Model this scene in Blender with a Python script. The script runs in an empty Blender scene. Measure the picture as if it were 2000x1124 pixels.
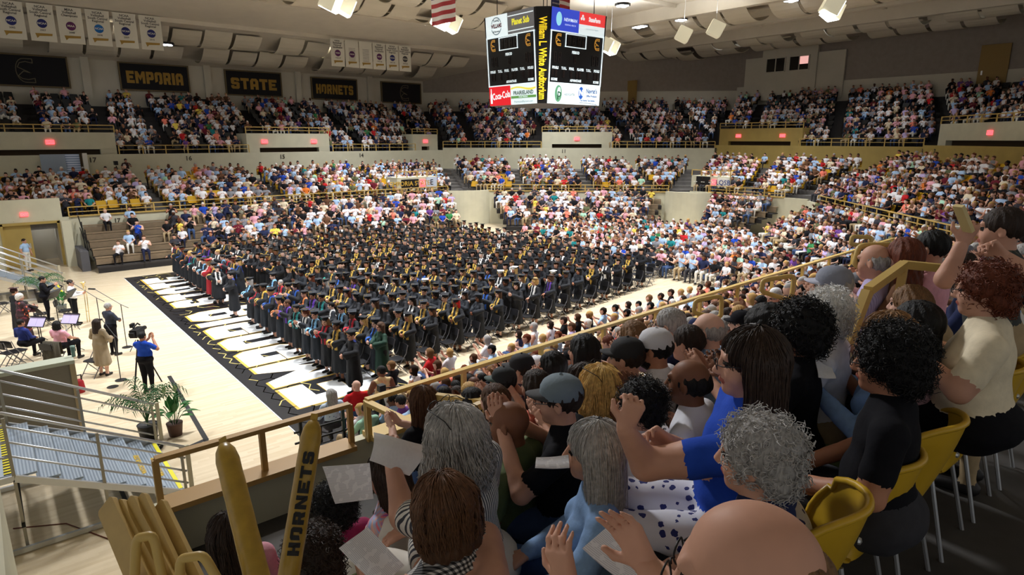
import bpy, math, random
import numpy as np
from mathutils import Vector, Matrix
random.seed(7); RNG=np.random.default_rng(7)
S=bpy.context.scene; COL=S.collection
PI=math.pi
# ------------------------------------------------------------ camera
F_PX=1230.0; EYE=Vector((0,0,6.4)); PITCH=math.atan(290/F_PX); YAW=math.radians(40)
FW=Vector((math.sin(YAW)*math.cos(PITCH),math.cos(YAW)*math.cos(PITCH),-math.sin(PITCH)))
RT=Vector((math.cos(YAW),-math.sin(YAW),0)); UP=RT.cross(FW)
cam=bpy.data.cameras.new('camera'); cam.sensor_width=36; cam.lens=36*F_PX/2000; cam.clip_start=.05; cam.clip_end=300
co=bpy.data.objects.new('camera',cam); COL.objects.link(co); S.camera=co
co.matrix_world=Matrix(((RT.x,UP.x,-FW.x,EYE.x),(RT.y,UP.y,-FW.y,EYE.y),(RT.z,UP.z,-FW.z,EYE.z),(0,0,0,1)))
def ray(px,py): return (FW*F_PX+RT*(px-1000)-UP*(py-562))/F_PX
def at_z(px,py,z): d=ray(px,py); return EYE+d*((z-EYE.z)/d.z)
def at_y(px,py,y): d=ray(px,py); return EYE+d*(y/d.y)
def at_d(px,py,dist): return EYE+ray(px,py)*dist
def proj(p):
    v=Vector(p)-EYE; z=v.dot(FW)
    if z<.1: return (-9999,-9999,z)
    return (1000+F_PX*v.dot(RT)/z,562-F_PX*v.dot(UP)/z,z)
# ------------------------------------------------------------ world, lights, exposure
w=bpy.data.worlds.new('world'); S.world=w; w.use_nodes=True
w.node_tree.nodes['Background'].inputs[0].default_value=(.97,.98,1,1)
w.node_tree.nodes['Background'].inputs[1].default_value=.34
S.view_settings.view_transform='Standard'; S.view_settings.look='None'; S.view_settings.gamma=1
S.view_settings.exposure=0.38
try: S.view_settings.use_curve_mapping=False
except Exception: pass
def area(name,loc,size,power,spread,col=(.97,.98,1),tgt=None):
    l=bpy.data.lights.new(name,'AREA'); l.shape='SQUARE'; l.size=size; l.energy=power; l.spread=math.radians(spread); l.color=col
    o=bpy.data.objects.new(name,l); COL.objects.link(o); o.location=loc
    if tgt is not None: o.rotation_euler=(Vector(tgt)-Vector(loc)).to_track_quat('-Z','Y').to_euler()
    return o
for i,(x,y) in enumerate([(8,17),(8,30),(18,16),(18,31),(28,17),(28,30)]):
    area('court_lamp',(x,y,14.2),1.6,960,118)
area('stage_lamp',(-2,24,12.5),1.6,620,120,tgt=(3,24,0))
area('near_stand_fill',(5,15,13.6),1.2,190,70,tgt=(4.5,3,4.5)); area('near_stand_fill',(16,14,13.6),1.2,300,80,tgt=(15,4,4))  # fill lights added to brighten the near stand
for x,y in [(22,42),(36,38),(40,24)]: area('stand_lamp',(x,y,14.0),1.4,620,120)
for x,y in [(8,50),(24,50),(40,46),(50,34),(50,20),(44,8)]: area('upper_lamp',(x,y,13.2),1.2,75,150)
# ------------------------------------------------------------ materials
MATS={}
def srgb(c): return tuple((v/12.92 if v<=.04045 else ((v+.055)/1.055)**2.4) for v in c)
def mat(name,rgb,rough=.7,metal=0,var=0,scale=20,bump=0,emit=0,spec=.4,stretch=(1,1,1),sss=0):
    if name in MATS: return MATS[name]
    m=bpy.data.materials.new(name); m.use_nodes=True; nt=m.node_tree; b=nt.nodes['Principled BSDF']
    c=srgb(rgb)+(1,); b.inputs['Base Color'].default_value=c; b.inputs['Roughness'].default_value=rough
    b.inputs['Metallic'].default_value=metal; b.inputs['Specular IOR Level'].default_value=spec
    if emit: b.inputs['Emission Color'].default_value=c; b.inputs['Emission Strength'].default_value=emit
    if var or bump:
        tc=nt.nodes.new('ShaderNodeTexCoord'); mp=nt.nodes.new('ShaderNodeMapping'); nz=nt.nodes.new('ShaderNodeTexNoise')
        mp.inputs['Scale'].default_value=stretch; nz.inputs['Scale'].default_value=scale; nz.inputs['Detail'].default_value=4
        nt.links.new(tc.outputs['Object'],mp.inputs[0]); nt.links.new(mp.outputs[0],nz.inputs['Vector'])
        if var:
            mx=nt.nodes.new('ShaderNodeMix'); mx.data_type='RGBA'
            mx.inputs[6].default_value=tuple(max(0,v*(1-var)) for v in c[:3])+(1,)
            mx.inputs[7].default_value=tuple(min(1,v*(1+var)) for v in c[:3])+(1,)
            mr=nt.nodes.new('ShaderNodeMapRange'); mr.inputs[1].default_value=.3; mr.inputs[2].default_value=.7
            nt.links.new(nz.outputs[0],mr.inputs[0]); nt.links.new(mr.outputs[0],mx.inputs[0]); nt.links.new(mx.outputs[2],b.inputs['Base Color'])
        if bump:
            bp=nt.nodes.new('ShaderNodeBump'); bp.inputs['Strength'].default_value=bump; bp.inputs['Distance'].default_value=.01
            nt.links.new(nz.outputs[0],bp.inputs['Height']); nt.links.new(bp.outputs[0],b.inputs['Normal'])
    MATS[name]=m; return m
def pattern(name,fn,rough=.85):
    """material whose base colour is built by fn(nt, object coords) -> colour socket"""
    if name in MATS: return MATS[name]
    m=bpy.data.materials.new(name); m.use_nodes=True; nt=m.node_tree; b=nt.nodes['Principled BSDF']; b.inputs['Roughness'].default_value=rough
    tc=nt.nodes.new('ShaderNodeTexCoord'); out=fn(nt,tc.outputs['Object']); nt.links.new(out,b.inputs['Base Color'])
    MATS[name]=m; return m
def nmath(nt,op,a,b=None,c=None):
    n=nt.nodes.new('ShaderNodeMath'); n.operation=op
    for i,v in enumerate((a,b,c)):
        if v is None: continue
        if isinstance(v,(int,float)): n.inputs[i].default_value=v
        else: nt.links.new(v,n.inputs[i])
    return n.outputs[0]
def nmix(nt,f,a,b):
    n=nt.nodes.new('ShaderNodeMix'); n.data_type='RGBA'
    if isinstance(f,(int,float)): n.inputs[0].default_value=f
    else: nt.links.new(f,n.inputs[0])
    for i,v in ((6,a),(7,b)):
        if isinstance(v,tuple): n.inputs[i].default_value=srgb(v)+(1,)
        else: nt.links.new(v,n.inputs[i])
    return n.outputs[2]
def sepxyz(nt,v):
    s=nt.nodes.new('ShaderNodeSeparateXYZ'); nt.links.new(v,s.inputs[0]); return s.outputs
def noise(nt,v,scale,detail=3,dist=0):
    n=nt.nodes.new('ShaderNodeTexNoise'); n.inputs['Scale'].default_value=scale; n.inputs['Detail'].default_value=detail; n.inputs['Distortion'].default_value=dist
    nt.links.new(v,n.inputs['Vector']); return n.outputs[0]
def voron(nt,v,scale):
    n=nt.nodes.new('ShaderNodeTexVoronoi'); n.inputs['Scale'].default_value=scale; nt.links.new(v,n.inputs['Vector']); return n
def stripes(a,b,freq,duty=.5,axis=0,wob=0):
    def fn(nt,v):
        o=sepxyz(nt,v)[axis]
        if wob: o=nmath(nt,'ADD',o,nmath(nt,'MULTIPLY',noise(nt,v,9),wob))
        fr=nmath(nt,'FRACT',nmath(nt,'MULTIPLY',o,freq)); return nmix(nt,nmath(nt,'GREATER_THAN',fr,duty),a,b)
    return fn
def gingham(a,b,c,freq):
    def fn(nt,v):
        x,y,z=sepxyz(nt,v); 
        u=nmath(nt,'GREATER_THAN',nmath(nt,'FRACT',nmath(nt,'MULTIPLY',nmath(nt,'ADD',x,y),freq)),.5)
        w_=nmath(nt,'GREATER_THAN',nmath(nt,'FRACT',nmath(nt,'MULTIPLY',z,freq)),.5)
        return nmix(nt,u,nmix(nt,w_,a,b),nmix(nt,w_,b,c))
    return fn
def blots(base,spot,scale,thr,spot2=None):
    def fn(nt,v):
        d=voron(nt,v,scale); n=noise(nt,v,scale*2.2,2)
        f=nmath(nt,'LESS_THAN',nmath(nt,'ADD',d.outputs['Distance'],nmath(nt,'MULTIPLY',n,.5)),thr)
        r=nmix(nt,f,base,spot)
        if spot2: r=nmix(nt,nmath(nt,'GREATER_THAN',noise(nt,v,scale*1.1,3,1.5),.58),r,spot2)
        return r
    return fn
def tiedye(cols,scale):
    def fn(nt,v):
        n=noise(nt,v,scale,2,2.0); r=nt.nodes.new('ShaderNodeValToRGB'); e=r.color_ramp.elements
        while len(e)<len(cols): e.new(.5)
        for i,c in enumerate(cols): e[i].position=.3+.4*i/(len(cols)-1); e[i].color=srgb(c)+(1,)
        nt.links.new(n,r.inputs[0]); return r.outputs[0]
    return fn
# ------------------------------------------------------------ mesh helpers
class MB:
    def __init__(s): s.v=[]; s.f=[]; s.m=[]
    def add(s,vs,fs,mi=0):
        o=len(s.v); s.v+= [tuple(p) for p in vs]; s.f+=[tuple(i+o for i in f) for f in fs]; s.m+=[mi]*len(fs)
    def box(s,a,b,mi=0,M=None):
        x0,y0,z0=a; x1,y1,z1=b; vs=[(x,y,z) for x in (x0,x1) for y in (y0,y1) for z in (z0,z1)]
        if M is not None: vs=[M@Vector(p) for p in vs]
        s.add(vs,[(0,1,3,2),(4,6,7,5),(0,4,5,1),(2,3,7,6),(0,2,6,4),(1,5,7,3)],mi)
    def beam(s,a,b,w,h,mi=0,up=(0,0,1)):
        a=Vector(a);b=Vector(b);d=(b-a); L=d.length
        if L<1e-6: return
        d/=L; u=Vector(up); 
        if abs(d.dot(u))>.98: u=Vector((0,1,0))
        sx=d.cross(u).normalized(); u=sx.cross(d)
        M=Matrix(((d.x,sx.x,u.x,a.x),(d.y,sx.y,u.y,a.y),(d.z,sx.z,u.z,a.z),(0,0,0,1)))
        s.box((0,-w/2,-h/2),(L,w/2,h/2),mi,M)
    def tube(s,pts,r,n=8,mi=0,r2=None,cap=True):
        pts=[Vector(p) for p in pts]; rings=[]; N=len(pts); pu=None
        for i,p in enumerate(pts):
            d=(pts[min(i+1,N-1)]-pts[max(i-1,0)]).normalized()
            if pu is None: pu=Vector((0,0,1)) if abs(d.z)<.9 else Vector((0,1,0))
            sx=d.cross(pu)
            sx=sx.normalized() if sx.length>1e-4 else Vector((1,0,0)); pu=sx.cross(d).normalized()
            rr=r if r2 is None else r+(r2-r)*i/max(N-1,1)
            rings.append([p+(sx*math.cos(2*PI*k/n)+pu*math.sin(2*PI*k/n))*rr for k in range(n)])
        vs=[q for g in rings for q in g]; fs=[]
        for i in range(N-1):
            for k in range(n):
                k2=(k+1)%n; fs.append((i*n+k,i*n+k2,(i+1)*n+k2,(i+1)*n+k))
        if cap: fs.append(tuple(range(n))[::-1]); fs.append(tuple((N-1)*n+k for k in range(n)))
        s.add(vs,fs,mi)
    def lathe(s,prof,c=(0,0,0),n=16,mi=0,M=None):
        vs=[];fs=[]
        for r,z in prof:
            for k in range(n):
                p=Vector((c[0]+r*math.cos(2*PI*k/n),c[1]+r*math.sin(2*PI*k/n),c[2]+z)); vs.append(M@p if M else p)
        for i in range(len(prof)-1):
            for k in range(n): k2=(k+1)%n; fs.append((i*n+k,i*n+k2,(i+1)*n+k2,(i+1)*n+k))
        s.add(vs,fs,mi)
    def quad(s,a,b,c,d,mi=0): s.add([a,b,c,d],[(0,1,2,3)],mi)
    def prism(s,poly,z0,z1,mi=0,M=None):
        n=len(poly); vs=[Vector((x,y,z0)) for x,y in poly]+[Vector((x,y,z1)) for x,y in poly]
        if M is not None: vs=[M@p for p in vs]
        s.add(vs,[tuple(range(n))[::-1],tuple(range(n,2*n))]+[(i,(i+1)%n,n+(i+1)%n,n+i) for i in range(n)],mi)
    def mesh(s,name,mats,smooth=False):
        me=bpy.data.meshes.new(name); me.from_pydata(s.v,[],s.f)
        for m in (mats if isinstance(mats,(list,tuple)) else [mats]): me.materials.append(m)
        if any(s.m): me.polygons.foreach_set('material_index',s.m)
        if smooth: me.polygons.foreach_set('use_smooth',[True]*len(s.f))
        me.update(); return me
def link(name,me,parent=None,loc=None,label=None,cat=None,group=None,kind=None):
    o=bpy.data.objects.new(name,me); COL.objects.link(o)
    if parent: o.parent=parent
    if loc is not None: o.location=loc
    if label: o['label']=label
    if cat: o['category']=cat
    if group: o['group']=group
    if kind: o['kind']=kind
    return o
def ob(name,mb,mats,parent=None,smooth=False,**k): return link(name,mb.mesh(name,mats,smooth),parent,**k)
def thing(name,label,cat,loc=(0,0,0),rz=0,group=None):
    o=link(name,None,None,loc,label,cat,group); o.rotation_euler=(0,0,rz); o.empty_display_size=.1; return o
def dup(root,loc,rz,label,group=None):
    r=root.copy(); COL.objects.link(r); r.location=loc; r.rotation_euler=(0,0,rz); r['label']=label
    if group: r['group']=group
    for ch in root.children:
        c=ch.copy(); COL.objects.link(c); c.parent=r
        for g in ch.children:
            d=g.copy(); COL.objects.link(d); d.parent=c
    return r
def text_mesh(txt,size,bold=0,align='CENTER',sx=1,ext=0):
    cu=bpy.data.curves.new('t','FONT'); cu.body=txt; cu.size=size; cu.align_x=align; cu.align_y='CENTER'; cu.offset=bold; cu.resolution_u=2; cu.extrude=ext
    o=bpy.data.objects.new('t',cu); COL.objects.link(o); dg=bpy.context.evaluated_depsgraph_get(); dg.update()
    me=bpy.data.meshes.new_from_object(o.evaluated_get(dg)); bpy.data.objects.remove(o); bpy.data.curves.remove(cu)
    vs=[Vector((v.co.x*sx,v.co.y,v.co.z)) for v in me.vertices]; fs=[tuple(p.vertices) for p in me.polygons]; bpy.data.meshes.remove(me)
    return vs,fs
def frame(o,xd,yd):
    o=Vector(o); x=Vector(xd).normalized(); y=Vector(yd).normalized(); z=x.cross(y)
    return Matrix(((x.x,y.x,z.x,o.x),(x.y,y.y,z.y,o.y),(x.z,y.z,z.z,o.z),(0,0,0,1)))
def put_text(mb,txt,size,M,mi=0,bold=0,sx=1,dz=0,align='CENTER',dx=0,dy=0):
    vs,fs=text_mesh(txt,size,bold,align,sx); mb.add([M@(v+Vector((dx,dy,dz))) for v in vs],fs,mi)
# block capitals (polygons on a 5 x 7 grid), as painted on the court and the wall panels
BL={
'E':[[(0,0),(5,0),(5,1.8),(1.9,1.8),(1.9,2.7),(4.2,2.7),(4.2,4.3),(1.9,4.3),(1.9,5.2),(5,5.2),(5,7),(0,7)]],
'M':[[(0,0),(1.8,0),(1.8,4),(3.2,1.6),(4.6,4),(4.6,0),(6.4,0),(6.4,7),(4.6,7),(3.2,4.4),(1.8,7),(0,7)]],
'P':[[(0,0),(1.9,0),(1.9,2.2),(4.2,2.2),(5,3),(5,6.2),(4.2,7),(0,7),(0,4),(1.9,4),(1.9,5.3),(3.1,5.3),(3.1,3.9),(0,3.9)]],
'O':[[(0,.9),(.9,0),(4.1,0),(5,.9),(5,6.1),(4.1,7),(2.5,7),(2.5,5.3),(3.1,5.3),(3.1,1.7),(2.5,1.7),(2.5,0),(2.5,1.7),(1.9,1.7),(1.9,5.3),(2.5,5.3),(2.5,7),(.9,7),(0,6.1)]],
'R':[[(0,0),(1.9,0),(1.9,2.2),(2.6,2.2),(3.1,0),(5.1,0),(4.5,2.6),(5,3.2),(5,6.2),(4.2,7),(0,7),(0,4.1),(1.9,4.1),(1.9,5.3),(3.1,5.3),(3.1,4),(0,4)]],
'I':[[(0,0),(2,0),(2,7),(0,7)]],
'A':[[(0,0),(1.9,0),(1.9,1.8),(3.1,1.8),(3.1,0),(5,0),(5,5.6),(3.9,7),(2.5,7),(2.5,5.2),(3.1,5.2),(3.1,3.5),(1.9,3.5),(1.9,5.2),(2.45,5.2),(2.45,7),(1.1,7),(0,5.6)]],
'S':[[(0,.8),(.8,0),(4.2,0),(5,.8),(5,3.6),(4.2,4.4),(1.9,4.4),(1.9,5.3),(3.2,5.3),(3.2,4.9),(5,4.9),(5,6.2),(4.2,7),(.8,7),(0,6.2),(0,3.5),(.8,2.7),(3.1,2.7),(3.1,1.7),(1.8,1.7),(1.8,2.2),(0,2.2)]],
'T':[[(1.6,0),(3.4,0),(3.4,5.2),(5,5.2),(5,7),(0,7),(0,5.2),(1.6,5.2)]],
'H':[[(0,0),(1.9,0),(1.9,2.7),(3.1,2.7),(3.1,0),(5,0),(5,7),(3.1,7),(3.1,4.3),(1.9,4.3),(1.9,7),(0,7)]],
'N':[[(0,0),(1.8,0),(1.8,3.8),(3.6,0),(5.4,0),(5.4,7),(3.6,7),(3.6,3.2),(1.8,7),(0,7)]]}
def blw(ch): return max(p[0] for q in BL[ch] for p in q)
def block_text(mb,txt,hgt,length,M,mi=0,thick=.01,grow=0,gap=.7,z0=0):
    tot=sum(3 if c==' ' else blw(c)+gap for c in txt)-gap; kx=length/tot; ky=hgt/7; x=0
    for c in txt:
        if c==' ': x+=3; continue
        for q in BL[c]:
            cx=blw(c)/2
            tris=[]
            from mathutils.geometry import tessellate_polygon
            P=[Vector(((x+cx+(p[0]-cx)*(1+grow))*kx,(3.5+(p[1]-3.5)*(1+grow))*ky,z0+thick)) for p in q]
            t=tessellate_polygon([P]); mb.add([M@p for p in P],[tuple(a) for a in t],mi)
        x+=blw(c)+gap
    return kx,ky
def emblem(mb,M,s,mi=0,t=.06,z=.01):
    """the outlined block-letter 'E with a wing stroke' emblem as a ribbon outline"""
    out=[(.78,.62),(.78,.95)]+[(.3+.62*math.cos(a)*.95-.12,.62*0+.95*math.sin(a)) for a in [math.radians(k) for k in range(88,273,16)]]+[(.8,-.95),(.8,-.6)]
    inn=[(.8,-.6),(.35,-.72),(-.05,-.66),(-.3,-.45),(.1,-.05),(.62,-.2)]; inn2=[(.62,-.2),(-.28,.25),(-.1,.6),(.3,.72),(.78,.62)]
    for pl in (out,inn,inn2):
        for a,b in zip(pl,pl[1:]):
            a=Vector((a[0]*s,a[1]*s,z)); b=Vector((b[0]*s,b[1]*s,z)); d=(b-a)
            if d.length<1e-6: continue
            d.normalize(); n=Vector((-d.y,d.x,0))*t*s/2; a=a-d*t*s*.4; b=b+d*t*s*.4
            mb.quad(M@(a-n),M@(b-n),M@(b+n),M@(a+n),mi)
# ------------------------------------------------------------ implicit bodies (signed distances + surface nets)
def rotm(yaw=0,pitch=0,roll=0):
    return np.array(Matrix.Rotation(yaw,3,'Z')@Matrix.Rotation(pitch,3,'X')@Matrix.Rotation(roll,3,'Y'))
class Sdf:
    def __init__(s): s.p=[]
    def cone(s,a,b,ra,rb,lab=0,k=.03): s.p.append(('c',np.array(a,float),np.array(b,float),ra,rb,lab,k))
    def ell(s,c,r,lab=0,k=.03,R=None,sub=False): s.p.append(('s' if sub else 'e',np.array(c,float),np.array(r,float),R,0,lab,k))
    def bounds(s):
        lo=[];hi=[]
        for q in s.p:
            if q[0]=='c':
                r=max(q[3],q[4]); lo.append(np.minimum(q[1],q[2])-r); hi.append(np.maximum(q[1],q[2])+r)
            elif q[0]=='e': r=q[2] if q[3] is None else np.full(3,q[2].max()); lo.append(q[1]-r); hi.append(q[1]+r)
        return np.min(lo,0),np.max(hi,0)
    def mesh(s,h,disp=None,cut=None):
        lo,hi=s.bounds(); lo=lo-3*h; hi=hi+3*h; n=np.ceil((hi-lo)/h).astype(int)+1
        F=np.full(n,.15,np.float32); B=np.full(n,9.,np.float32); L=np.zeros(n,np.int8)
        ax=[lo[i]+h*np.arange(n[i]) for i in range(3)]
        for q in s.p:
            kind,a,b,ra,rb,lab,k=q; m=k+2.5*h
            if kind=='c': r=max(ra,rb); l=np.minimum(a,b)-r-m; u=np.maximum(a,b)+r+m
            else: r=b if ra is None else np.full(3,b.max()); l=a-r-m; u=a+r+m
            i0=np.maximum(((l-lo)/h).astype(int),0); i1=np.minimum(((u-lo)/h).astype(int)+2,n)
            if (i1<=i0).any(): continue
            sl=tuple(slice(i0[i],i1[i]) for i in range(3))
            X=ax[0][sl[0]][:,None,None]; Y=ax[1][sl[1]][None,:,None]; Z=ax[2][sl[2]][None,None,:]
            if kind=='c':
                ba=b-a; L2=max(float(ba@ba),1e-9); px=X-a[0]; py=Y-a[1]; pz=Z-a[2]
                t=np.clip((px*ba[0]+py*ba[1]+pz*ba[2])/L2,0,1)
                d=np.sqrt((px-t*ba[0])**2+(py-t*ba[1])**2+(pz-t*ba[2])**2)-(ra+(rb-ra)*t)
            else:
                px=X-a[0]; py=Y-a[1]; pz=Z-a[2]
                if ra is not None:
                    R=ra; px,py,pz=(R[0,0]*px+R[1,0]*py+R[2,0]*pz,R[0,1]*px+R[1,1]*py+R[2,1]*pz,R[0,2]*px+R[1,2]*py+R[2,2]*pz)
                k0=np.sqrt((px/b[0])**2+(py/b[1])**2+(pz/b[2])**2); k1=np.sqrt((px/b[0]**2)**2+(py/b[1]**2)**2+(pz/b[2]**2)**2)
                d=k0*(k0-1)/np.maximum(k1,1e-6)
            d=d.astype(np.float32); f=F[sl]
            if kind=='s':
                d=-d; hh=np.clip(.5-.5*(f-d)/k,0,1); F[sl]=f+(d-f)*hh+k*hh*(1-hh); continue
            hh=np.clip(.5+.5*(f-d)/k,0,1); F[sl]=f+(d-f)*hh-k*hh*(1-hh)
            bb=B[sl]; mk=d<bb; L[sl]=np.where(mk,lab,L[sl]); B[sl]=np.where(mk,d,bb)
        if disp is not None: F=F+disp(ax[0][:,None,None],ax[1][None,:,None],ax[2][None,None,:]).astype(np.float32)
        F[0]=F[-1]=.1; F[:,0]=F[:,-1]=.1; F[:,:,0]=F[:,:,-1]=.1
        V,Q,_=surfnet(F,L,lo,h)
        return s.finish(V,Q)
    def dists(s,P):
        labs=sorted({q[5] for q in s.p if q[0]!='s'}); D=np.full((len(P),len(labs)),9.,np.float32)
        for q in s.p:
            kind,a,b,ra,rb,lab,k=q
            if kind=='s': continue
            i=labs.index(lab); W=P-a
            if kind=='c':
                ba=b-a; t=np.clip(W@ba/max(float(ba@ba),1e-9),0,1); d=np.linalg.norm(W-t[:,None]*ba,axis=1)-(ra+(rb-ra)*t)
            else:
                if ra is not None: W=W@ra
                k0=np.linalg.norm(W/b,axis=1); k1=np.linalg.norm(W/(b*b),axis=1); d=k0*(k0-1)/np.maximum(k1,1e-6)
            D[:,i]=np.minimum(D[:,i],d)
        return np.array(labs),D
    def finish(s,V,Q):
        labs,D=s.dists(V)
        if len(labs)==1: return V,Q,np.full(len(Q),labs[0])
        L=D.argmin(1); E=np.concatenate([Q[:,[0,1]],Q[:,[1,2]],Q[:,[2,3]],Q[:,[3,0]]]); E=E[L[E[:,0]]!=L[E[:,1]]]
        if len(E):
            i,j=E[:,0],E[:,1]; gi=D[i,L[j]]-D[i,L[i]]; gj=D[j,L[i]]-D[j,L[j]]; t=gi/np.maximum(gi+gj,1e-9); P=V[i]+(V[j]-V[i])*t[:,None]
            mv=np.where(t<.5,i,j); acc=np.zeros_like(V); c=np.zeros(len(V)); np.add.at(acc,mv,P); np.add.at(c,mv,1); m=c>0; V=V.copy(); V[m]=acc[m]/c[m][:,None]
        _,Dc=s.dists(V[Q].mean(1)); return V,Q,labs[Dc.argmin(1)]
def surfnet(F,L,lo,h):
    n=np.array(F.shape); cd=n-1; N=int(cd.prod()); ins=F<0
    keys=[];pos=[];quads=[]
    def flat(I): return (I[:,0]*cd[1]+I[:,1])*cd[2]+I[:,2]
    for a in range(3):
        u,v=(a+1)%3,(a+2)%3
        s0=[slice(None)]*3; s1=[slice(None)]*3; s0[a]=slice(0,-1); s1[a]=slice(1,None)
        c=ins[tuple(s0)]!=ins[tuple(s1)]; I=np.argwhere(c)
        if not len(I): continue
        fa=F[I[:,0],I[:,1],I[:,2]]; J=I.copy(); J[:,a]+=1; fb=F[J[:,0],J[:,1],J[:,2]]
        t=fa/(fa-fb); P=I.astype(float); P[:,a]+=t
        q=[]
        for du,dv in ((0,0),(-1,0),(-1,-1),(0,-1)):
            K=I.copy(); K[:,u]+=du; K[:,v]+=dv; fk=flat(K); q.append(fk); keys.append(fk); pos.append(P)
        Q=np.stack(q,1); fl=fa>0; Q[fl]=Q[fl][:,::-1]; quads.append(Q)
    keys=np.concatenate(keys); pos=np.concatenate(pos); Q=np.concatenate(quads)
    uk,inv=np.unique(keys,return_inverse=True); cnt=np.bincount(inv)
    V=np.stack([np.bincount(inv,pos[:,i])/cnt for i in range(3)],1)
    Q=np.searchsorted(uk,Q)
    gi=np.clip(np.rint(V).astype(int),0,n-1); lab=L[gi[:,0],gi[:,1],gi[:,2]]
    return V*h+lo,Q,lab
def smooth_verts(V,Q,it=1,lam=.5):
    for _ in range(it):
        acc=np.zeros_like(V); c=np.zeros(len(V))
        for i in range(4):
            for j in ((i+1)%4,):
                np.add.at(acc,Q[:,i],V[Q[:,j]]); np.add.at(acc,Q[:,j],V[Q[:,i]]); np.add.at(c,Q[:,i],1); np.add.at(c,Q[:,j],1)
        V=V+(acc/np.maximum(c,1)[:,None]-V)*lam
    return V
def npmesh(name,V,Q,mats,mi=None,smooth=True,check=True):
    me=bpy.data.meshes.new(name); k=Q.shape[1]; me.vertices.add(len(V)); me.vertices.foreach_set('co',np.ascontiguousarray(V,dtype=np.float32).ravel())
    me.loops.add(len(Q)*k); me.loops.foreach_set('vertex_index',np.ascontiguousarray(Q,dtype=np.int32).ravel())
    me.polygons.add(len(Q)); me.polygons.foreach_set('loop_start',np.arange(0,len(Q)*k,k,dtype=np.int32))
    for m in mats: me.materials.append(m)
    if mi is not None: me.polygons.foreach_set('material_index',np.ascontiguousarray(mi,dtype=np.int32))
    me.polygons.foreach_set('use_smooth',np.full(len(Q),smooth)); me.update(calc_edges=True)
    if check: me.validate()
    return me
def cat_meshes(parts):
    V=[];Q=[];L=[];o=0
    for v,q,l in parts: V.append(v);Q.append(q+o);L.append(l);o+=len(v)
    return np.concatenate(V),np.concatenate(Q),np.concatenate(L)
SKIN,TOP,BOT,SHOE,EYE_,LIP,ACC,ACC2=range(8)
V3=lambda *a: np.array(a,float)
# arm poses: (elbow, wrist, finger direction, palm normal) for the right side (+x); mirrored for the left
ARMS={'clap':((.26,.08,.77),(.045,.32,.90),(-.15,.7,.65),(-1,0,.1)),
 'claphigh':((.26,.14,.80),(.05,.30,1.02),(-.1,.3,.9),(-1,0,.1)),
 'lap':((.26,.03,.74),(.08,.30,.65),(-.4,.9,-.1),(0,0,-1)),
 'read':((.26,.06,.74),(.13,.34,.76),(-.2,.8,.55),(-.7,-.5,.5)),
 'knees':((.27,.10,.76),(.13,.42,.64),(-.1,.95,-.25),(0,0,-1)),
 'cross':((.26,.08,.77),(-.06,.22,.80),(-1,.15,.1),(0,-1,0)),
 'chin':((.2,.26,.72),(.05,.24,.98),(-.2,-.1,1),(-.3,-1,0)),
 'raise':((.33,.20,.98),(.20,.36,1.20),(-.3,.2,.9),(-.9,0,0)),
 'down':((.27,-.02,.76),(.27,.06,.52),(0,.1,-1),(-1,0,0)),
 'clasp':((.27,.05,.80),(.05,.27,.72),(-.6,.5,-.4),(0,-1,.2)),
 'shoulderup':((.45,.15,1.12),(.2,.32,1.28),(-.3,.5,.8),(-.9,0,0))}
def hand(sd,w,dr,nm,side,h_vox,curl=.35,sc=1.0,spread=.1):
    """palm, four unequal fingers with two bends and a thumb leaving the side of the palm"""
    d=dr/np.linalg.norm(dr); nm=nm-d*(nm@d); nm=nm/np.linalg.norm(nm); t=np.cross(d,nm)*side; k=.006*sc
    t=-t  # towards the thumb
    for o in (-.028,-.01,.01,.028):
        sd.cone(w+d*.012*sc+t*o*.55*sc,w+d*.088*sc+t*o*sc*1.05,.0155*sc,.0125*sc,SKIN,.012*sc)
    for o,Lf,r in ((.033,.068,.0085),(.011,.077,.009),(-.011,.071,.0085),(-.032,.055,.0075)):
        b=w+d*.088*sc+t*o*sc; dd=d+t*(o*spread*30)*.1; dd/=np.linalg.norm(dd)
        c1=curl; e1=dd*math.cos(c1)+nm*math.sin(c1); e2=dd*math.cos(c1*2.2)+nm*math.sin(c1*2.2)
        m_=b+e1*Lf*.5*sc; sd.cone(b,m_,r*1.1*sc,r*sc,SKIN,k); sd.cone(m_,m_+e2*Lf*.5*sc,r*sc,r*.78*sc,SKIN,k)
    tb=w+d*.03*sc+t*.03*sc; tm=tb+(d*.6+t*.75+nm*.25)*.042*sc; te=tm+(d*.85+t*.25+nm*.35)*.032*sc
    sd.cone(tb,tm,.014*sc,.0115*sc,SKIN,.012*sc); sd.cone(tm,te,.0112*sc,.0085*sc,SKIN,k)
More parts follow.
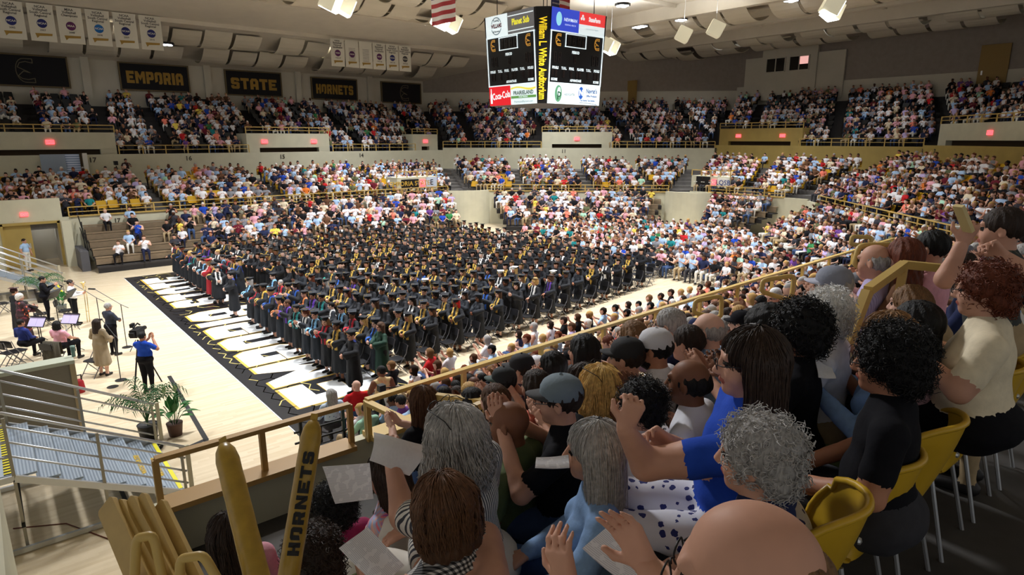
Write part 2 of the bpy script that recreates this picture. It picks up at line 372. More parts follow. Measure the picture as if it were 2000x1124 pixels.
def head_sdf(c,R,f=1.0,beard=False):
    sd=Sdf(); P=lambda x,y,z: c+R@(V3(x,y,z)*f)
    sd.ell(P(0,-.014,.028),V3(.074,.094,.089)*f,SKIN,.02,R); sd.ell(P(0,.024,-.03),V3(.058,.064,.078)*f,SKIN,.03,R)
    sd.ell(P(0,.058,-.088),V3(.026,.024,.022)*f,SKIN,.03,R); sd.ell(P(.03,.045,-.03),V3(.033,.035,.035)*f,SKIN,.02,R); sd.ell(P(-.03,.045,-.03),V3(.033,.035,.035)*f,SKIN,.02,R)
    sd.cone(P(-.036,.077,.034),P(.036,.077,.034),.012*f,.012*f,SKIN,.015)
    for s_ in (1,-1):
        sd.ell(P(.031*s_,.096,.012),V3(.017,.014,.012)*f,0,.012,R,sub=True); sd.ell(P(.031*s_,.078,.012),V3(.0115,.0125,.0065)*f,EYE_,.003,R)
        sd.ell(P(.079*s_,-.012,-.006),V3(.009,.019,.031)*f,SKIN,.008,R@rotm(.35*s_)); sd.ell(P(.088*s_,-.004,-.002),V3(.006,.009,.017)*f,0,.005,R,sub=True)
    sd.cone(P(0,.085,.02),P(0,.106,-.024),.008*f,.0135*f,SKIN,.012); sd.ell(P(.011,.097,-.03),V3(.009,.01,.008)*f,SKIN,.006,R); sd.ell(P(-.011,.097,-.03),V3(.009,.01,.008)*f,SKIN,.006,R)
    sd.cone(P(-.02,.082,-.056),P(0,.09,-.054),.006*f,.0075*f,LIP,.006); sd.cone(P(.02,.082,-.056),P(0,.09,-.054),.006*f,.0075*f,LIP,.006)
    if beard:
        sd.ell(P(0,.035,-.075),V3(.056,.06,.05)*f,ACC,.015,R)
    return sd,P
def person_parts(pose='sit',arms=('clap','clap'),vox=.014,hv=.007,fat=1.0,yaw=0,pitch=0,twist=0,sleeve='short',gown=False,lean=0,custom=None,hsc=1.0,fem=False,beard=False,legs=None,gownlen=.3,neck_open=True,skirt=False,shoulder=1.0):
    """one continuous figure: returns (verts, quads, labels), head centre, head rotation"""
    dz=0 if pose=='sit' else .36      # hips of a standing figure are higher
    body=Sdf(); ft=fat; k=.045
    Rt=rotm(twist)@rotm(0,-lean)
    piv=V3(0,0,.52+dz)
    T=lambda x,y,z: piv+Rt@(V3(x,y,z)-V3(0,0,.52))
    slab=TOP
    body.ell(T(0,-.01,.56),V3(.168*ft,.125*ft,.12),BOT if not gown else TOP,k,Rt)
    body.ell(T(0,.02+.03*(ft-1),.69),V3(.138*ft,.108*ft,.15),TOP,k,Rt)
    body.ell(T(0,.0,.86),V3(.150*(.6+.4*ft)*shoulder,.102*(.5+.5*ft),.165),TOP,k,Rt)
    sh=.165*(.75+.25*ft)*shoulder
    if fem:
        for s_ in (1,-1): body.ell(T(.07*s_,.085,.84),V3(.062,.055,.06)*(.7+.3*ft),TOP,.04,Rt)
    [body.cone(T(0,-.01,.985),T(q*sh,-.01,.952),.056*(.6+.4*ft),.05*(.6+.4*ft),TOP,.05) for q in (1,-1)]
    body.cone(T(0,-.012,.99),T(0,-.005,1.03),.075,.058,TOP,.03)
    hc=T(0,.02,1.152); Rh=rotm(twist*.5+yaw,pitch)
    hd,P=head_sdf(hc,Rh,hsc,beard); hd.cone(P(0,-.02,-.045),T(0,-.008,1.0),.052,.058*(.7+.3*ft),SKIN,.03); hd.cone(T(0,-.008,1.0),T(0,0,.93),.055,.05,SKIN,.02)
    hands=[]
    for s_,ap in ((1,arms[0]),(-1,arms[1])):
        cu=custom.get(s_) if custom else None
        e,wv,dr,nm=ARMS[ap]
        if cu: ap='custom'
        M=V3(s_,1,1); sf=.85+.15*ft
        E_=T(*(V3(*e)*M*V3(sf,1,1))); W_=T(*(V3(*wv)*M)); D_=Rt@(V3(*dr)*M); N_=Rt@(V3(*nm)*M)
        SH=T(s_*(sh+.012),-.01,.94)
        if cu: E_,W_,D_,N_=[np.array(v_,float) for v_ in cu[:4]]
        uf=(.55+.45*ft)
        if gown:
            body.cone(SH,E_,.056,.064,TOP,.03); body.cone(E_,W_*.85+E_*.15,.062,.072,TOP,.03); mid=W_*.75+E_*.25+V3(0,0,-.09); body.cone(E_,mid,.045,.05,TOP,.04)
        else:
            ul={'none':SKIN,'short':TOP,'long':TOP}[sleeve]; half=SH+(E_-SH)*.62
            body.cone(SH,half,.06*uf,.054*uf,ul,.03); body.cone(half,E_,.049*uf if sleeve=='short' else .051*uf,.044*uf,TOP if sleeve=='long' else SKIN,.02)
            body.cone(E_,W_,.043*(.6+.4*ft)*(1.12 if sleeve=='long' else 1),.031*(1.2 if sleeve=='long' else 1),TOP if sleeve=='long' else SKIN,.015)
        hs=Sdf(); ax=(W_-E_)/np.linalg.norm(W_-E_)
        hs.cone(W_-ax*.05,W_+ax*.01,.03,.026,SKIN,.012)
        fd=ax if ap in('lap','knees','down') else D_
        hand(hs,W_,fd,N_,s_,hv,curl={'cross':.3,'clasp':.75,'read':.7,'lap':.4,'chin':.9}.get(ap,.22) if not cu else cu[4],sc=1.0 if not fem else .92)
        hands.append(hs)
    if pose=='sit':
        kn=.115 if fem else .17
        for s_ in (1,-1):
            H_=V3(s_*.09,.0,.52); K_=V3(s_*kn,.44,.53); A_=V3(s_*(kn),.42,.10)
            lf=.6+.4*ft
            body.cone(H_,K_,.090*lf,.066*lf,BOT,.03); body.cone(K_,A_,.062*lf,.042,SKIN if skirt else BOT,.02)
            body.cone(A_+V3(0,-.03,-.06),A_+V3(0,.14,-.065),.042,.036,SHOE,.015); body.cone(A_,A_+V3(0,0,-.03),.04,.045,SHOE,.02)
        if skirt: body.cone(V3(-.08,.1,.52),V3(-.1,.42,.5),.09,.08,BOT,.05); body.cone(V3(.08,.1,.52),V3(.1,.42,.5),.09,.08,BOT,.05)
    else:
        for s_ in (1,-1):
            H_=V3(s_*.09,.0,.52+dz); K_=V3(s_*.10,.02,.48); A_=V3(s_*.10,0,.09); lf=.6+.4*ft
            body.cone(H_,K_,.092*lf,.062*lf,BOT,.03); body.cone(K_,A_,.060*lf,.04,SKIN if (gown or skirt) else BOT,.02)
            body.cone(A_+V3(0,-.03,-.05),A_+V3(0,.14,-.055),.042,.036,SHOE,.015)
        if gown or skirt:
            z0=.98+ (0 if gown else -.1); g=TOP if gown else BOT
            n_=7
            for i in range(n_):
                a=2*PI*i/n_; body.cone(V3(.05*math.cos(a),.03*math.sin(a),z0+.12),V3(.17*math.cos(a),.13*math.sin(a),gownlen),.10,.075,g,.05)
    def bdisp(x,y,z): return .0022*np.sin(x*37+z*19+2*np.sin(z*13+y*9))*np.sin(y*41-z*23)
    parts=[body.mesh(vox,bdisp),hd.mesh(hv)]
    for hs in hands: parts.append(hs.mesh(hv if hv>.02 else .0058 if hv<.007 else .0078))
    V,Q,L=cat_meshes(parts)
    if gown:
        VV=V; V=VV[Q].mean(1); front=(L==TOP)&(V[:,1]>.0)&(V[:,2]>.70+dz*.5)&(V[:,2]<1.07+dz); ax_=np.abs(V[:,0])
        L[front&(ax_>.042)&(ax_<.105)]=ACC; L[(L==TOP)&(V[:,1]<=.0)&(V[:,2]>.93+dz)&(V[:,2]<1.09+dz)&(ax_<.12)]=ACC2
        L[(L==TOP)&(V[:,1]<0)&(V[:,2]>.60+dz)&(V[:,2]<=.93+dz)&(ax_<.03+.09*(V[:,2]-.6-dz)/.33)&(ax_>-.03+.09*(V[:,2]-.6-dz)/.33)]=ACC2; V=VV
    return (V,Q,L),hc,Rh
def hair_parts(style,c,R,f=1.0,hv=.007,seed=0,length=.22,amp=.0035):
    sd=Sdf(); P=lambda x,y,z: c+R@(V3(x,y,z)*f); E=lambda p,r,k=.03,sub=False: sd.ell(P(*p),V3(*r)*f,SKIN,k,R,sub)
    ph=seed*1.7
    if style=='short':
        E((0,-.018,.034),(.083,.103,.095)); 
    elif style=='balding':
        E((0,-.030,.008),(.083,.090,.068)); E((0,.0,.085),(.062,.095,.05),.02,True)
    elif style=='wavy':
        E((0,-.022,.036),(.096,.114,.102))
        for i in range(7):
            a=PI*(.06+.88*i/6); x,y=.082*math.cos(a),-.078*math.sin(a)-.004
            sd.cone(P(x,y,.03),P(x*1.3,y*1.25,-length*(.55)),.042*f,.046*f,SKIN,.03); sd.cone(P(x*1.3,y*1.25,-length*.55),P(x*1.25,y*1.35,-length),.046*f,.026*f,SKIN,.03)
    elif style in('long','bob','pony','bun'):
        E((0,-.02,.036),(.088,.108,.098))
        if style!='bun' and style!='pony':
            Ls=length if style=='long' else .11
            for x,y in ((0,-.075),(.045,-.062),(-.045,-.062),(.073,-.03),(-.073,-.03)):
                sd.cone(P(x,y,.02),P(x*1.2,y*1.02-.012*(style=='long'),-Ls*(1 if abs(x)<.06 else .88)),.046*f,(.038 if style=='long' else .044)*f,SKIN,.035)
        if style=='bun': E((0,-.118,.05),(.04,.034,.038),.015)
        if style=='pony': sd.cone(P(0,-.11,.04),P(0,-.15,-.05),.026*f,.034*f,SKIN,.02); sd.cone(P(0,-.15,-.05),P(0,-.13,-.2),.034*f,.015*f,SKIN,.02)
    elif style=='puff':
        E((0,-.022,.038),(.099,.114,.104)); E((0,-.075,-.03),(.078,.055,.07)) 
    elif style=='afro':
        E((0,-.03,.05),(.122,.125,.118)); E((0,-.08,-.02),(.105,.07,.085))
    elif style=='locs':
        E((0,-.02,.04),(.09,.11,.1))
        for i in range(13):
            a=PI*(.12+.76*i/12); x,y=.085*math.cos(a),-.085*math.sin(a)-.01
            sd.cone(P(x,y,.02),P(x*1.3,y*1.15,-length*(.8+.2*math.sin(i*2.3))),.017*f,.012*f,SKIN,.006)
    # open the face
    top=.055 if style in('short','balding') else .05
    E((0,.115,-.045),(.064 if style in('wavy','long','bob','puff','afro','locs') else .074,.075,.115),.012,True)
    E((0,.085,-.15),(.09,.11,.09),.02,True) if style not in('long','locs','wavy') else None
    if style in('short','balding','bun','pony'):
        E((0,.02,-.10),(.12,.09,.075),.02,True)
        for s_ in(1,-1): E((s_*.085,.0,-.012),(.02,.028,.036),.006,True)
    Rc=R
    def disp(x,y,z):
        lx=(x-c[0])*Rc[0,0]+(y-c[1])*Rc[1,0]+(z-c[2])*Rc[2,0]; ly=(x-c[0])*Rc[0,1]+(y-c[1])*Rc[1,1]+(z-c[2])*Rc[2,1]; lz=(x-c[0])*Rc[0,2]+(y-c[1])*Rc[1,2]+(z-c[2])*Rc[2,2]
        if style in('afro','puff'):
            q=.9 if style=='afro' else .5
            return amp*2.2*q*(np.sin(lx*130+ph)*np.sin(ly*127+2)*np.sin(lz*121+ph)+.6*np.sin(lx*61+ly*40)*np.sin(lz*77+lx*30))
        if style=='wavy': return .007*np.sin(lx*95+4*np.sin(lz*38+ph))*np.sin(ly*88+3*np.sin(lz*33))+.003*np.sin(lz*120+lx*60+ph)
        th=np.arctan2(lx,-ly+.02); return amp*(np.sin(th*16+lz*22+2.5*np.sin(lz*17+ph)+ph)+.6*np.sin(th*29-lz*31+ph))
    return sd.mesh(hv,disp)
def baked(name,parts,mats,it=1):
    V,Q,L=parts; V=smooth_verts(V,Q,it,.35); return npmesh(name,V,Q,mats,L)
def cap_mesh(c,R,m_cap,f=1.0,tilt=0):
    mb=MB(); M=Matrix.Translation(Vector(c))@Matrix([list(r) for r in R]).to_4x4()@Matrix.Scale(f,4)
    prof=[(.089,.035),(.09,.06),(.08,.1),(.062,.124),(.001,.128)]
    vs=[];n=16;fs=[]
    for r,z in prof:
        for k in range(n): vs.append(M@Vector((r*math.cos(2*PI*k/n)*.97,r*math.sin(2*PI*k/n)*1.18-.016,z)))
    for i in range(len(prof)-1):
        for k in range(n): fs.append((i*n+k,i*n+(k+1)%n,(i+1)*n+(k+1)%n,(i+1)*n+k))
    mb.add(vs,fs); 
    Bm=M@Matrix.Translation((0,-.012,.133))@Matrix.Rotation(PI/4,4,'Z')@Matrix.Rotation(tilt,4,'X')
    mb.box((-.122,-.122,-.004),(.122,.122,.004),0,Bm); mb.lathe([(.001,.012),(.010,.010),(.011,.003)],(0,0,0),8,0,Bm)
    t=MB(); t.beam(Bm@Vector((0,0,.008)),Bm@Vector((.118,.0,.007)),.006,.004); p=Bm@Vector((.124,0,.0)); t.tube([p,p+Vector((0,0,-.06)),p+Vector((0,0,-.13))],.004,6,0,.011)
    return mb,t
def tam_mesh(c,R):
    mb=MB(); M=Matrix.Translation(Vector(c))@Matrix([list(r) for r in R]).to_4x4(); prof=[(.088,.05),(.09,.075),(.125,.09),(.13,.112),(.1,.128),(.001,.135)]
    n=16; vs=[M@Vector((r*math.cos(2*PI*k/n),r*math.sin(2*PI*k/n)*1.08-.015,z)) for r,z in prof for k in range(n)]
    mb.add(vs,[(i*n+k,i*n+(k+1)%n,(i+1)*n+(k+1)%n,(i+1)*n+k) for i in range(len(prof)-1) for k in range(n)])
    t=MB(); p=M@Vector((.12,.03,.11)); t.tube([p,p+Vector((0,0,-.1))],.005,6,0,.01); return mb,t
def ballcap(c,R,f=1.0):
    M=Matrix.Translation(Vector(c))@Matrix([list(r) for r in R]).to_4x4()@Matrix.Scale(f,4); n=20; mb=MB()
    prof=[(.090,.028),(.093,.05),(.089,.08),(.075,.108),(.05,.127),(.02,.136),(.001,.137)]
    vs=[M@Vector((r*math.cos(2*PI*k/n)*.96,r*math.sin(2*PI*k/n)*1.14-.014,z)) for r,z in prof for k in range(n)]
    mb.add(vs,[(i*n+k,i*n+(k+1)%n,(i+1)*n+(k+1)%n,(i+1)*n+k) for i in range(len(prof)-1) for k in range(n)])
    mb.lathe([(.001,.146),(.008,.143),(.009,.136)],(0,-.014,0),8,0,M)
    br=MB(); P=[];m_=11
    for z in (0,-.005):
        for row in range(4):
            for i in range(m_):
                a=PI*(i/(m_-1)); x=math.cos(a)*.084; y0=math.sin(a)*.098-.012; q=row/3
                P.append(M@Vector((x*(1-.12*q),y0+q*.075*math.sin(a)**.6,.052-.012*q-.35*x*x*(1+q)*3+z)))
    fs=[]
    for z in range(2):
        o=z*4*m_
        for r_ in range(3):
            for i in range(m_-1):
                a=o+r_*m_+i; fs.append((a,a+1,a+m_+1,a+m_) if z==0 else (a,a+m_,a+m_+1,a+1))
    for i in range(m_-1): a=3*m_+i; b=a+4*m_; fs.append((a,a+1,b+1,b))
    br.add(P,fs); return mb,br
def glasses(c,R,f=1.0,dx=0,dzz=0,rot=0):
    M=Matrix.Translation(Vector(c))@Matrix([list(r) for r in R]).to_4x4()@Matrix.Scale(f,4)@Matrix.Translation((0,dx,dzz))@Matrix.Rotation(rot,4,'X'); mb=MB()
    for s_ in (1,-1):
        mb.tube([M@Vector((s_*.033+.024*math.cos(a),.108+.002*math.cos(a*2),.010+.019*math.sin(a))) for a in [2*PI*i/14 for i in range(15)]],.0018,5)
        mb.tube([M@Vector(p) for p in ((s_*.057,.107,.014),(s_*.078,.095,.016),(s_*.086,.0,.016),(s_*.084,-.03,-.002))],.002,5)
    mb.tube([M@Vector(p) for p in ((-.009,.108,.014),(0,.111,.017),(.009,.108,.014))],.0018,5); return mb

def strands(name,hairparts,hc,R,m,n=320,zlow=-.25,r=.0018,wave=.004,seed=1,seg=15,wfreq=28):
    """fine locks lying on a hair surface, following it from the crown downwards"""
    rg=np.random.default_rng(seed); V=(hairparts[0]-hc)@R; c0=V3(0,-.03,.03); D=V-c0; az=np.arctan2(D[:,0],-D[:,1]); rr=np.linalg.norm(D,axis=1); el=np.arcsin(np.clip(D[:,2]/rr,-1,1)); NA=40
    ai=((az+PI)/(2*PI)*NA).astype(int)%NA; NE=10; T1=np.zeros((NA,NE)); ei=np.clip((el/(PI/2)*NE).astype(int),0,NE-1); up=el>0; np.maximum.at(T1,(ai[up],ei[up]),rr[up])
    NZ=16; T2=np.zeros((NA,NZ)); dn=D[:,2]<=.01; zi=np.clip((D[:,2]/(zlow-.03)*NZ).astype(int),0,NZ-1); rh=np.hypot(D[:,0],D[:,1]); np.maximum.at(T2,(ai[dn],zi[dn]),rh[dn]); mb=MB()
    for q in range(n):
        a0=rg.uniform(-PI,PI); a0=a0 if abs(a0)<2.2 or rg.random()<.15 else a0*.6; ph=rg.uniform(0,6.28); pts=[]; st=rg.uniform(0,.5); en=rg.uniform(.75,1.0); off=rg.uniform(.001,.007)
        for k in range(seg):
            t=st*.5+(en-st*.5)*k/(seg-1); a=a0+.05*math.sin(t*9+ph)+wave*8*math.sin(t*wfreq+ph)*t; i=int((a+PI)/(2*PI)*NA)%NA
            if t<.38:
                e=(PI/2)*(1-t/.38)*.94+.02; fe=e/(PI/2)*NE-.5; e0=int(np.clip(fe,0,NE-2)); w_=fe-e0; rv=T1[i,e0]*(1-w_)+T1[i,e0+1]*w_
                if rv<.05: break
                rv+=off; p=c0+V3(rv*math.cos(e)*math.sin(a),-rv*math.cos(e)*math.cos(a),rv*math.sin(e))
            else:
                z=(zlow)*(t-.38)/.62; fz=min((t-.38)/.62*NZ,NZ-1.01); z0=int(fz); rv=T2[i,z0]*(1-(fz-z0))+T2[i,min(z0+1,NZ-1)]*(fz-z0)
                if rv<.04: break
                rv+=off+wave*math.sin(t*wfreq+ph+1); p=c0+V3(rv*math.sin(a),-rv*math.cos(a),z)
            pts.append(tuple(hc+R@p))
        if len(pts)>3: mb.tube(pts,r*rg.uniform(.7,1.4),3,0,r*.5,cap=False)
    return mb
def curls(name,hairparts,hc,R,n=500,r=.0025,L=.03,seed=1):
    rg=np.random.default_rng(seed); V,Q,_=hairparts; mb=MB(); idx=rg.choice(len(Q),n)
    for f in idx:
        q=V[Q[f]]; c=q.mean(0); nn=np.cross(q[2]-q[0],q[3]-q[1]); nn/=np.linalg.norm(nn)+1e-9
        if (c-hc)@nn<0: nn=-nn
        a=np.cross(nn,rg.normal(size=3)); a/=np.linalg.norm(a)+1e-9; b=np.cross(nn,a); ph=rg.uniform(0,6); l=L*rg.uniform(.5,1.2)
        mb.tube([tuple(c-nn*.004+nn*l*t+(a*math.cos(t*7+ph)+b*math.sin(t*7+ph))*.009) for t in (0,.2,.4,.6,.8,1)],r,3,0,r*.5,cap=False)
    return mb
# ------------------------------------------------------------ plan of the bowl
M_conc=mat('painted_concrete',(.80,.79,.70),.8,var=.05,scale=1.5); M_cream=mat('cream_wall',(.80,.78,.72),.85,var=.04,scale=.8)
M_grey=mat('beige_acoustic_wall',(.60,.565,.53),.95,var=.06,scale=3); M_ceil=mat('ceiling_plaster',(.83,.80,.74),.9,var=.04,scale=1)
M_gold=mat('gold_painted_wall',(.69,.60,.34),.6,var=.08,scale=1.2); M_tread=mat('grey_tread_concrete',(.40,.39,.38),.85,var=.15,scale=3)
M_dark=mat('dark_concrete',(.27,.26,.25),.8,var=.25,scale=2.5,bump=.1); M_rail=mat('gold_rail_paint',(.78,.66,.38),.42)
M_tan=mat('tan_bench_wood',(.52,.45,.36),.5,var=.15,scale=6,stretch=(1,1,8)); M_black=mat('black_paint',(.06,.06,.07),.5); M_yel=mat('yellow_seat_plastic',(.80,.64,.16),.35)
M_seatd=mat('black_seat_plastic',(.07,.07,.08),.5); M_white=mat('white_paint',(.90,.90,.88),.6); M_brown=mat('brown_slot',(.26,.20,.13),.8)
M_exit=mat('exit_sign_red',(1,.30,.33),.4,emit=2.2); M_steel=mat('aluminium',(.78,.79,.80),.32,metal=.75); M_goldp=mat('gold_print',(.80,.66,.26),.5); M_num=mat('number_paint',(.30,.28,.24),.7)
T22=math.tan(PI/8)
SIDES={ # name: base z, rise, rows, pitch, fascia top, upper rise, inward normal angle
'far':dict(b=2.35,r=.20,n=7,p=.86,ft=5.45,ur=.38,nrm=(0,1)),
'corner_far':dict(b=2.4,r=.235,n=7,p=.86,ft=5.65,ur=.40,nrm=(.70711,.70711)),
'end':dict(b=2.5,r=.27,n=7,p=.86,ft=5.9,ur=.42,nrm=(1,0)),
'corner_near':dict(b=2.4,r=.285,n=8,p=.80,ft=6.0,ur=.42,nrm=(.70711,-.70711)),
'near':dict(b=2.10,r=.33,n=8,p=.80,ft=6.2,ur=.42,nrm=(0,-1))}
def seg(side,d):
    v={'f0':(-14,40+d),'AB':(29+d*T22,40+d),'BC':(41+d,28+d*T22),'CD':(41+d,19-d*T22),'DE':(28.8+d*T22,6.8-d),'n0':(.95,6.8-d)}
    a,b={'far':('f0','AB'),'corner_far':('AB','BC'),'end':('BC','CD'),'corner_near':('CD','DE'),'near':('DE','n0')}[side]
    return Vector(v[a]),Vector(v[b])
def strip(mb,side,d0,d1,z0,z1,mi=0):
    a0,b0=seg(side,d0); a1,b1=seg(side,d1); mb.prism([(a0.x,a0.y),(b0.x,b0.y),(b1.x,b1.y),(a1.x,a1.y)],z0,z1,mi)
ORDER=['far','corner_far','end','corner_near','near']
# floor
def court_fn(nt,v):
    x,y,z=sepxyz(nt,v); w_=.075
    row=nmath(nt,'FLOOR',nmath(nt,'DIVIDE',y,w_)); off=nmath(nt,'FRACT',nmath(nt,'MULTIPLY',nmath(nt,'SINE',nmath(nt,'MULTIPLY',row,12.99)),437.5))
    col=nmath(nt,'FLOOR',nmath(nt,'ADD',nmath(nt,'DIVIDE',x,1.1),off)); h=nmath(nt,'FRACT',nmath(nt,'MULTIPLY',nmath(nt,'SINE',nmath(nt,'ADD',nmath(nt,'MULTIPLY',row,3.7),nmath(nt,'MULTIPLY',col,7.3))),91.7))
    a=nmix(nt,h,(.84,.77,.65),(.90,.84,.73)); g=noise(nt,v,6,3,1.0); return nmix(nt,nmath(nt,'MULTIPLY',g,.35),a,(.80,.72,.58))
M_court=pattern('maple_court',court_fn,.22)
mb=MB(); mb.box((-16,3,-.2),(46,46,0)); ob('floor',mb,M_court,kind='structure')
# painted baseline band with lettering
M_mat=mat('black_court_paint',(.085,.085,.10),.35); M_wl=mat('white_court_paint',(.90,.92,.93),.35)
band=MB(); band.box((4.62,13.05,.0),(8.1,34.05,.004)); band.box((4.62,9.2,.0),(33,13.05,.004)); band.box((8.1,34.05,0),(33,33.2,.004)); 
bo=ob('court_border_paint',band,M_mat,kind='structure')
bl=MB(); Mt=frame((7.75,14.25,.006),(0,1,0),(-1,0,0))
block_text(bl,'EMPORIA',2.55,11.0,Mt,0,0,.05,gap=.62); block_text(bl,'EMPORIA',2.55,11.0,Mt,1,.003,-.01,gap=.62)
Mt2=frame((7.75,26.35,.006),(0,1,0),(-1,0,0)); block_text(bl,'STATE',2.55,6.75,Mt2,0,0,.05,gap=.62); block_text(bl,'STATE',2.55,6.75,Mt2,1,.003,-.01,gap=.62)
bl.box((8.02,18.6,.004),(8.07,34,.008),0); bl.box((4.62,13.0,.004),(4.645,34.05,.007),1)
ob('court_lettering',bl,[M_goldp,M_wl],bo)
sl=MB(); Ms=frame((9,12.1,.006),(1,0,0),(0,1,0)); block_text(sl,'EMPORIA STATE',.9,9.5,Ms,0,0,0,gap=.6); ob('sideline_lettering',sl,[M_wl],bo)
hx=MB(); R_=.33; random.seed(3)
for i in range(64):
    for j in range(10):
        cx=4.72+j*R_*1.5; cy=13.3+i*R_*1.732+(j%2)*R_*.866
        if j>2 and not(i<2 or 20.2<i<21.6 or i>34.5): continue
        if j>2 and cx>7.9: continue
        if cy>33.8: continue
        for s_ in range(6):
            if random.random()<.2: continue
            a=PI/3*s_; b=a+PI/3; p=Vector((cx+R_*math.cos(a),cy+R_*math.sin(a),.0075)); q=Vector((cx+R_*math.cos(b),cy+R_*math.sin(b),.0075))
            if p.x<4.7 or q.x<4.7: continue
            n=(q-p).normalized(); t_=Vector((-n.y,n.x,0))*.013; hx.quad(p-t_,q-t_,q+t_,p+t_)
for i in range(16):
    for j in range(7):
        cx=5.0+j*R_*1.5*1.0+i*.0; cx=4.9+i*R_*1.5; cy=9.6+j*R_*1.732+(i%2)*R_*.866
        for s_ in range(6):
            if random.random()<.3: continue
            a=PI/3*s_; b=a+PI/3; p=Vector((cx+R_*math.cos(a),cy+R_*math.sin(a),.0075)); q=Vector((cx+R_*math.cos(b),cy+R_*math.sin(b),.0075))
            if q.y>13 or p.y>13: continue
            n=(q-p).normalized(); t_=Vector((-n.y,n.x,0))*.013; hx.quad(p-t_,q-t_,q+t_,p+t_)
ob('honeycomb_lines',hx,mat('honeycomb_gold',(.86,.78,.45),.5),bo,kind='stuff')
tp=MB()
for a,b in (((3.28,18.7),(3.0,13.95)),((3.0,14.0),(2.0,13.62)),((3.0,14.0),(2.98,13.88))): tp.beam((a[0],a[1],.004),(b[0],b[1],.004),.10,.006)
ob('floor_tape',tp,M_black,bo)
cl=MB()
cl.prism([(1.25,10.1),(1.75,10.9),(2.75,11.1),(3.05,10.2),(2.4,8.6),(1.2,8.4)],.0,.005); ob('corner_floor_logo',cl,mat('navy_floor_paint',(.16,.17,.26),.4),bo)
# tiers
for s in ORDER:
    q=SIDES[s]; n=q['n']; p=q['p']; tot=n*p; q['tot']=tot; za=q['b']+q['r']*(n-1); q['aisle']=za
    lo=MB()
    for k in range(n): strip(lo,s,p*k,p*(k+1),q['b']+q['r']*k-.45,q['b']+q['r']*k)
    strip(lo,s,tot,8.3,za-.4,za)
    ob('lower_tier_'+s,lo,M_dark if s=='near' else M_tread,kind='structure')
    wl=MB()
    if s=='far': wl.box((-14,39.88,0),(.5,40.02,q['b']+.12)); wl.prism([(2.95,39.88),(28.95,39.88),(29,40.02),(2.95,40.02)],0,q['b']+.12)
    else: strip(wl,s,-.12,.02,0.0,2.72 if s=='near' else q['b']+.12)
    ob('wall_front_'+s,wl,M_conc,kind='structure')
    fz=MB(); strip(fz,s,8.3,8.45,za-.05,q['ft'],0)
    if s!='near': ob('wall_fascia_'+s,fz,M_gold if s in('end','corner_near') else M_conc,kind='structure')
    if s=='near': continue
    up=MB(); N=10; P=.82; q['u0']=q['ft']-.12
    strip(up,s,8.45,9.3,q['ft']-.5,q['ft']-.02)
    for j in range(N): strip(up,s,9.0+P*j-.0,9.0+P*(j+1),q['u0']+q['ur']*j-.6,q['u0']+q['ur']*j)
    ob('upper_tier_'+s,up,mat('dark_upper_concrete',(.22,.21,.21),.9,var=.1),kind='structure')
    wb=MB(); zb=q['u0']+q['ur']*9; cut=10.0 if s=='far' else 11.0 if s=='corner_far' else 11.3
    strip(wb,s,17.0,17.3,zb-1,cut,0); strip(wb,s,17.0 if s=='far' else 17.08,17.3,cut,16,0 if s=='far' else 1)
    ob('wall_back_'+s,wb,[M_cream,M_grey],kind='structure')
nl=MB(); nl.box((-14,-8,-.5),(.9,2.2,4.2)); nl.box((.75,2.2,0),(.95,6.8,2.75)); nl.box((-1.0,5.9,0),(-.75,12.2,2.9))
ob('near_vomitory_block',nl,M_conc,kind='structure')
ns=MB(); ns.box((.9,-8,3.6),(40,.4,4.4)); ob('near_cross_aisle',ns,M_dark,kind='structure')
# ceiling
def cz(y): return 15.3-3.25*abs((y-23.5)/33.7)**3
cm=MB(); ys=[-12+i*1.5 for i in range(47)]
for a,b in zip(ys,ys[1:]): cm.add([(-16,a,cz(a)),(62,a,cz(a)),(62,b,cz(b)),(-16,b,cz(b)),(-16,a,cz(a)+.2),(62,a,cz(a)+.2),(62,b,cz(b)+.2),(-16,b,cz(b)+.2)],[(0,3,2,1),(4,5,6,7)])
ceil=ob('ceiling',cm,M_ceil,kind='structure')
# stepped mouldings of the ceiling
for y,dz,w_ in ((47.9,.22,.5),(41.6,.2,.4),(28,.16,.3),(19,.16,.3)):
    t=MB(); t.box((-16,y,cz(y)-dz-.05),(50,y+w_,cz(y)+.1)); ob('ceiling_beam',t,M_ceil,ceil)
for x,dz in ((49.5,.25),(44.5,.2),(38,.18)):
    t=MB(); t.box((x,2,14.6-dz),(x+.5,42,15.3)); ob('ceiling_beam',t,M_ceil,ceil)
# curved acoustic panels
M_cloud=mat('acoustic_panel',(.82,.79,.72),.9)
def cloud_mesh(L,W,sag):
    m=MB(); n=8; top=[];bot=[]
    for i in range(n+1):
        t=-1+2*i/n; z=-sag*(1-t*t); top.append((t*L/2,z+.04)); bot.append((t*L/2,z))
    vs=[];fs=[]
    for x in (-W/2,W/2):
        for (y,z) in bot+top: vs.append((x,y,z))
    k=2*(n+1)
    for i in range(n): fs+= [(i,i+1,k+i+1,k+i),(n+1+i,k+n+1+i,k+n+2+i,n+2+i),(i,n+1+i,n+2+i,i+1),(k+i,k+i+1,k+n+2+i,k+n+1+i)]
    m.add(vs,fs); return m.mesh('ceiling_panel',[M_cloud],False)
CM=[cloud_mesh(3.0,1.85,.55),cloud_mesh(3.4,2.1,.6)]
def cloud(x,y,z,rz,tilt,k,lab,gr):
    o=link('ceiling_panel',CM[k],None,(x,y,z),lab,'ceiling panel',gr); o.rotation_euler=(tilt,0,rz)
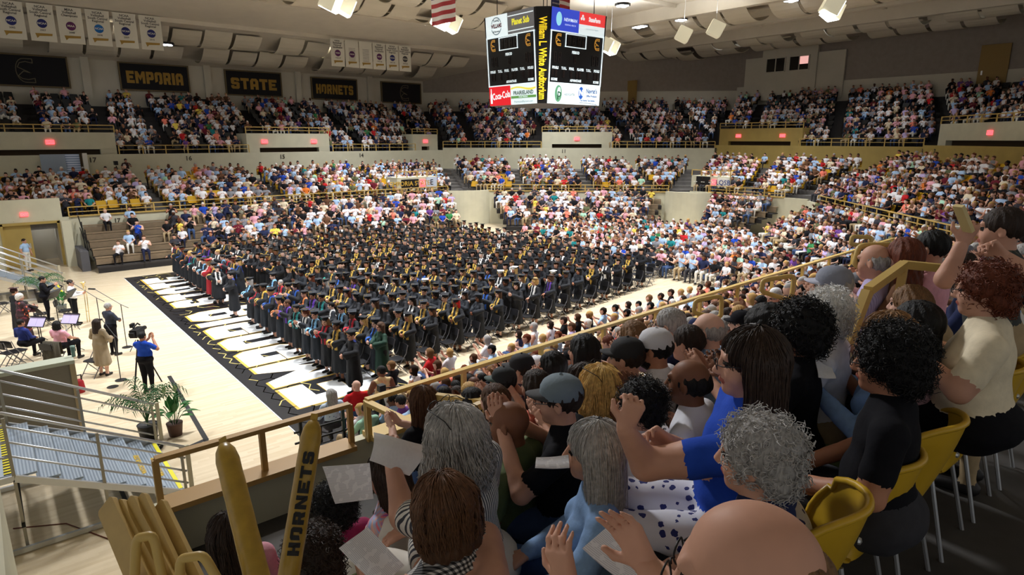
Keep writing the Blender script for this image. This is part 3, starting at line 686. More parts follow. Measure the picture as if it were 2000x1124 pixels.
for row,(y,zz,off) in enumerate(((54.2,-.05,0),(50.9,-.02,4.6),(39.2,-.1,1.5),(36.0,-.05,6.2))):
    for gidx in range(5):
        for i in range(4):
            x=-3.5+off+gidx*9.4+i*2.05
            if x>36: continue
            cloud(x,y,cz(y)+zz-.12,0,(-.20 if row<2 else -.05)+.1*((i%2)-.5),0,['curved cream acoustic ceiling panel low beside the lettered wall panels','curved cream acoustic ceiling panel in the row behind the hanging banners','curved cream acoustic ceiling panel high over the graduates, outer row','curved cream acoustic ceiling panel high over the graduates, inner row'][row],'curved ceiling panels, far side row %s'%'abcd'[row])
for row,(x,off) in enumerate(((54.4,0),(51,3.5),(42,1))):
    for gidx in range(4):
        for i in range(4):
            y=5+off+gidx*9.6+i*2.1
            if y>44: continue
            cloud(x,y,14.55+.2*(row==2)-.2*(y>36),PI/2,.12+.1*((i%2)-.5),0,['curved ceiling panel along the end wall above the booth','curved ceiling panel one row in from the end wall','curved ceiling panel high over the far end of the floor'][row],'curved ceiling panels, end wall row %s'%'abc'[row])
# upper wall panels with school lettering
M_pf=mat('panel_frame',(.42,.36,.24),.6); M_pb=mat('panel_black',(.10,.10,.115),.8); M_pl=mat('panel_gold_letters',(.66,.52,.20),.6); M_po=mat('panel_outline',(.46,.43,.34),.7)
def wpanel(x0,x1,z0,z1,txt,lab):
    t=thing('wall_panel',lab,'wall sign',((x0+x1)/2,56.97,z0))
    def rel(mb): 
        mb.v=[(v[0]-(x0+x1)/2,v[1]-56.97,v[2]-z0) for v in mb.v]; return mb
    b=MB(); b.box((x0,56.86,z0),(x1,56.97,z1)); ob('board',rel(b),M_pb,t)
    f=MB()
    for a,c in (((x0-.1,z0-.1),(x1+.1,z0)),((x0-.1,z1),(x1+.1,z1+.1)),((x0-.1,z0),(x0,z1)),((x1,z0),(x1+.1,z1))): f.box((a[0],56.8,a[1]),(c[0],56.97,c[1]))
    ob('frame',rel(f),M_pf,t)
    l=MB()
    if txt: block_text(l,txt,(z1-z0)*.48,(x1-x0)*.84,frame((x0+(x1-x0)*.08,56.84,z0+(z1-z0)*.24),(1,0,0),(0,0,1)),0,0,0,gap=.7)
    else: emblem(l,frame(((x0+x1)/2+.15,56.84,(z0+z1)/2),(1,0,0),(0,0,1)),(z1-z0)*.42,0,.06)
    ob('lettering' if txt else 'emblem',rel(l),M_pl if txt else M_po,t)
for a in ((.6,6.1,10.05,12.02,None,'black framed wall panel with outlined letter emblem, far left'),(9.4,14.05,10.1,11.95,'EMPORIA','black framed wall panel with gold letters EMPORIA'),(16.95,21.45,10.05,11.9,'STATE','black framed wall panel with gold letters STATE'),(24.3,28.6,10.0,11.75,'HORNETS','black framed wall panel with gold letters HORNETS'),(31.3,35.6,9.95,11.75,None,'black framed wall panel with outlined letter emblem beside the far corner')): wpanel(*a)
i=0
for x in (7.1,15.4,22.9,29.9): 
    t=MB(); t.box((x-.15,56.7,8.6),(x+.35,57.02,12.6)); i+=1; ob('trim_%d'%i,t,M_cream,kind='structure')
# booth and doors at the end wall
bt=MB(); bt.box((57.6,27.3,9.9),(58.0,32.4,15)); bt.box((57.8,25.0,9.9),(58.0,27.3,13.8)); bt.box((57.8,32.4,9.9),(58.0,34.2,13.8)); ob('wall_booth',bt,M_cream,kind='structure')
M_gl=mat('booth_glass',(.16,.15,.14),.1); M_lit=mat('reflection_glow',(1,.75,.72),.4,emit=.6)
for i,(y0,y1) in enumerate(((30.2,31.9),(28.0,29.7))):
    t=MB(); 
    for a,b,c,d in ((y0-.08,y1+.08,12.35,12.43),(y0-.08,y1+.08,13.57,13.65),(y0-.08,y0,12.4,13.6),(y1,y1+.08,12.4,13.6),((y0+y1)/2-.04,(y0+y1)/2+.04,12.4,13.6)): t.box((57.5,a,c),(57.6,b,d))
    wo=ob('window_%d'%(i+1),t,M_cream,kind='structure'); g=MB(); g.box((57.55,y0,12.43),(57.59,y1,13.57)); ob('pane',g,M_gl,wo)
    if i==1: g=MB(); g.box((57.53,28.05,12.9),(57.545,28.8,13.55)); ob('lit_reflection',g,M_lit,wo)  # glowing plate on the glass paints in a reflection
M_door=mat('ochre_door',(.60,.49,.27),.6,var=.05)
dn=0
def door(name_box,hd=None,mi=None):
    global dn; dn+=1; t=MB(); t.box(*name_box); d=ob('door_%d'%dn,t,mi or M_door,kind='structure')
    if hd: h=MB(); h.box(*hd); ob('door_handle',h,M_steel,d)
door(((57.9,13.6,10.0),(58.05,15.4,13.1)),((57.85,15.1,11.0),(57.9,15.2,11.3)))
door(((50.6,41.5,9.6),(50.8,43.0,12.0)))
# upper portals
M_cove=M_conc
def portal(side,t0,t1,lab,m=M_conc,h=1.05,d0=8.42,d1=11.2,slot=True,signs=(.5,)):
    q=SIDES[side]; a,b=seg(side,d0); a2,b2=seg(side,d1); dirv=(b-a).normalized(); n=Vector(q['nrm']); z=q['ft']
    base=a+dirv*t0; Lx=t1-t0; t=thing('stair_portal',lab,'stairwell',(base.x,base.y,z)); M=frame((0,0,0),(dirv.x,dirv.y,0),(n.x,n.y,0))
    c=frame((0,0,0),(dirv.x,dirv.y,0),(0,0,1)) # x along, y up ; z toward viewer? handled with boxes below
    def bx(mb,l0,l1,o0,o1,z0,z1,mi=0):
        vs=[Vector((dirv.x*l+n.x*o,dirv.y*l+n.y*o,zz)) for l in (l0,l1) for o in (o0,o1) for zz in (z0,z1)]
        mb.add(vs,[(0,1,3,2),(4,6,7,5),(0,4,5,1),(2,3,7,6),(0,2,6,4),(1,5,7,3)],mi)
    w_=MB(); bx(w_,0,Lx,.5,d1-d0,.32,.32+h); bx(w_,0,.9,.5,d1-d0,-.1,.33); bx(w_,Lx-.9,Lx,.5,d1-d0,-.1,.33); ob('wall',w_,m,t)
    sl=MB(); bx(sl,.9,Lx-.9,.9,1.0,-.1,.33); ob('opening',sl,M_brown,t)
    for f in signs:
        e=MB(); bx(e,Lx*f-.22,Lx*f+.22,.42,.5,.64,.9); eo=ob('exit_sign',e,M_exit,t)
        try:
            tx=MB(); P0=Vector((dirv.x*Lx*f+n.x*.41,dirv.y*Lx*f+n.y*.41,.77)); put_text(tx,'EXIT',.2,frame(P0,(dirv.x,dirv.y,0) if side=='far' else (dirv.x,dirv.y,0),(0,0,1)),0); ob('exit_letters',tx,M_white,eo)
        except Exception: pass
    r=MB(); bx(r,0,Lx,.5,.56,.32+h+.42,.32+h+.48); bx(r,0,Lx,.5,.55,.32+h+.2,.32+h+.24); ob('top_rail',r,M_rail,t)
    for k in range(int(Lx/1.3)+1):
        p=MB(); l=k*Lx/int(Lx/1.3+.0001) if Lx>1.3 else 0; bx(p,l-.03,l+.03,.5,.56,.32+h,.32+h+.46); ob('post',p,M_rail,t)
    return (side,t0,t1)
PORT=[]
def px_t(side,px,z,d=8.42):
    """distance along a side at which the photograph's column px meets it"""
    a,b=seg(side,d); dv=(b-a).normalized(); best=None
    L=(b-a).length
    for i in range(int(L*10)):
        p=a+dv*i*.1; X=proj((p.x,p.y,z))
        if X[2]>0 and (best is None or abs(X[0]-px)<best[0]): best=(abs(X[0]-px),i*.1)
    return best[1]
PORT.append(portal('far',px_t('far',-40,5.5),px_t('far',230,5.5),'cream stairwell box with red exit sign above the camera operator, far left'))
PORT.append(portal('far',px_t('far',487,5.5),px_t('far',650,5.5),'cream stairwell box with two red exit signs under the STATE panel',signs=(.2,.8)))
PORT.append(portal('far',px_t('far',812,5.5),px_t('far',922,5.5),'cream stairwell box with exit sign left of the scoreboard'))
PORT.append(portal('corner_far',px_t('corner_far',1058,5.7),px_t('corner_far',1195,5.7),'cream stairwell box with exit sign right of the scoreboard'))
PORT.append(portal('end',px_t('end',1362,5.9),px_t('end',1560,5.9),'gold stairwell box with two exit signs under the booth',m=M_gold,signs=(.25,.78)))
PORT.append(portal('corner_near',px_t('corner_near',1815,6.0),px_t('corner_near',2100,6.0),'pale stairwell box with exit sign at the right edge',signs=(.42,)))
# section numbers on the fascia
def number(side,px,z,txt,where,d=8.28,sz=.42):
    t=px_t(side,px,z,d); a,b=seg(side,d); dv=(b-a).normalized(); p=a+dv*t
    m=MB(); put_text(m,txt,sz,frame((p.x,p.y,z),(dv.x,dv.y,0),(0,0,1)),0,.012); ob('section_number',m,M_num,None,label='painted section number %s %s'%(txt,where),cat='number')
for a in (('far',182,5.1,'17','left of the camera operator on the cream wall'),('far',368,5.1,'16','right of the camera operator on the cream wall'),('far',551,5.1,'15','beneath the two-sign stairwell box'),('far',705,5.1,'14','on the cream wall left of the scoreboard'),('corner_far',1100,5.35,'11','on the pale corner wall right of the scoreboard'),('end',1258,5.5,'10','at the left end of the gold wall'),('end',1395,5.5,'9','on the gold wall beneath the booth'),('corner_near',1645,5.6,'8','midway along the gold corner wall'),('corner_near',1825,5.6,'7','at the right end of the gold wall')): number(*a)
number('far',228,2.1,'17','on the low wall above the left bleachers',-.14,.3)
# ------------------------------------------------------------ rails
def rail(pts,lab,h=.42,post=1.3,w_=.07,mid=True,cat='railing',m=M_rail,curb=True,gr=None):
    p0=Vector(pts[0]); t=thing('guard_rail',lab,cat,p0,0,gr); r=MB(); md=MB(); cb=MB()
    for a,b in zip(pts,pts[1:]):
        a=Vector(a)-p0; b=Vector(b)-p0; r.beam(a+Vector((0,0,h)),b+Vector((0,0,h)),w_,.05)
        if mid: md.beam(a+Vector((0,0,h*.5)),b+Vector((0,0,h*.5)),.04,.04)
        if curb: cb.beam(a+Vector((0,0,.03)),b+Vector((0,0,.03)),.3,.06)
    ob('top_rail',r,m,t); 
    if mid: ob('middle_rail',md,m,t)
    if curb: ob('curb',cb,m,t)
    pm=MB(); pm.box((-.03,-.03,0),(.03,.03,h)); pme=pm.mesh('post',[m])
    for a,b in zip(pts,pts[1:]):
        a=Vector(a);b=Vector(b);n=max(1,round((b-a).length/post))
        for k in range(n+1): o=link('post',pme,t,a+(b-a)*k/n-p0)
    return t
def ringrail(side,d,t0,t1,z,lab,**k):
    a,b=seg(side,d); dv=(b-a).normalized(); L=(b-a).length; t1=L+t1 if t1<=0 else t1
    p=a+dv*t0; q=a+dv*t1; return rail([(p.x,p.y,z),(q.x,q.y,z)],lab,**k)
NM={'far':'far long stand','corner_far':'far corner stand','end':'end stand','corner_near':'right corner stand'}
for s in ORDER[:4]:
    q=SIDES[s]; tr=1.6
    if s=='far': ringrail(s,-.05,17.4,-1.8,q['b']+.1,'long gold guard rail at the front of the far stand',h=.5); ringrail(s,-.05,0,13.6,q['b']+.1,'short gold guard rail on the ledge over the left doorway',h=.5)
    else: ringrail(s,-.05,tr,-tr,q['b']+.1,'gold guard rail at the front of the %s'%NM[s],h=.5)
    ps=sorted([(a,b) for (x,a,b) in PORT if x==s]); c=0; a,b=seg(s,8.42); L=(b-a).length; segs=[]
    for (u,v) in ps:
        if u-c>1: segs.append((c,u))
        c=v
    if L-c>1: segs.append((c,L))
    for n_,(u,v) in enumerate(segs): ringrail(s,8.42,u+.05,v-.05,q['ft'],'gold rail on the upper ledge of the %s, %s stretch'%(NM[s],['first','second','third','fourth','fifth'][n_]),h=.55,curb=False)
# lower vomitory beams and doors
def beam_over(px0,px1,z0,z1,lab,side,d,items):
    t0=px_t(side,px0,z0,d); t1=px_t(side,px1,z0,d); a,b=seg(side,d); dv=(b-a).normalized(); n=Vector(SIDES[side]['nrm']); p=a+dv*t0
    t=thing('entrance_canopy',lab,'canopy',(p.x,p.y,z0)); Mx=frame((0,0,0),(dv.x,dv.y,0),(0,0,1)); L=t1-t0
    def bx(mb,l0,l1,o0,o1,z_0,z_1,mi=0):
        vs=[Vector((dv.x*l+n.x*o,dv.y*l+n.y*o,zz)) for l in (l0,l1) for o in (o0,o1) for zz in (z_0,z_1)]
        mb.add(vs,[(0,1,3,2),(4,6,7,5),(0,4,5,1),(2,3,7,6),(0,2,6,4),(1,5,7,3)],mi)
    w_=MB(); bx(w_,0,L,0,1.6,0,z1-z0); ob('beam',w_,M_conc,t)
    r=MB(); bx(r,0,L,0,.06,z1-z0+.38,z1-z0+.44); [bx(r,L*k/4-.03,L*k/4+.03,0,.06,z1-z0,z1-z0+.4) for k in range(5)]; ob('rail',r,M_rail,t)
    for (f0,f1,g0,g1,m,txt,tm,nm) in items:
        e=MB(); bx(e,L*f0,L*f1,-.05,0,(z1-z0)*g0,(z1-z0)*g1); eo=ob(nm,e,m,t)
        if txt:
            tx=MB(); c=dv*L*(f0+f1)/2-n*.06; put_text(tx,txt,(z1-z0)*(g1-g0)*.75,frame((c.x,c.y,(z1-z0)*(g0+g1)/2),(dv.x,dv.y,0),(0,0,1)),0,.004); ob('sign_lettering',tx,tm,eo)
    return t
M_red=mat('sign_red',(.82,.12,.14),.5); M_blu=mat('sign_blue',(.12,.25,.55),.5)
beam_over(776,853,2.75,3.7,'white entrance canopy with emblem signs beyond the graduates','far',.2,[(.1,.52,.2,.85,M_black,'EMPORIA STATE',M_goldp,'sign_board'),(.56,.68,.25,.8,M_exit,'EXIT',M_white,'exit_sign'),(.72,.98,.15,.95,mat('sign_paleblue',(.75,.80,.88),.6),'E',M_black,'banner_sign')])
beam_over(1320,1425,2.9,3.75,'white entrance canopy with scoreboard strip and bank sign','end',.2,[(.14,.5,.12,.95,M_black,'--  --  --',M_white,'score_strip'),(.55,.66,.25,.75,M_exit,'EXIT',M_white,'exit_sign'),(.70,.98,.1,.9,M_white,'LQSB',M_blu,'bank_sign')])
# curved pale walls at the two far corners
for (cx,cy,a0,a1,nm) in ((29.6,41.5,3.5,5.0,'corner_wall'),(42.2,28.6,3.0,4.7,'corner_wall')):
    t=MB(); n=14
    P=[(cx+2.9*math.cos(a0+(a1-a0)*i/n),cy+2.9*math.sin(a0+(a1-a0)*i/n)) for i in range(n+1)]; Q_=[(cx+(x-cx)*.94,cy+(y-cy)*.94) for x,y in P]
    for i in range(n): t.prism([P[i],P[i+1],Q_[i+1],Q_[i]],0,2.6)
    ob('wall_'+('corner_left' if cx<30 else 'corner_right'),t,M_conc,kind='structure')
# left far doorway
lv=MB(); lv.box((-14,39.9,2.3),(3.1,40.2,3.45)); lv.box((-14,39.9,0),(.55,40.2,2.3)); lv.box((2.95,39.0,0),(3.35,40.2,2.35)); ob('wall_left_doorway',lv,M_conc,kind='structure')
fr=MB(); fr.box((.5,39.8,0),(.62,39.95,2.3)); fr.box((2.83,39.8,0),(2.95,39.95,2.3)); fr.box((.5,39.8,2.2),(2.95,39.95,2.32)); ob('trim_9',fr,M_gold,kind='structure')
door(((.62,39.95,0),(1.72,40.02,2.2)),((1.55,39.85,1.0),(1.62,39.95,1.25)),M_gold)
cr=MB(); cr.box((1.72,42.5,0),(2.83,42.6,2.3)); cr.box((2.83,40.1,0),(2.93,42.5,2.3)); ob('wall_corridor',cr,M_cream,kind='structure')
area('corridor_fill',(2.3,41.6,2.25),.4,22,170)  # unseen light added to brighten the dark corridor
es=thing('exit_sign','red lit exit sign over the far left doorway','sign',(1.55,39.9,2.72)); e=MB(); e.box((-.16,-.06,-.1),(.16,0,.1)); ob('housing',e,M_exit,es)
tx=MB(); put_text(tx,'EXIT',.15,frame((0,-.065,0),(1,0,0),(0,0,1)),0,.003); ob('exit_letters',tx,M_white,es)
# left upper doorway with blue daylight door
dd=thing('open_door','pale blue open door beside a lit stairwell, behind the upper row at left','door',(4.0,47.9,3.75))
e=MB(); e.box((-.9,0,0),(.35,.06,1.75)); ob('door_leaf',e,mat('blue_grey_door',(.60,.66,.74),.6),dd)
e=MB(); e.box((.35,.1,0),(1.1,.14,1.75)); ob('lit_stairwell',e,pattern('stair_glimpse',stripes((.55,.65,.80),(.85,.90,1.0),7,.5,2),.7),dd)
e=MB(); e.box((1.1,0,0),(1.22,.2,1.8)); ob('door_jamb',e,M_brown,dd); e=MB(); e.box((1.25,-.02,-.5),(1.5,.1,1.8)); ob('frame',e,M_white,dd)
# vomitory of the near stand: front handrail
rail([(.95,6.7,2.72),(3.05,6.7,2.72)],'brown framed guard rail at the near doorway edge',h=.55,post=1.05,w_=.09,mid=False,m=mat('gold_rail_shaded',(.66,.52,.30),.45))  # darker copy of the rail gold, shade put into its colour
rail([(3.3,6.75,2.72),(12.5,7.15,2.75),(22,7.4,2.8)],'long gold rail in front of the nearest stand',h=.52,post=1.5,w_=.09,mid=False)
rail([(3.3,6.72,2.70),(3.42,5.55,2.72)],'short gold rail returning from the long front rail',h=.52,post=1.1,w_=.09,mid=False,curb=False)
rail([(3.95,6.5,2.72),(4.05,5.7,2.72),(4.75,6.0,2.72)],'small square gold rail frame beside the long front rail',h=.5,post=.8,w_=.07,mid=False,curb=False)
# aluminium bleachers of tan wood under each stand
def bleach(side,lab,t0=.0,t1=0.):
    t=thing('bleacher',lab,'bleachers',(0,0,0)); n=Vector(SIDES[side]['nrm'])
    for i in range(5):
        d=-3.95+.75*i; z=.30+.32*i; a,b=seg(side,d); a2,b2=seg(side,d+.3); a3,b3=seg(side,d+.75); dv=(b-a).normalized(); A=a+dv*t0; B=b-dv*t1
        def pr(d0,d1,z0,z1,nm,m):
            p,q=A+n*(d0),B+n*(d0); r_,s_=B+n*d1,A+n*d1; mm=MB(); mm.prism([(p.x,p.y),(q.x,q.y),(r_.x,r_.y),(s_.x,s_.y)],z0,z1); ob(nm,mm,m,t)
        pr(.42,.72,z+.36,z+.42,'bench_plank',M_tan); pr(.42,.46,z+.06,z+.34,'bench_front',M_tan); pr(0,.75,z-.06,z,'foot_plank',mat('dark_foot_plank',(.20,.19,.19),.7)); pr(.0,.04,z-.30,z-.06,'riser',mat('dark_riser',(.14,.13,.13),.8))
bleach('far','tan plank bleachers along the far side of the floor',17.9,1.5); bleach('corner_far','tan plank bleachers in the far corner',1.8,1.8); bleach('end','tan plank bleachers at the far end',1.8,1.5); bleach('corner_near','tan plank bleachers in the right corner',1.5,1.5); bleach('near','tan plank bleachers under the near stand',.5,3.2)
bs=thing('bleacher_end_box','dark grey folded bleacher end with rails beside the left doorway','bleachers',(3.45,37.0,0))
e=MB(); e.box((-.1,0,0),(.25,2.4,1.0)); ob('side_box',e,mat('end_box_grey',(.33,.33,.35),.6),bs); e=MB()
for y,z in ((.6,2.0),(1.6,2.3)): e.tube([(.3,y,0),(.3,y,z)],.025,6)
e.tube([(.3,.2,1.0),(.3,2.6,2.5)],.025,6); e.tube([(.3,.4,.6),(.3,2.6,1.9)],.02,6); ob('side_rails',e,M_black,bs)
# ------------------------------------------------------------ hanging scoreboard
M_sb=mat('scoreboard_black',(.055,.05,.055),.45); M_lit2=mat('lit_white_panel',(.88,.94,.96),.5,emit=.55); 
def em(n,c,e=.55): return mat(n,c,.5,emit=e)
sb=thing('scoreboard','four sided black scoreboard with sponsor panels hanging over the court','scoreboard',(21.5,23.2,7.95))
ZT=3.95
def hw(z): return 1.98+(2.22-1.98)*z/ZT   # half width grows upward
CH=.30
bd=MB()
def ringp(z):
    h=hw(z); c=CH+.03*z; return [(-h,-h+c),(-h+c,-h),(h-c,-h),(h,-h+c),(h,h-c),(h-c,h),(-h+c,h),(-h,h-c)]
zs=[0,ZT]; vs=[(x,y,z) for z in zs for x,y in ringp(z)]
bd.add(vs,[tuple(range(8))[::-1],tuple(range(8,16))]+[(i,(i+1)%8,8+(i+1)%8,8+i) for i in range(8)]); ob('cabinet',bd,M_sb,sb)
def face_frame(which):
    """local frame of one face: origin at bottom left as seen, x along the face, y up the sloping face"""
    if which=='left': a=Vector((-hw(0),hw(0)-CH,0)); b=Vector((-hw(0),-hw(0)+CH,0)); up=Vector((-(hw(ZT)-hw(0)),0,ZT))
    else: a=Vector((-hw(0)+CH,-hw(0),0)); b=Vector((hw(0)-CH,-hw(0),0)); up=Vector((0,-(hw(ZT)-hw(0)),ZT))
    x=(b-a).normalized(); y=up.normalized(); M=frame(a,x,y); return M@Matrix.Translation((0,0,.01)),(b-a).length,up.length
def panel(M,x0,x1,y0,y1,m,nm,parent,z=.012):
    e=MB(); e.box((x0,y0,0),(x1,y1,z),0,M); return ob(nm,e,m,parent)
def txt(M,s,x,y,size,m,parent,nm='lettering',bold=.004,sx=1,z=.02,rot=0):
    e=MB(); put_text(e,s,size,M@Matrix.Translation((x,y,z))@Matrix.Rotation(rot,4,'Z'),0,bold,sx); return ob(nm,e,m,parent)
def disc(M,x,y,rx,ry,m,parent,nm='logo_disc',z=.018,a0=0,a1=2*PI,inner=0):
    e=MB(); n=28; o=[M@Vector((x+rx*math.cos(a0+(a1-a0)*i/n),y+ry*math.sin(a0+(a1-a0)*i/n),z)) for i in range(n+1)]
    c=[M@Vector((x+inner*rx*math.cos(a0+(a1-a0)*i/n),y+inner*ry*math.sin(a0+(a1-a0)*i/n),z)) for i in range(n+1)]
    e.add(o+c,[(i,i+1,n+2+i,n+1+i) for i in range(n)]); return ob(nm,e,m,parent)
for wf in ('left','right'):
    M,W,H=face_frame(wf); H1=.86; H2=3.05
    # bottom row of sponsors
    if wf=='left':
        p=panel(M,0,W*.47,0,H1,em('cola_red',(.86,.12,.16)),'cola_panel',sb); txt(M,'Coca-Cola',W*.265,.44,.42,M_lit2,p,'script_lettering',.012,.72,rot=.08); e=MB(); e.prism([(.09,.1),(.22,.1),(.23,.45),(.19,.58),(.18,.78),(.13,.78),(.12,.58),(.08,.45)],.014,.02,0,M); ob('bottle_shape',e,M_lit2,p)
        p=panel(M,W*.47,W,0,H1,M_lit2,'prairie_panel',sb); txt(M,'PRAIRIELAND',W*.735,.50,.24,mat('dark_green_print',(.20,.40,.28),.5),p,bold=.006,sx=.95)
        panel(M,W*.48,W*.99,.27,.38,em('green_bar',(.38,.58,.30)),'green_bar',p,.02); txt(M,'P A R T N E R S',W*.735,.325,.09,M_lit2,p,z=.024); txt(M,'PrairieLandPartners.com',W*.735,.12,.13,mat('print_teal',(.45,.58,.58),.5),p,bold=0); 
        e=MB()
        for i in range(12): x=W*.48+i*W*.51/12; e.quad(M@Vector((x,.66+.06*math.sin(i*.5),.02)),M@Vector((x+W*.51/12,.66+.06*math.sin((i+1)*.5),.02)),M@Vector((x+W*.51/12,.74+.05*math.sin((i+1)*.5),.02)),M@Vector((x,.74+.05*math.sin(i*.5),.02)))
        ob('yellow_swoosh',e,em('swoosh_yellow',(.90,.85,.35)),p)
    else:
        p=panel(M,0,W*.53,0,H1,M_lit2,'leaf_logo_panel',sb); disc(M,W*.19,.44,.22,.36,em('logo_green',(.35,.55,.42)),p); disc(M,W*.2,.5,.11,.22,M_lit2,p,'letter_counter',.022); txt(M,'p',W*.205,.45,.5,mat('dark_green_print',(.20,.40,.28),.5),p,bold=.01,z=.025); txt(M,'ASSOCIATES',W*.40,.42,.12,mat('print_grey',(.62,.68,.68),.5),p)
        p=panel(M,W*.53,W,0,H1,M_lit2,'office_supplier_panel',sb); disc(M,W*.62,.52,.16,.27,em('logo_blue',(.12,.32,.66)),p); txt(M,'N',W*.62,.52,.34,M_lit2,p,z=.025,bold=.02); txt(M,"Navrat's",W*.83,.62,.28,mat('print_blue',(.14,.34,.62),.5),p,bold=.006,sx=.78); txt(M,'Office Products',W*.83,.40,.13,mat('print_blue',(.14,.34,.62),.5),p,sx=.85); txt(M,'Your Source. Your Solution.',W*.76,.2,.11,mat('print_blue',(.14,.34,.62),.5),p,sx=.8)
        e=MB(); [e.beam(M@Vector((W*(.6+.06*i),.10-.004*i*i*.5,.02)),M@Vector((W*(.66+.06*i),.10-.004*(i+1)**2*.5,.02)),.02,.01) for i in range(6)]; ob('underline_stroke',e,mat('print_navy',(.1,.15,.3),.5),p)
    # score field
    fr_=MB()
    for a in ((0,W,H1,H1+.05),(0,W,H2-.05,H2),(0,.05,H1,H2),(W-.05,W,H1,H2)): fr_.box((a[0],a[2],0),(a[1],a[3],.03),0,M)
    fb=ob('white_frame',fr_,M_lit2,sb)
    c=MB(); cx0,cx1,cy0,cy1=W*.27,W*.66,2.42,2.98
    for a in ((cx0,cx1,cy0,cy0+.035),(cx0,cx1,cy1-.035,cy1),(cx0,cx0+.035,cy0,cy1),(cx1-.035,cx1,cy0,cy1)): c.box((a[0],a[2],0),(a[1],a[3],.03),0,M)
    ob('clock_frame',c,M_lit2,sb)
    for ex in (.13,.86): e=MB(); emblem(e,M@Matrix.Translation((W*ex-.02,2.68,.01)),.25,0,.16); ob('gold_emblem',e,em('emblem_gold',(.80,.60,.25),.3),sb)
    for s_,x,y,z in (('PERIOD',.47,2.22,.16),('FOULS',.11,1.52,.15),('T.O.L.',.27,1.52,.15),('FOUL',.41,1.52,.15),('PLAYER',.58,1.52,.15),('T.O.L.',.74,1.52,.15),('FOULS',.90,1.52,.15),('ADVANTAGE',.5,1.03,.14),('SCORE',.90,1.03,.14))+((('SCORE',.10,1.03,.14),) if wf=='right' else ()): txt(M,s_,W*x,y,z,M_lit2,sb,'field_label',.008,.85)
    dg=MB()
    def seg7(x,y,w_,h_):
        t_=.035
        for a in ((x,x+w_,y+h_,y+h_+t_),(x,x+w_,y+h_/2,y+h_/2+t_),(x,x+w_,y,y+t_),(x,x+t_,y,y+h_),(x+w_-t_,x+w_,y,y+h_)): dg.box((a[0],a[2],0),(a[1],a[3],.012),0,M)
    for x in (.33,.42,.52,.61): seg7(W*x-.06,2.5,.15,.36)
    for x in (.08,.16,.8,.88): seg7(W*x,1.75,.16,.4)
    seg7(W*.45,1.78,.13,.3)
    for x in (.07,.13,.27,.41,.52,.58,.74,.87,.93): seg7(W*x-.05,1.14,.11,.26)
    ob('dark_digits',dg,mat('unlit_digits',(.17,.13,.12),.4),sb)
    # top row
    if wf=='left':
        p=panel(M,0,W*.47,H2,H,M_lit2,'towing_panel',sb); disc(M,W*.23,3.5,.38,.38,mat('print_slate',(.45,.52,.58),.5),p,'ring',.018,0,2*PI,.9); panel(M,W*.05,W*.42,3.38,3.62,M_lit2,'name_plate',p,.022); txt(M,'WILLIAMS',W*.235,3.5,.24,mat('print_maroon',(.5,.2,.25),.5),p,bold=.012,sx=.72,z=.026); txt(M,'Towing',W*.23,3.73,.14,M_sb,p,z=.026,rot=.05); txt(M,'& Recovery',W*.23,3.27,.1,M_sb,p,z=.026)
        p=panel(M,W*.47,W,H2,H,em('sub_grey',(.42,.42,.43),.35),'sub_shop_panel',sb); txt(M,'Planet Sub',W*.735,3.52,.36,em('sub_yellow',(.92,.88,.2)),p,bold=.012,sx=.78); [panel(M,W*.48,W*.99,y,y+.04,M_lit2,'white_line',p,.02) for y in (3.16,3.78)]
    else:
        p=panel(M,0,W*.5,H2,H,em('health_blue',(.22,.30,.80)),'health_panel',sb); disc(M,W*.13,3.52,.17,.28,em('logo_cyan',(.6,.88,.96)),p); txt(M,'NEWMAN',W*.34,3.52,.19,M_lit2,p,bold=.004,sx=.95); txt(M,'REGIONAL HEALTH',W*.34,3.32,.09,M_lit2,p,bold=0,sx=.85)
        p=panel(M,W*.5,W,H2,H,M_lit2,'insurance_panel',sb); q=panel(M,W*.5,W,3.44,H,em('insurer_red',(.92,.25,.25)),'red_field',p,.02); txt(M,'StateFarm',W*.79,3.68,.25,M_lit2,p,bold=.012,sx=.75,z=.028); [disc(M,W*.56+dx,3.7+dy,.06,.06,M_lit2,p,'three_oval_mark',.028) for dx,dy in ((0,.08),(-.07,-.03),(.07,-.03))]; txt(M,'Local Insurance Agent',W*.75,3.28,.09,mat('print_grey',(.62,.68,.68),.5),p,bold=0)
# corner strip lettering
cz0=Vector((-hw(0)+CH*.5,-hw(0)+CH*.5,0)); cz1=Vector((-hw(ZT)+(CH+.12)*.5,-hw(ZT)+(CH+.12)*.5,ZT)); upv=(cz1-cz0).normalized(); xv=Vector((1,-1,0)).normalized(); nv=xv.cross(upv)
Mc=frame(cz0+nv*.03,-upv,xv); e=MB(); put_text(e,'William L. White Auditorium',.46,Mc@Matrix.Translation((-1.85,0,.0)),0,.012,.62); ob('corner_lettering',e,em('corner_yellow',(.95,.80,.15),.6),sb)
for sx_,sy_ in ((-1.6,-1.6),(1.6,-1.6),(-1.6,1.6),(1.6,1.6)): e=MB(); e.tube([(sx_,sy_,ZT),(sx_,sy_,7.2)],.02,5); ob('hanging_cable',e,M_black,sb)
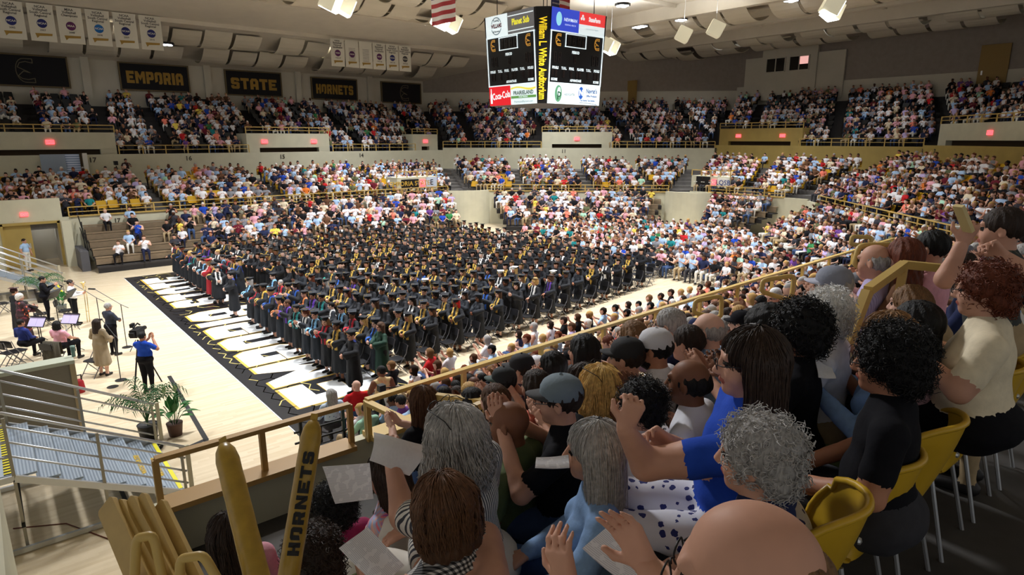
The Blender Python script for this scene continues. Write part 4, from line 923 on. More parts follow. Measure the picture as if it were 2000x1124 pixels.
# flags
M_fr=mat('flag_red',(.66,.20,.22),.8); M_fw=mat('flag_white',(.88,.86,.84),.8); M_fb=mat('flag_blue',(.22,.24,.42),.8)
def flag(loc,rz,w_,lab,h=2.6):
    t=thing('flag',lab,'flag',loc,rz); f=MB(); n=13; m_=12
    for i in range(n):
        for j in range(m_):
            x0=w_*j/m_; x1=w_*(j+1)/m_; wv=lambda x: .04*math.sin(x*5)
            f.add([(x0,wv(x0),-h*i/n),(x1,wv(x1),-h*i/n),(x1,wv(x1),-h*(i+1)/n),(x0,wv(x0),-h*(i+1)/n)],[(0,1,2,3)],2 if (i<7 and x1<=w_*.42) else i%2)
    fo=ob('cloth',f,[M_fr,M_fw,M_fb],t); so=MB()
    for r_ in range(6):
        for c_ in range(6): x=.06+c_*w_*.065; z=-.1-r_*.2; so.add([(x,-.06,z),(x+.05,-.06,z),(x+.05,-.06,z-.07),(x,-.06,z-.07)],[(0,1,2,3)])
    ob('stars',so,M_fw,fo); p=MB(); p.tube([(0,0,.02),(w_,0,.02)],.03,6); ob('flag_bar',p,M_steel,t)
P=at_y(945,0,25.2); flag((18.2,27.8,14.3),-PI/2+.05,1.9,'American flag hanging behind the left face of the scoreboard',2.5)
flag((24.4,25.9,14.1),.1,1.6,'American flag hanging behind the right face of the scoreboard',2.3)
# championship banners
M_ban=mat('banner_cloth',(.83,.82,.77),.85,emit=0); M_bt=mat('banner_print_grey',(.28,.27,.28),.8); M_bb=mat('banner_navy',(.15,.17,.42),.8); M_bg=mat('banner_gold',(.62,.50,.24),.8); M_bc=mat('banner_blue',(.12,.40,.68),.8); M_bp=mat('banner_purple',(.36,.16,.36),.8)
def banner(x,w_,h,zt,y,lines,logo,year,lab,gr):
    t=thing('championship_banner',lab,'banner',(x,y,zt),0,gr); c=MB(); c.box((0,-.01,-h),(w_,.01,0)); ob('cloth',c,M_ban,t); l=MB(); F=lambda u,v: frame((w_*u,-.02,-h*v),(1,0,0),(0,0,1))
    for i,s_ in enumerate(lines): put_text(l,s_,h*.088,F(.5,.08+.078*i),0,.004)
    if logo:
        m,lt=logo
        vs=[F(.5,.52)@Vector((h*.12*math.cos(2*PI*k/20),h*.12*math.sin(2*PI*k/20),.002)) for k in range(20)]; l.add(vs,[tuple(range(20))],m); put_text(l,lt,h*.075,F(.5,.52)@Matrix.Translation((0,0,.006)),5,.004)
    if year: put_text(l,year,h*.07,F(.5,.70),0,.002)
    l.add([F(0,0)@Vector(p) for p in ((w_*.18,-h*.79,.002),(w_*.85,-h*.78,.002),(w_*.83,-h*.84,.002),(w_*.34,-h*.86,.002),(w_*.24,-h*.92,.002))],[(0,1,2,3,4)],2)
    if not lines:
        for k in range(9): l.add([F(0,0)@Vector(p) for p in ((w_*.25,-h*(.3+.055*k),.002),(w_*.75,-h*(.3+.055*k),.002),(w_*.75,-h*(.312+.055*k),.002),(w_*.25,-h*(.312+.055*k),.002))],[(0,1,2,3)],0)
    ob('printing',l,[M_bt,M_bb,M_bg,M_bc,M_bp,M_ban],t)
NV=['NCAA','Volleyball','South Central','Regional']
YB=47.6; zt=13.9
for x,a in zip((2.2,3.62,5.02,6.44,7.86,9.28),((NV,(1,'NCAA'),'2005'),(NV,(1,'NCAA'),'2007'),(['MIAA','Volleyball','Champions'],(4,'MIAA'),'2008'),(NV,(3,'NCAA'),'2008'),(NV,(1,'NCAA'),'2009'),(NV,(1,'NCAA'),'2010'))):
    banner(x,1.24,2.05,zt+.12,YB,a[0],a[1],a[2],'white volleyball banner marked %s %s, %s'%(a[0][0],a[2],{'2005':'leftmost','2007':'dark blue logo','2008':'hexagon logo' if a[0][0]=='MIAA' else 'bright blue logo','2009':'second from right','2010':'rightmost'}[a[2]]),'volleyball banners')
NB=['NAIA','Basketball','National','Semifinalist']
for i,(x,a) in enumerate(zip((22.0,23.18,24.36,25.54,26.72,27.9),((NB,(4,'NAIA'),'1946-47','basketball banner with purple logo, leftmost'),(None,(4,'NAIA'),'','list banner with purple logo near the top'),(None,None,'','list banner headed by a gold wordmark'),(NB,(4,'NAIA'),'1965-66','basketball banner with purple logo, fourth along'),(['NCAA','Basketball','South Central','Regional'],(1,'NCAA'),'2001-02','basketball banner with blue round logo'),(['NCAA','Basketball','South Central','Regional'],(0,'NCAA'),'2004-05','basketball banner with black round logo')))):
    banner(x,1.1,2.0,13.85,YB,a[0] or [],a[1],a[2],'white '+a[3],'basketball banners')
# hanging lamp boxes and ceiling lamps
M_lampw=mat('lamp_face',(1,1,.96),.5,emit=7); M_lampb=mat('lamp_box',(.86,.84,.74),.6,emit=.25)
def lampbox(px,py,z,n,lab,s=.95,rz=0,dim=False):
    P=at_z(px,py,z); t=thing('hanging_lamp_box',lab,'lamp',P,rz)
    for i in range(n):
        o=(i-(n-1)/2)*1.15*s; M=Matrix.Translation((o,0,0))@Matrix.Rotation(.35+.5*i,4,'Z')@Matrix.Rotation(.45,4,'X')@Matrix.Scale(s*.5,4)
        b=MB(); b.prism([(-.8,-.8),(.8,-.8),(.62,.9),(-.62,.9)],-.8,.9,0,M); bo_=ob('lamp_housing',b,M_lampb,t); f=MB(); f.box((-.72,-.87,-.72),(.72,-.81,.8),0,M); f.box((-.72,-.72,-.86),(.72,.72,-.81),0,M); ob('lamp_face',f,M_lampb if dim else M_lampw,bo_)
    u=area('ceiling_fill',tuple(P+Vector((0,0,.9))),.8,(170 if not dim else 60),165,tgt=tuple(P+Vector((0,0.01,3))))  # upward fill added at each box to brighten the ceiling
    c=MB(); [c.tube([((i-(n-1)/2)*1.15*s,0,.3),((i-(n-1)/2)*1.15*s,0,14.9-z)],.012,4) for i in range(n)]; ob('wire',c,M_steel,t)
for a in ((660,8,13,2,'pair of bright lamp boxes hanging at the top of the picture left of centre'),(872,43,12.6,2,'pair of bright lamp boxes hanging just left of the scoreboard'),(1188,90,12.4,2,'pair of lamp boxes hanging just right of the scoreboard'),(1335,68,12.8,1,'single cream lamp box hanging right of the scoreboard pair'),(1398,57,12.9,1,'tilted single cream lamp box beside the first single box'),(1625,16,12.8,2,'pair of large lamp boxes hanging at the top right')): lampbox(*a,rz=.4,dim=(a[3]==1))
for i,(px,py) in enumerate(((1216,12),(1330,40),(1245,54),(838,48),(1545,2),(1620,48),(1418,79),(1880,14),(325,88),(1254,52))):
    z=14.7; P=at_z(px,py,z if px not in(325,) else 12.6); t=thing('ceiling_lamp','black round cluster ceiling lamp, number along the ceiling from %s'%['the scoreboard outward','the single lamp box','the pair of boxes','the left boxes','the top right boxes','the end wall panels','the booth','the far right corner','the volleyball banners','the middle bay'][i],'lamp',P)
    b=MB(); b.lathe([(.001,.16),(.5,.16),(.5,.02),(.001,.02)],n=8); ob('housing',b,M_black,t); f=MB()
    for k in range(4): f.lathe([(.001,-.03),(.17,-.02),(.18,.02)],(.24*math.cos(k*PI/2+.4),.24*math.sin(k*PI/2+.4),0),10)
    ob('lamp_lens',f,mat('lamp_lens',(.95,.97,1),.4,emit=6),t)
# ------------------------------------------------------------ people: colours
TOPC={'white':(.90,.90,.92),'pale blue':(.66,.78,.92),'pink':(.90,.66,.72),'navy':(.14,.17,.30),'black':(.08,.08,.10),'grey':(.52,.53,.56),'royal blue':(.15,.30,.72),'red':(.75,.14,.16),
'olive':(.40,.42,.30),'purple':(.42,.26,.55),'maroon':(.42,.12,.18),'cream':(.88,.83,.72),'teal':(.12,.50,.52),'coral':(.92,.50,.42),'yellow':(.92,.82,.35),'lavender':(.74,.68,.86),'brown':(.40,.28,.20),'charcoal':(.22,.22,.25),'mint':(.66,.84,.74),'green':(.22,.50,.30),'orange':(.88,.48,.20)}
TW=[.24,.13,.06,.09,.17,.10,.025,.025,.02,.012,.025,.05,.01,.015,.008,.03,.02,.07,.015,.006,.005]
SK={'s0':(.86,.69,.61),'s1':(.78,.59,.50),'s2':(.71,.50,.39),'s3':(.50,.33,.24),'s4':(.36,.23,.17)}; SW=[.36,.33,.16,.09,.06]
HR={'dark brown':(.16,.11,.08),'black':(.055,.05,.05),'brown':(.30,.20,.13),'blonde':(.72,.58,.36),'grey':(.62,.61,.60),'auburn':(.38,.18,.10),'bright red':(.72,.10,.08),'white':(.85,.84,.82),'light brown':(.46,.34,.22)}; HW=[.24,.13,.20,.12,.14,.04,.0,.04,.09]
BC={'jeans':(.25,.33,.48),'black':(.08,.08,.10),'khaki':(.66,.58,.45),'dark grey':(.22,.22,.24),'white':(.86,.85,.82),'navy':(.12,.14,.24)}
def M_(pre,d,k,**kw): return mat(pre+k.replace(' ','_'),d[k],**kw)
def cloth(k): return M_('cloth_',TOPC,k,rough=.9,var=.06,scale=30,bump=.25,spec=.15)
def skin(k): return M_('skin_',SK,k,rough=.55,var=.11,scale=7,bump=.12,spec=.3)
def hairm(k): return M_('hair_',HR,k,rough=.62,var=.35,scale=26,bump=.6,spec=.3,stretch=(5,5,.7))
def bottom(k): return M_('trousers_',BC,k,rough=.9,var=.08,scale=25,bump=.2,spec=.15)
M_eye=mat('eye_dark',(.10,.08,.07),.25); M_shoe=mat('shoe_dark',(.12,.11,.11),.5); 
def lipm(k): 
    c=SK[k]; return mat('lip_'+k,(c[0]*.82,c[1]*.58,c[2]*.58),.5)
def pick(d,w_=None): return random.choices(list(d),w_)[0]
def person_from(me,hairme,top,sk_,bot,hair,label,group=None,parent_cat='person',shoe=None,acc=None,acc2=None):
    o=link('person',me,None,None,label,parent_cat,group)
    for i,m in enumerate((skin(sk_),top,bot,shoe or M_shoe,M_eye,lipm(sk_),acc or top,acc2 or top)):
        o.material_slots[i].link='OBJECT'; o.material_slots[i].material=m
    if hairme:
        h=link('hair',hairme,o); h.material_slots[0].link='OBJECT'; h.material_slots[0].material=hair
    return o
DM=[mat('slot_%d'%i,(.5,.5,.5)) for i in range(8)]
# templates -------------------------------------------------
TPL=[]
tcfg=[ # arms, fem, fat, yaw, sleeve, hair styles
(('clap','clap'),0,1.15,.0,'short',('short','balding')),(('clap','clap'),1,1.0,.75,'short',('long','bob')),(('lap','lap'),0,1.3,.75,'short',('short','balding')),
(('lap','knees'),1,1.1,.0,'none',('long','pony')),(('clap','clap'),0,1.0,-.75,'long',('short','puff')),(('read','read'),1,1.0,-.75,'short',('long','bob')),
(('cross','cross'),0,1.25,.9,'short',('short',)),(('claphigh','claphigh'),1,1.2,.9,'short',('bun','puff','long')),(('knees','knees'),0,1.05,.4,'long',('short',)),(('chin','lap'),1,.95,.9,'long',('long','afro'))]
for i,(ar,fem,fat,yaw,sl,hs) in enumerate(tcfg):
    parts,hc,R=person_parts('sit',ar,vox=.016,hv=.0085,fat=fat,yaw=yaw,fem=bool(fem),sleeve=sl,lean=.08*(i%3==0),pitch=-.08)
    me=baked('seated_person',parts,DM); TPL.append(dict(me=me,hair={h:baked('hair',hair_parts(h,hc,R,hv=.009,seed=i,length=.26,amp=.004),[DM[0]]) for h in hs},fem=fem,yaw=yaw,act={'clap':'clapping','claphigh':'clapping high','lap':'hands in lap','read':'reading','cross':'arms crossed','knees':'hands on knees','chin':'hand at chin'}[ar[0]],hc=hc,R=R))
TST=[]
for i,(ar,fem,yaw) in enumerate(((('down','down'),0,.3),(('clap','clap'),1,.3))):
    parts,hc,R=person_parts('stand',ar,vox=.016,hv=.0085,fem=bool(fem),yaw=yaw,sleeve='short'); me=baked('standing_person',parts,DM)
    TST.append(dict(me=me,hair={h:baked('hair',hair_parts(h,hc,R,hv=.009,seed=i,length=.26,amp=.004),[DM[0]]) for h in (('short',) if not fem else ('long',))},fem=fem,yaw=yaw))
# low detail crowd --------------------------------------------
def lowpoly(parts_cfg,hairlen,vox,dec,board=False,ratio=None,target=260):
    (V,Q,L),hc,R=person_parts(vox=vox,hv=vox*.62 if vox<.06 else .036,**parts_cfg)
    me=npmesh('tmp',V,Q,DM,L,False); o=bpy.data.objects.new('tmp',me); COL.objects.link(o)
    d=o.modifiers.new('d','DECIMATE'); me.calc_loop_triangles(); d.ratio=min(1,target/len(me.loop_triangles)); dg=bpy.context.evaluated_depsgraph_get(); dg.update(); m2=bpy.data.meshes.new_from_object(o.evaluated_get(dg))
    m2.calc_loop_triangles(); nv=len(m2.vertices); nt_=len(m2.loop_triangles); V2=np.empty(nv*3); m2.vertices.foreach_get('co',V2); V2=V2.reshape(-1,3)
    T2=np.empty(nt_*3,int); m2.loop_triangles.foreach_get('vertices',T2); T2=T2.reshape(-1,3); pi=np.empty(nt_,int); m2.loop_triangles.foreach_get('polygon_index',pi); mi=np.empty(len(m2.polygons),int); m2.polygons.foreach_get('material_index',mi); lab=mi[pi]
    bpy.data.objects.remove(o); bpy.data.meshes.remove(m2)
    C=V2[T2].mean(1); loc=(C-hc)@R
    hairmask=(lab==SKIN)&((loc[:,2]>.030)|((loc[:,1]<.015)&(loc[:,2]>-.06-hairlen)))&(np.abs(loc[:,0])<.14)&(np.abs(loc[:,1])<.2)&(loc[:,2]>-.3)
    lab=np.where(hairmask,9,lab); V2=V2.copy(); 
    hv_=np.unique(T2[hairmask]); V2[hv_]=hc+(V2[hv_]-hc)*1.18
    if board:
        a=cap_mesh(hc,R,None)[0]; bv=np.array([tuple(v) for v in a.v[-8-24:]]); 
        c=hc+R@V3(0,-.01,.13); X=R@V3(.17,0,0); Y=R@V3(0,.17,0); Z=R@V3(0,0,.012); n0=len(V2)
        V2=np.concatenate([V2,[c+X,c+Y,c-X,c-Y,c+X-Z,c+Y-Z,c-X-Z,c-Y-Z]]); T2=np.concatenate([T2,np.array([(0,1,2),(0,2,3),(4,6,5),(4,7,6),(0,4,1),(1,4,5),(2,6,3),(3,6,7)])+n0]); lab=np.concatenate([lab,np.full(8,10)])
    return V2,T2,lab
def crowd_mesh(name,items,tmpls,label,cat):
    """items: (x,y,z,rz,scale,tmpl,colours dict label->rgb)"""
    Vs=[];Ts=[];Cs=[];o=0
    for (x,y,z,rz,sc,ti,cols) in items:
        V,T,l=tmpls[ti]; c,s_=math.cos(rz),math.sin(rz); W=V*sc; W=np.stack([W[:,0]*c-W[:,1]*s_+x,W[:,0]*s_+W[:,1]*c+y,W[:,2]+z],1)
        pal=np.array([cols.get(k,cols[TOP]) for k in range(11)]); Vs.append(W);Ts.append(T+o);Cs.append(pal[l]);o+=len(V)
    V=np.concatenate(Vs);T=np.concatenate(Ts);C=np.concatenate(Cs)
    m=MATS.get('crowd_colours')
    if not m:
        m=bpy.data.materials.new('crowd_colours'); m.use_nodes=True; b=m.node_tree.nodes['Principled BSDF']; b.inputs['Roughness'].default_value=.85; b.inputs['Specular IOR Level'].default_value=.2
        a=m.node_tree.nodes.new('ShaderNodeAttribute'); a.attribute_name='cloth_colour'; m.node_tree.links.new(a.outputs['Color'],b.inputs['Base Color']); MATS['crowd_colours']=m
    me=npmesh(name,V,T,[m],None,True,False); at=me.attributes.new('cloth_colour','FLOAT_COLOR','CORNER')
    cc=np.repeat(np.concatenate([C,np.ones((len(C),1))],1),3,0).astype(np.float32)
    if len(me.loops)==len(cc): at.data.foreach_set('color',cc.ravel())
    return link(name,me,None,None,label,cat,None,'stuff')
LOWS=[lowpoly(dict(pose='sit',arms=('clap','clap'),fat=1.2),.0,.05,0,target=340),lowpoly(dict(pose='sit',arms=('lap','lap'),fat=1.05,fem=True),.25,.05,0,target=340),lowpoly(dict(pose='sit',arms=('claphigh','clap'),fat=1.1,fem=True,sleeve='none'),.25,.05,0,target=340)]
LOWS+=[lowpoly(dict(pose='sit',arms=('clap','clap'),fat=1.2,yaw=.3),.0,.03,0,target=1000),lowpoly(dict(pose='sit',arms=('lap','lap'),fat=1.05,fem=True,sleeve='none'),.25,.03,0,target=1000),lowpoly(dict(pose='sit',arms=('claphigh','clap'),fat=1.1,fem=True,yaw=-.3),.25,.03,0,target=1000)]
LOWU=[lowpoly(dict(pose='sit',arms=('clap','clap'),fat=1.25),.0,.06,0,target=190),lowpoly(dict(pose='sit',arms=('lap','lap'),fat=1.1,fem=True,sleeve='none'),.25,.06,0,target=190)]
LOWG=[lowpoly(dict(pose='stand',arms=('clasp','clasp'),gown=True),.0,.06,0,board=True,target=420),lowpoly(dict(pose='stand',arms=('clap','clap'),gown=True),.25,.06,0,board=True,target=420)]
LOWG+=[lowpoly(dict(pose='stand',arms=('clasp','clasp'),gown=True,yaw=.2),.0,.03,0,board=True,target=1500),lowpoly(dict(pose='stand',arms=('clap','clap'),gown=True,fem=True),.25,.03,0,board=True,target=1500)]
def lin(c): return srgb(c)
def crowd_cols():
    t=pick(TOPC,TW); s_=pick(SK,SW); h=pick(HR,HW); b=pick(BC); return {SKIN:lin(SK[s_]),TOP:lin(TOPC[t]),BOT:lin(BC[b]),SHOE:(.02,.02,.02),EYE_:lin(SK[s_]),LIP:lin(SK[s_]),ACC:lin(TOPC[t]),ACC2:lin(TOPC[t]),9:lin(HR[h]),10:(.01,.01,.01)}
# seats --------------------------------------------------------
STAGE=Vector((-3,23.5))
def face_dir(x,y,n,blend):
    s_=(STAGE-Vector((x,y))).normalized(); v=(-n*(1-blend)+s_*blend).normalized(); return math.atan2(v.y,v.x)-PI/2
ORD=['first','second','third','fourth','fifth','sixth','seventh','eighth','ninth','tenth','eleventh','twelfth','thirteenth','fourteenth']
SEATS=[]  # dict(x,y,z,rz,zone,row,idx,stand)
def seat_rows(side,d0,pitch,n,z0,dz,occ,zone,gaps,t0=0,t1=0,sp=.54,zsit=0,blend=.35,pgap=1.1):
    nrm=Vector(SIDES[side]['nrm'])
    for k in range(n):
        d=d0+pitch*k; a,b=seg(side,d); dv=(b-a).normalized(); L=(b-a).length; t=t0+random.random()*.1; idx=0
        while t<L-t1:
            g=False
            for (u,v) in gaps(side,d): 
                if u<t<v: g=True; t=v+.02; break
            if g: continue
            idx+=1; p=a+dv*t; jx=random.uniform(-.04,.04)
            SEATS.append(dict(x=p.x+dv.x*jx,y=p.y+dv.y*jx,z=z0+dz*k+zsit,rz=face_dir(p.x,p.y,nrm,blend)+random.uniform(-.2,.2),zone=zone,row=k,idx=idx,empty=random.random()>occ,side=side,nrz=math.atan2(-nrm.y,-nrm.x)-PI/2)); t+=sp
AISLES={}
def lower_gaps(side,d):
    L0={'far':43,'corner_far':17,'end':9,'corner_near':17,'near':28}[side]; g=[]
    ta={'far':[px_t('far',292,3,3.0),px_t('far',520,3,3.),px_t('far',728,3,3.)],'corner_far':[4.3,9.6,14.2],'end':[4.6],'corner_near':[4.5,10.5],'near':[9.6,17.2]}[side]
    for t in ta:
        if side=='far': g.append((t-.6,t+.6))
        else: g.append((t+d*T22*.5-.6,t+d*T22*.5+.6))
    if side=='far' and d<2.0: pass
    return g
def upper_gaps(side,d):
    g=[]
    for (s_,u,v) in PORT:
        if s_==side and d<11.4: g.append((u-.3,v+.3))
    a,b=seg(side,d); L=(b-a).length; n=max(1,int(L/7)); off=d*T22*.5 if side!='far' else 0
    for i in range(n+1):
        c=3.2+i*7.1; g.append((c-.55,c+.55))
    if side=='far': g+= [(px_t('far',210,5.5,d)-.6,px_t('far',210,5.5,d)+.6)]
    return g
for s_ in ORDER[:4]:
    q=SIDES[s_]; occ={'far':.93,'corner_far':.93,'end':.92,'corner_near':.93}[s_]
    seat_rows(s_,.45,q['p'],q['n'],q['b'],q['r'],occ,'lower',lower_gaps,t0=.6,t1=1.4)
    seat_rows(s_,9.3,.78,10,q['u0'],q['ur'],.84 if s_!='far' else .80,'upper',upper_gaps,t0=.5,t1=.6,sp=.56)
def nogap(s_,d): return [(20.4,21.5),(11,12)] if s_=='far' else []
for s_,t0,t1,occ in (('far',18.3,1.8,.86),('corner_far',2.2,2.2,.95),('end',2.2,1.8,.95),('corner_near',2,2,.95)):
    seat_rows(s_,-3.95+.46,.75,5,.30,.32,occ,'bleacher',nogap,t0=t0,t1=t1,sp=.58)
# left-most far bleacher rows are only part filled
for q in SEATS:
    if q['zone']=='bleacher' and q['side']=='far' and q['x']<9 and random.random()<.35: q['empty']=True
    if q['zone']=='bleacher' and q['side']=='far' and q['x']<4.6: q['empty']=True
    if q['zone']=='upper' and q['side']=='far' and q['x']<7.5 and random.random()<.35: q['empty']=True
for k in range(5):     # near bleachers
    d=-3.95+.46+.75*k; a,b=seg('near',d); dv=(b-a).normalized(); L=(b-a).length; t=.6; i=0
    while t<L-3.5:
        p=a+dv*t; i+=1; SEATS.append(dict(x=p.x,y=p.y,z=.30+.32*k,rz=face_dir(p.x,p.y,Vector((0,-1)),.5)+random.uniform(-.2,.2),zone='nearbleacher',row=k,idx=i,empty=random.random()>.93,side='near',nrz=0)); t+=.56
for k in range(3):
    for i in range(36):
        x=6.9+i*.58+(k%2)*.25; SEATS.append(dict(x=x+random.uniform(-.05,.05),y=11.3+.72*k,z=0,rz=face_dir(x,12,Vector((0,-1)),.6)+random.uniform(-.2,.2),zone='nearfloor',row=k,idx=i+1,empty=random.random()>.9,side='near',nrz=0))
# floor audience on folding chairs
def ringdist(x,y): return max((Vector((x,y))-seg(s_,0)[0]).dot(Vector(SIDES[s_]['nrm'])) for s_ in ORDER)
for i in range(12):
    for j in range(34):
        x=24.6+i*.98; y=11.2+j*.58+(i%2)*.2
        if 19.2<y<20.4 and i<7: continue
        if i<2 and (y<14.2 or y>25): continue
        if ringdist(x,y)>-4.5: continue
        SEATS.append(dict(x=x,y=y,z=0,rz=PI/2+random.uniform(-.25,.25),zone='floor',row=i,idx=j+1,empty=random.random()>.93,side='end',nrz=PI/2))
HERO_XY=[]
def near_seats():
    for k in range(8):
        y=6.8-.56-.8*k; x=1.35 if k>0 else 3.6; i=0
        while x<30-.3*k:
            g=[(9.3,10.3),(17.5,18.5)]
            if not any(u<x<v for u,v in g):
                i+=1; SEATS.append(dict(x=x,y=y+.02,z=2.10+.33*k,rz=face_dir(x,y,Vector((0,-1)),.35)+random.uniform(-.15,.15),zone='near',row=k,idx=i,empty=random.random()>.97,side='near',nrz=0))
            x+=.53
near_seats()
# ------------------------------------------------------------ the people nearest the camera, one by one
NEAR_MIN=5.2
def hcalc(yaw,pitch,twist,lean,pose='sit'):
    dz=0 if pose=='sit' else .36; Rt=rotm(twist)@rotm(0,-lean); piv=V3(0,0,.52+dz); return piv+Rt@(V3(0,.02,1.152)-V3(0,0,.52)),rotm(twist*.5+yaw,pitch)
def cw(k): return cloth(k)
P_stripe=pattern('shirt_thin_stripe',stripes((.86,.85,.82),(.22,.23,.27),62,.55,0,.012)); P_ging=pattern('gingham_black_white',gingham((.85,.84,.82),(.42,.42,.42),(.08,.08,.09),62))
P_floral=pattern('white_floral_trousers',blots((.86,.86,.90),(.14,.17,.42),24,.54,None)); P_tie=pattern('tie_dye_top',tiedye([(.55,.35,.75),(.95,.50,.50),(.60,.75,.92),(.95,.70,.60),(.75,.55,.80)],7))
P_plaid=pattern('tan_plaid_shirt',gingham((.88,.82,.68),(.62,.50,.36),(.35,.27,.20),17)); P_camo=pattern('dark_floral_shirt',blots((.20,.21,.20),(.72,.70,.64),8,.38,(.36,.36,.30)))
P_whpat=pattern('white_dotted_top',blots((.86,.84,.84),(.40,.38,.42),60,.30)); P_dots=pattern('white_collar_dots',blots((.90,.90,.93),(.15,.18,.35),70,.28)); P_grpat=pattern('grey_patterned_shirt',stripes((.68,.68,.66),(.22,.22,.22),38,.5,2,.05))
P_lavst=pattern('lavender_stripe_shirt',stripes((.74,.70,.86),(.62,.58,.76),90,.6,0)); P_wtee=pattern('white_print_tee',blots((.82,.82,.80),(.55,.55,.54),22,.42)); P_denim=mat('denim_shirt',(.50,.63,.80),.85,var=.12,scale=30,bump=.3)
P_robe=pattern('orange_black_floral',blots((.20,.12,.14),(.85,.42,.30),6,.45,(.45,.20,.28))); P_leop=pattern('brown_leopard_dress',blots((.60,.54,.44),(.34,.29,.23),55,.38)); P_blflor=pattern('blue_white_floral',blots((.75,.82,.90),(.25,.38,.60),18,.42)); P_hawblack=pattern('black_leafy_shirt',blots((.09,.09,.10),(.75,.75,.72),16,.25))
HEROES=[]
def H(px,py,d,label,**k): 
    k.update(px=px,py=py,d=d,label=label); HEROES.append(k)
H(1462,966,.88,'bald man with black glasses clapping, bottom right corner of the crowd',skin='s1',hair='light brown',hs='balding',hf=.992,top=P_grpat,bot='khaki',tot=.45,rz=.45,yaw=.5,pitch=-.22,fat=1.15,glasses=1,fine=1,
  hands={1:((1420,1240,1.2),(1268,1112,1.42),(1215,1020,1.45),(-1,.2,.2),.3),-1:((1180,1260,1.5),(1112,1150,1.55),(1085,1060,1.55),(1,0,.2),.45)})
H(1492,806,1.80,'grey curly-haired woman in navy top with ear showing, behind the blue-shirted woman',skin='s1',hair='grey',hs='puff',top=cw('navy'),bot='black',delta=.12,rz=.3,yaw=.75,fem=True,fat=1.2,fine=1,strand=('curl',700))
H(1478,640,2.25,'large woman with long dark hair, glasses and royal blue shirt clapping',skin='s1',hair='dark brown',hs='long',hl=.50,sc=1.06,top=cw('royal blue'),bot=P_floral,tot=.8,keep=1,rz=.72,yaw=.25,pitch=-.03,fem=True,fat=1.5,glasses=1,fine=1,strand=('long',420),
  hands={-1:((1262,908,2.22),(1222,838,2.12),(1240,790,2.1),(1,.3,0),1.0),1:((1395,915,2.35),(1310,865,2.3),(1262,838,2.28),(-.6,.5,0),.8)})
H(1748,640,2.32,'person with bushy black curly hair, glasses and black tee at the row end',skin='s2',hair='black',hs='afro',top=cw('black'),bot='dark grey',delta=.0,rz=.3,yaw=.75,fat=1.2,glasses=1,fine=1,strand=('curl',1200))
H(1938,507,2.75,'woman with reddish brown hair and glasses in loose cream blouse at the right edge',skin='s1',hair='auburn',hs='puff',top=cw('cream'),bot='black',delta=-.05,rz=.25,yaw=.75,fem=True,fat=1.45,glasses=1,strand=('curl',500))
H(1968,402,3.35,'man in dark floral shirt raising a fist with a gold clapper, top right',skin='s1',hair='dark brown',hs='short',top=P_camo,bot='khaki',delta=-.1,rz=.35,yaw=.65,fat=1.2,pose='stand',
  hands={1:((2050,560,3.0),(1960,500,3.1),(1925,470,3.1),(-.5,.3,0),.9),-1:((1845,545,3.1),(1880,475,3.05),(1898,437,3.0),(.8,.2,0),1.2)})
H(856,923,2.15,'woman with brown bob in black and white gingham top, front centre, reading',skin='s1',hair='brown',hs='bob',top=P_ging,bot='black',tot=.2,rz=.1,yaw=.15,pitch=-.22,fem=True,fat=1.15,sleeve='none',fine=1,strand=('bob',420),
  hands={1:((975,1190,2.0),(870,1110,2.25),(800,1085,2.3),(0,0,-1),.5),-1:((735,1180,2.3),(715,1150,2.3),(700,1100,2.3),(.5,0,.4),.5)})
H(884,791,2.5,'woman with long wavy grey hair and striped shirt holding a big white programme',skin='s1',hair='grey',hs='wavy',hl=.24,shoulder=1.22,top=P_stripe,bot=mat('white_trousers',(.86,.84,.80),.9),tot=.35,keep=1,rz=.42,yaw=.35,fem=True,fat=1.65,fine=1,sc=1.04,strand=('wave',420),sunglasses=1,
  hands={-1:((790,1010,2.5),(765,905,2.6),(760,870,2.62),(.6,.2,-.3),.8)})
H(650,948,3.0,'child with black curly hair and magenta top beside the tie-dye girl',skin='s3',hair='black',hs='afro',top=mat('cloth_magenta',(.60,.16,.34),.9),bot='jeans',tot=.1,rz=.2,yaw=-.05,fat=.9,sc=.82,fine=1,strand=('curl',1100))
H(603,1024,2.35,'person with bushy dark hair at the bottom edge between the gold thunder sticks',skin='s1',hair='dark brown',hs='puff',top=cw('olive'),bot='jeans',tot=.1,rz=.0,yaw=0,pitch=-.25,fat=1.0,fine=1,strand=('curl',800))
H(440,1003,2.85,'girl with straight dark brown hair in pink, behind the left thunder stick',skin='s0',hair='dark brown',hs='long',hl=.32,top=cw('pink'),bot='jeans',tot=.5,rz=.5,yaw=.2,pitch=-.1,fem=True,sc=.88,fine=1,strand=('long',300))
H(748,884,3.05,'girl with long dark hair in tie-dye top reading an open programme',skin='s1',hair='dark brown',hs='long',hl=.40,top=P_tie,bot='jeans',tot=.8,rz=.45,yaw=.3,pitch=-.2,fem=True,sc=.9,fine=1,strand=('long',300))
H(998,786,3.05,'bald dark-skinned man in olive green polo beside the striped shirt woman',skin='s3',hair=None,hs=None,top=mat('cloth_army_green',(.36,.42,.28),.9,bump=.25,var=.06,scale=30),bot='navy',tot=.6,rz=.3,yaw=.55,fat=1.25,fine=1)
H(1098,733,2.95,'man in grey-blue baseball cap, glasses and black tee clapping at his face',skin='s1',hair='dark brown',hs='short',top=cw('black'),bot='jeans',delta=.05,rz=.45,yaw=.5,fat=1.15,glasses=1,cap=((.45,.51,.55),(.24,.24,.25)),arms=('claphigh','claphigh'),fine=1)
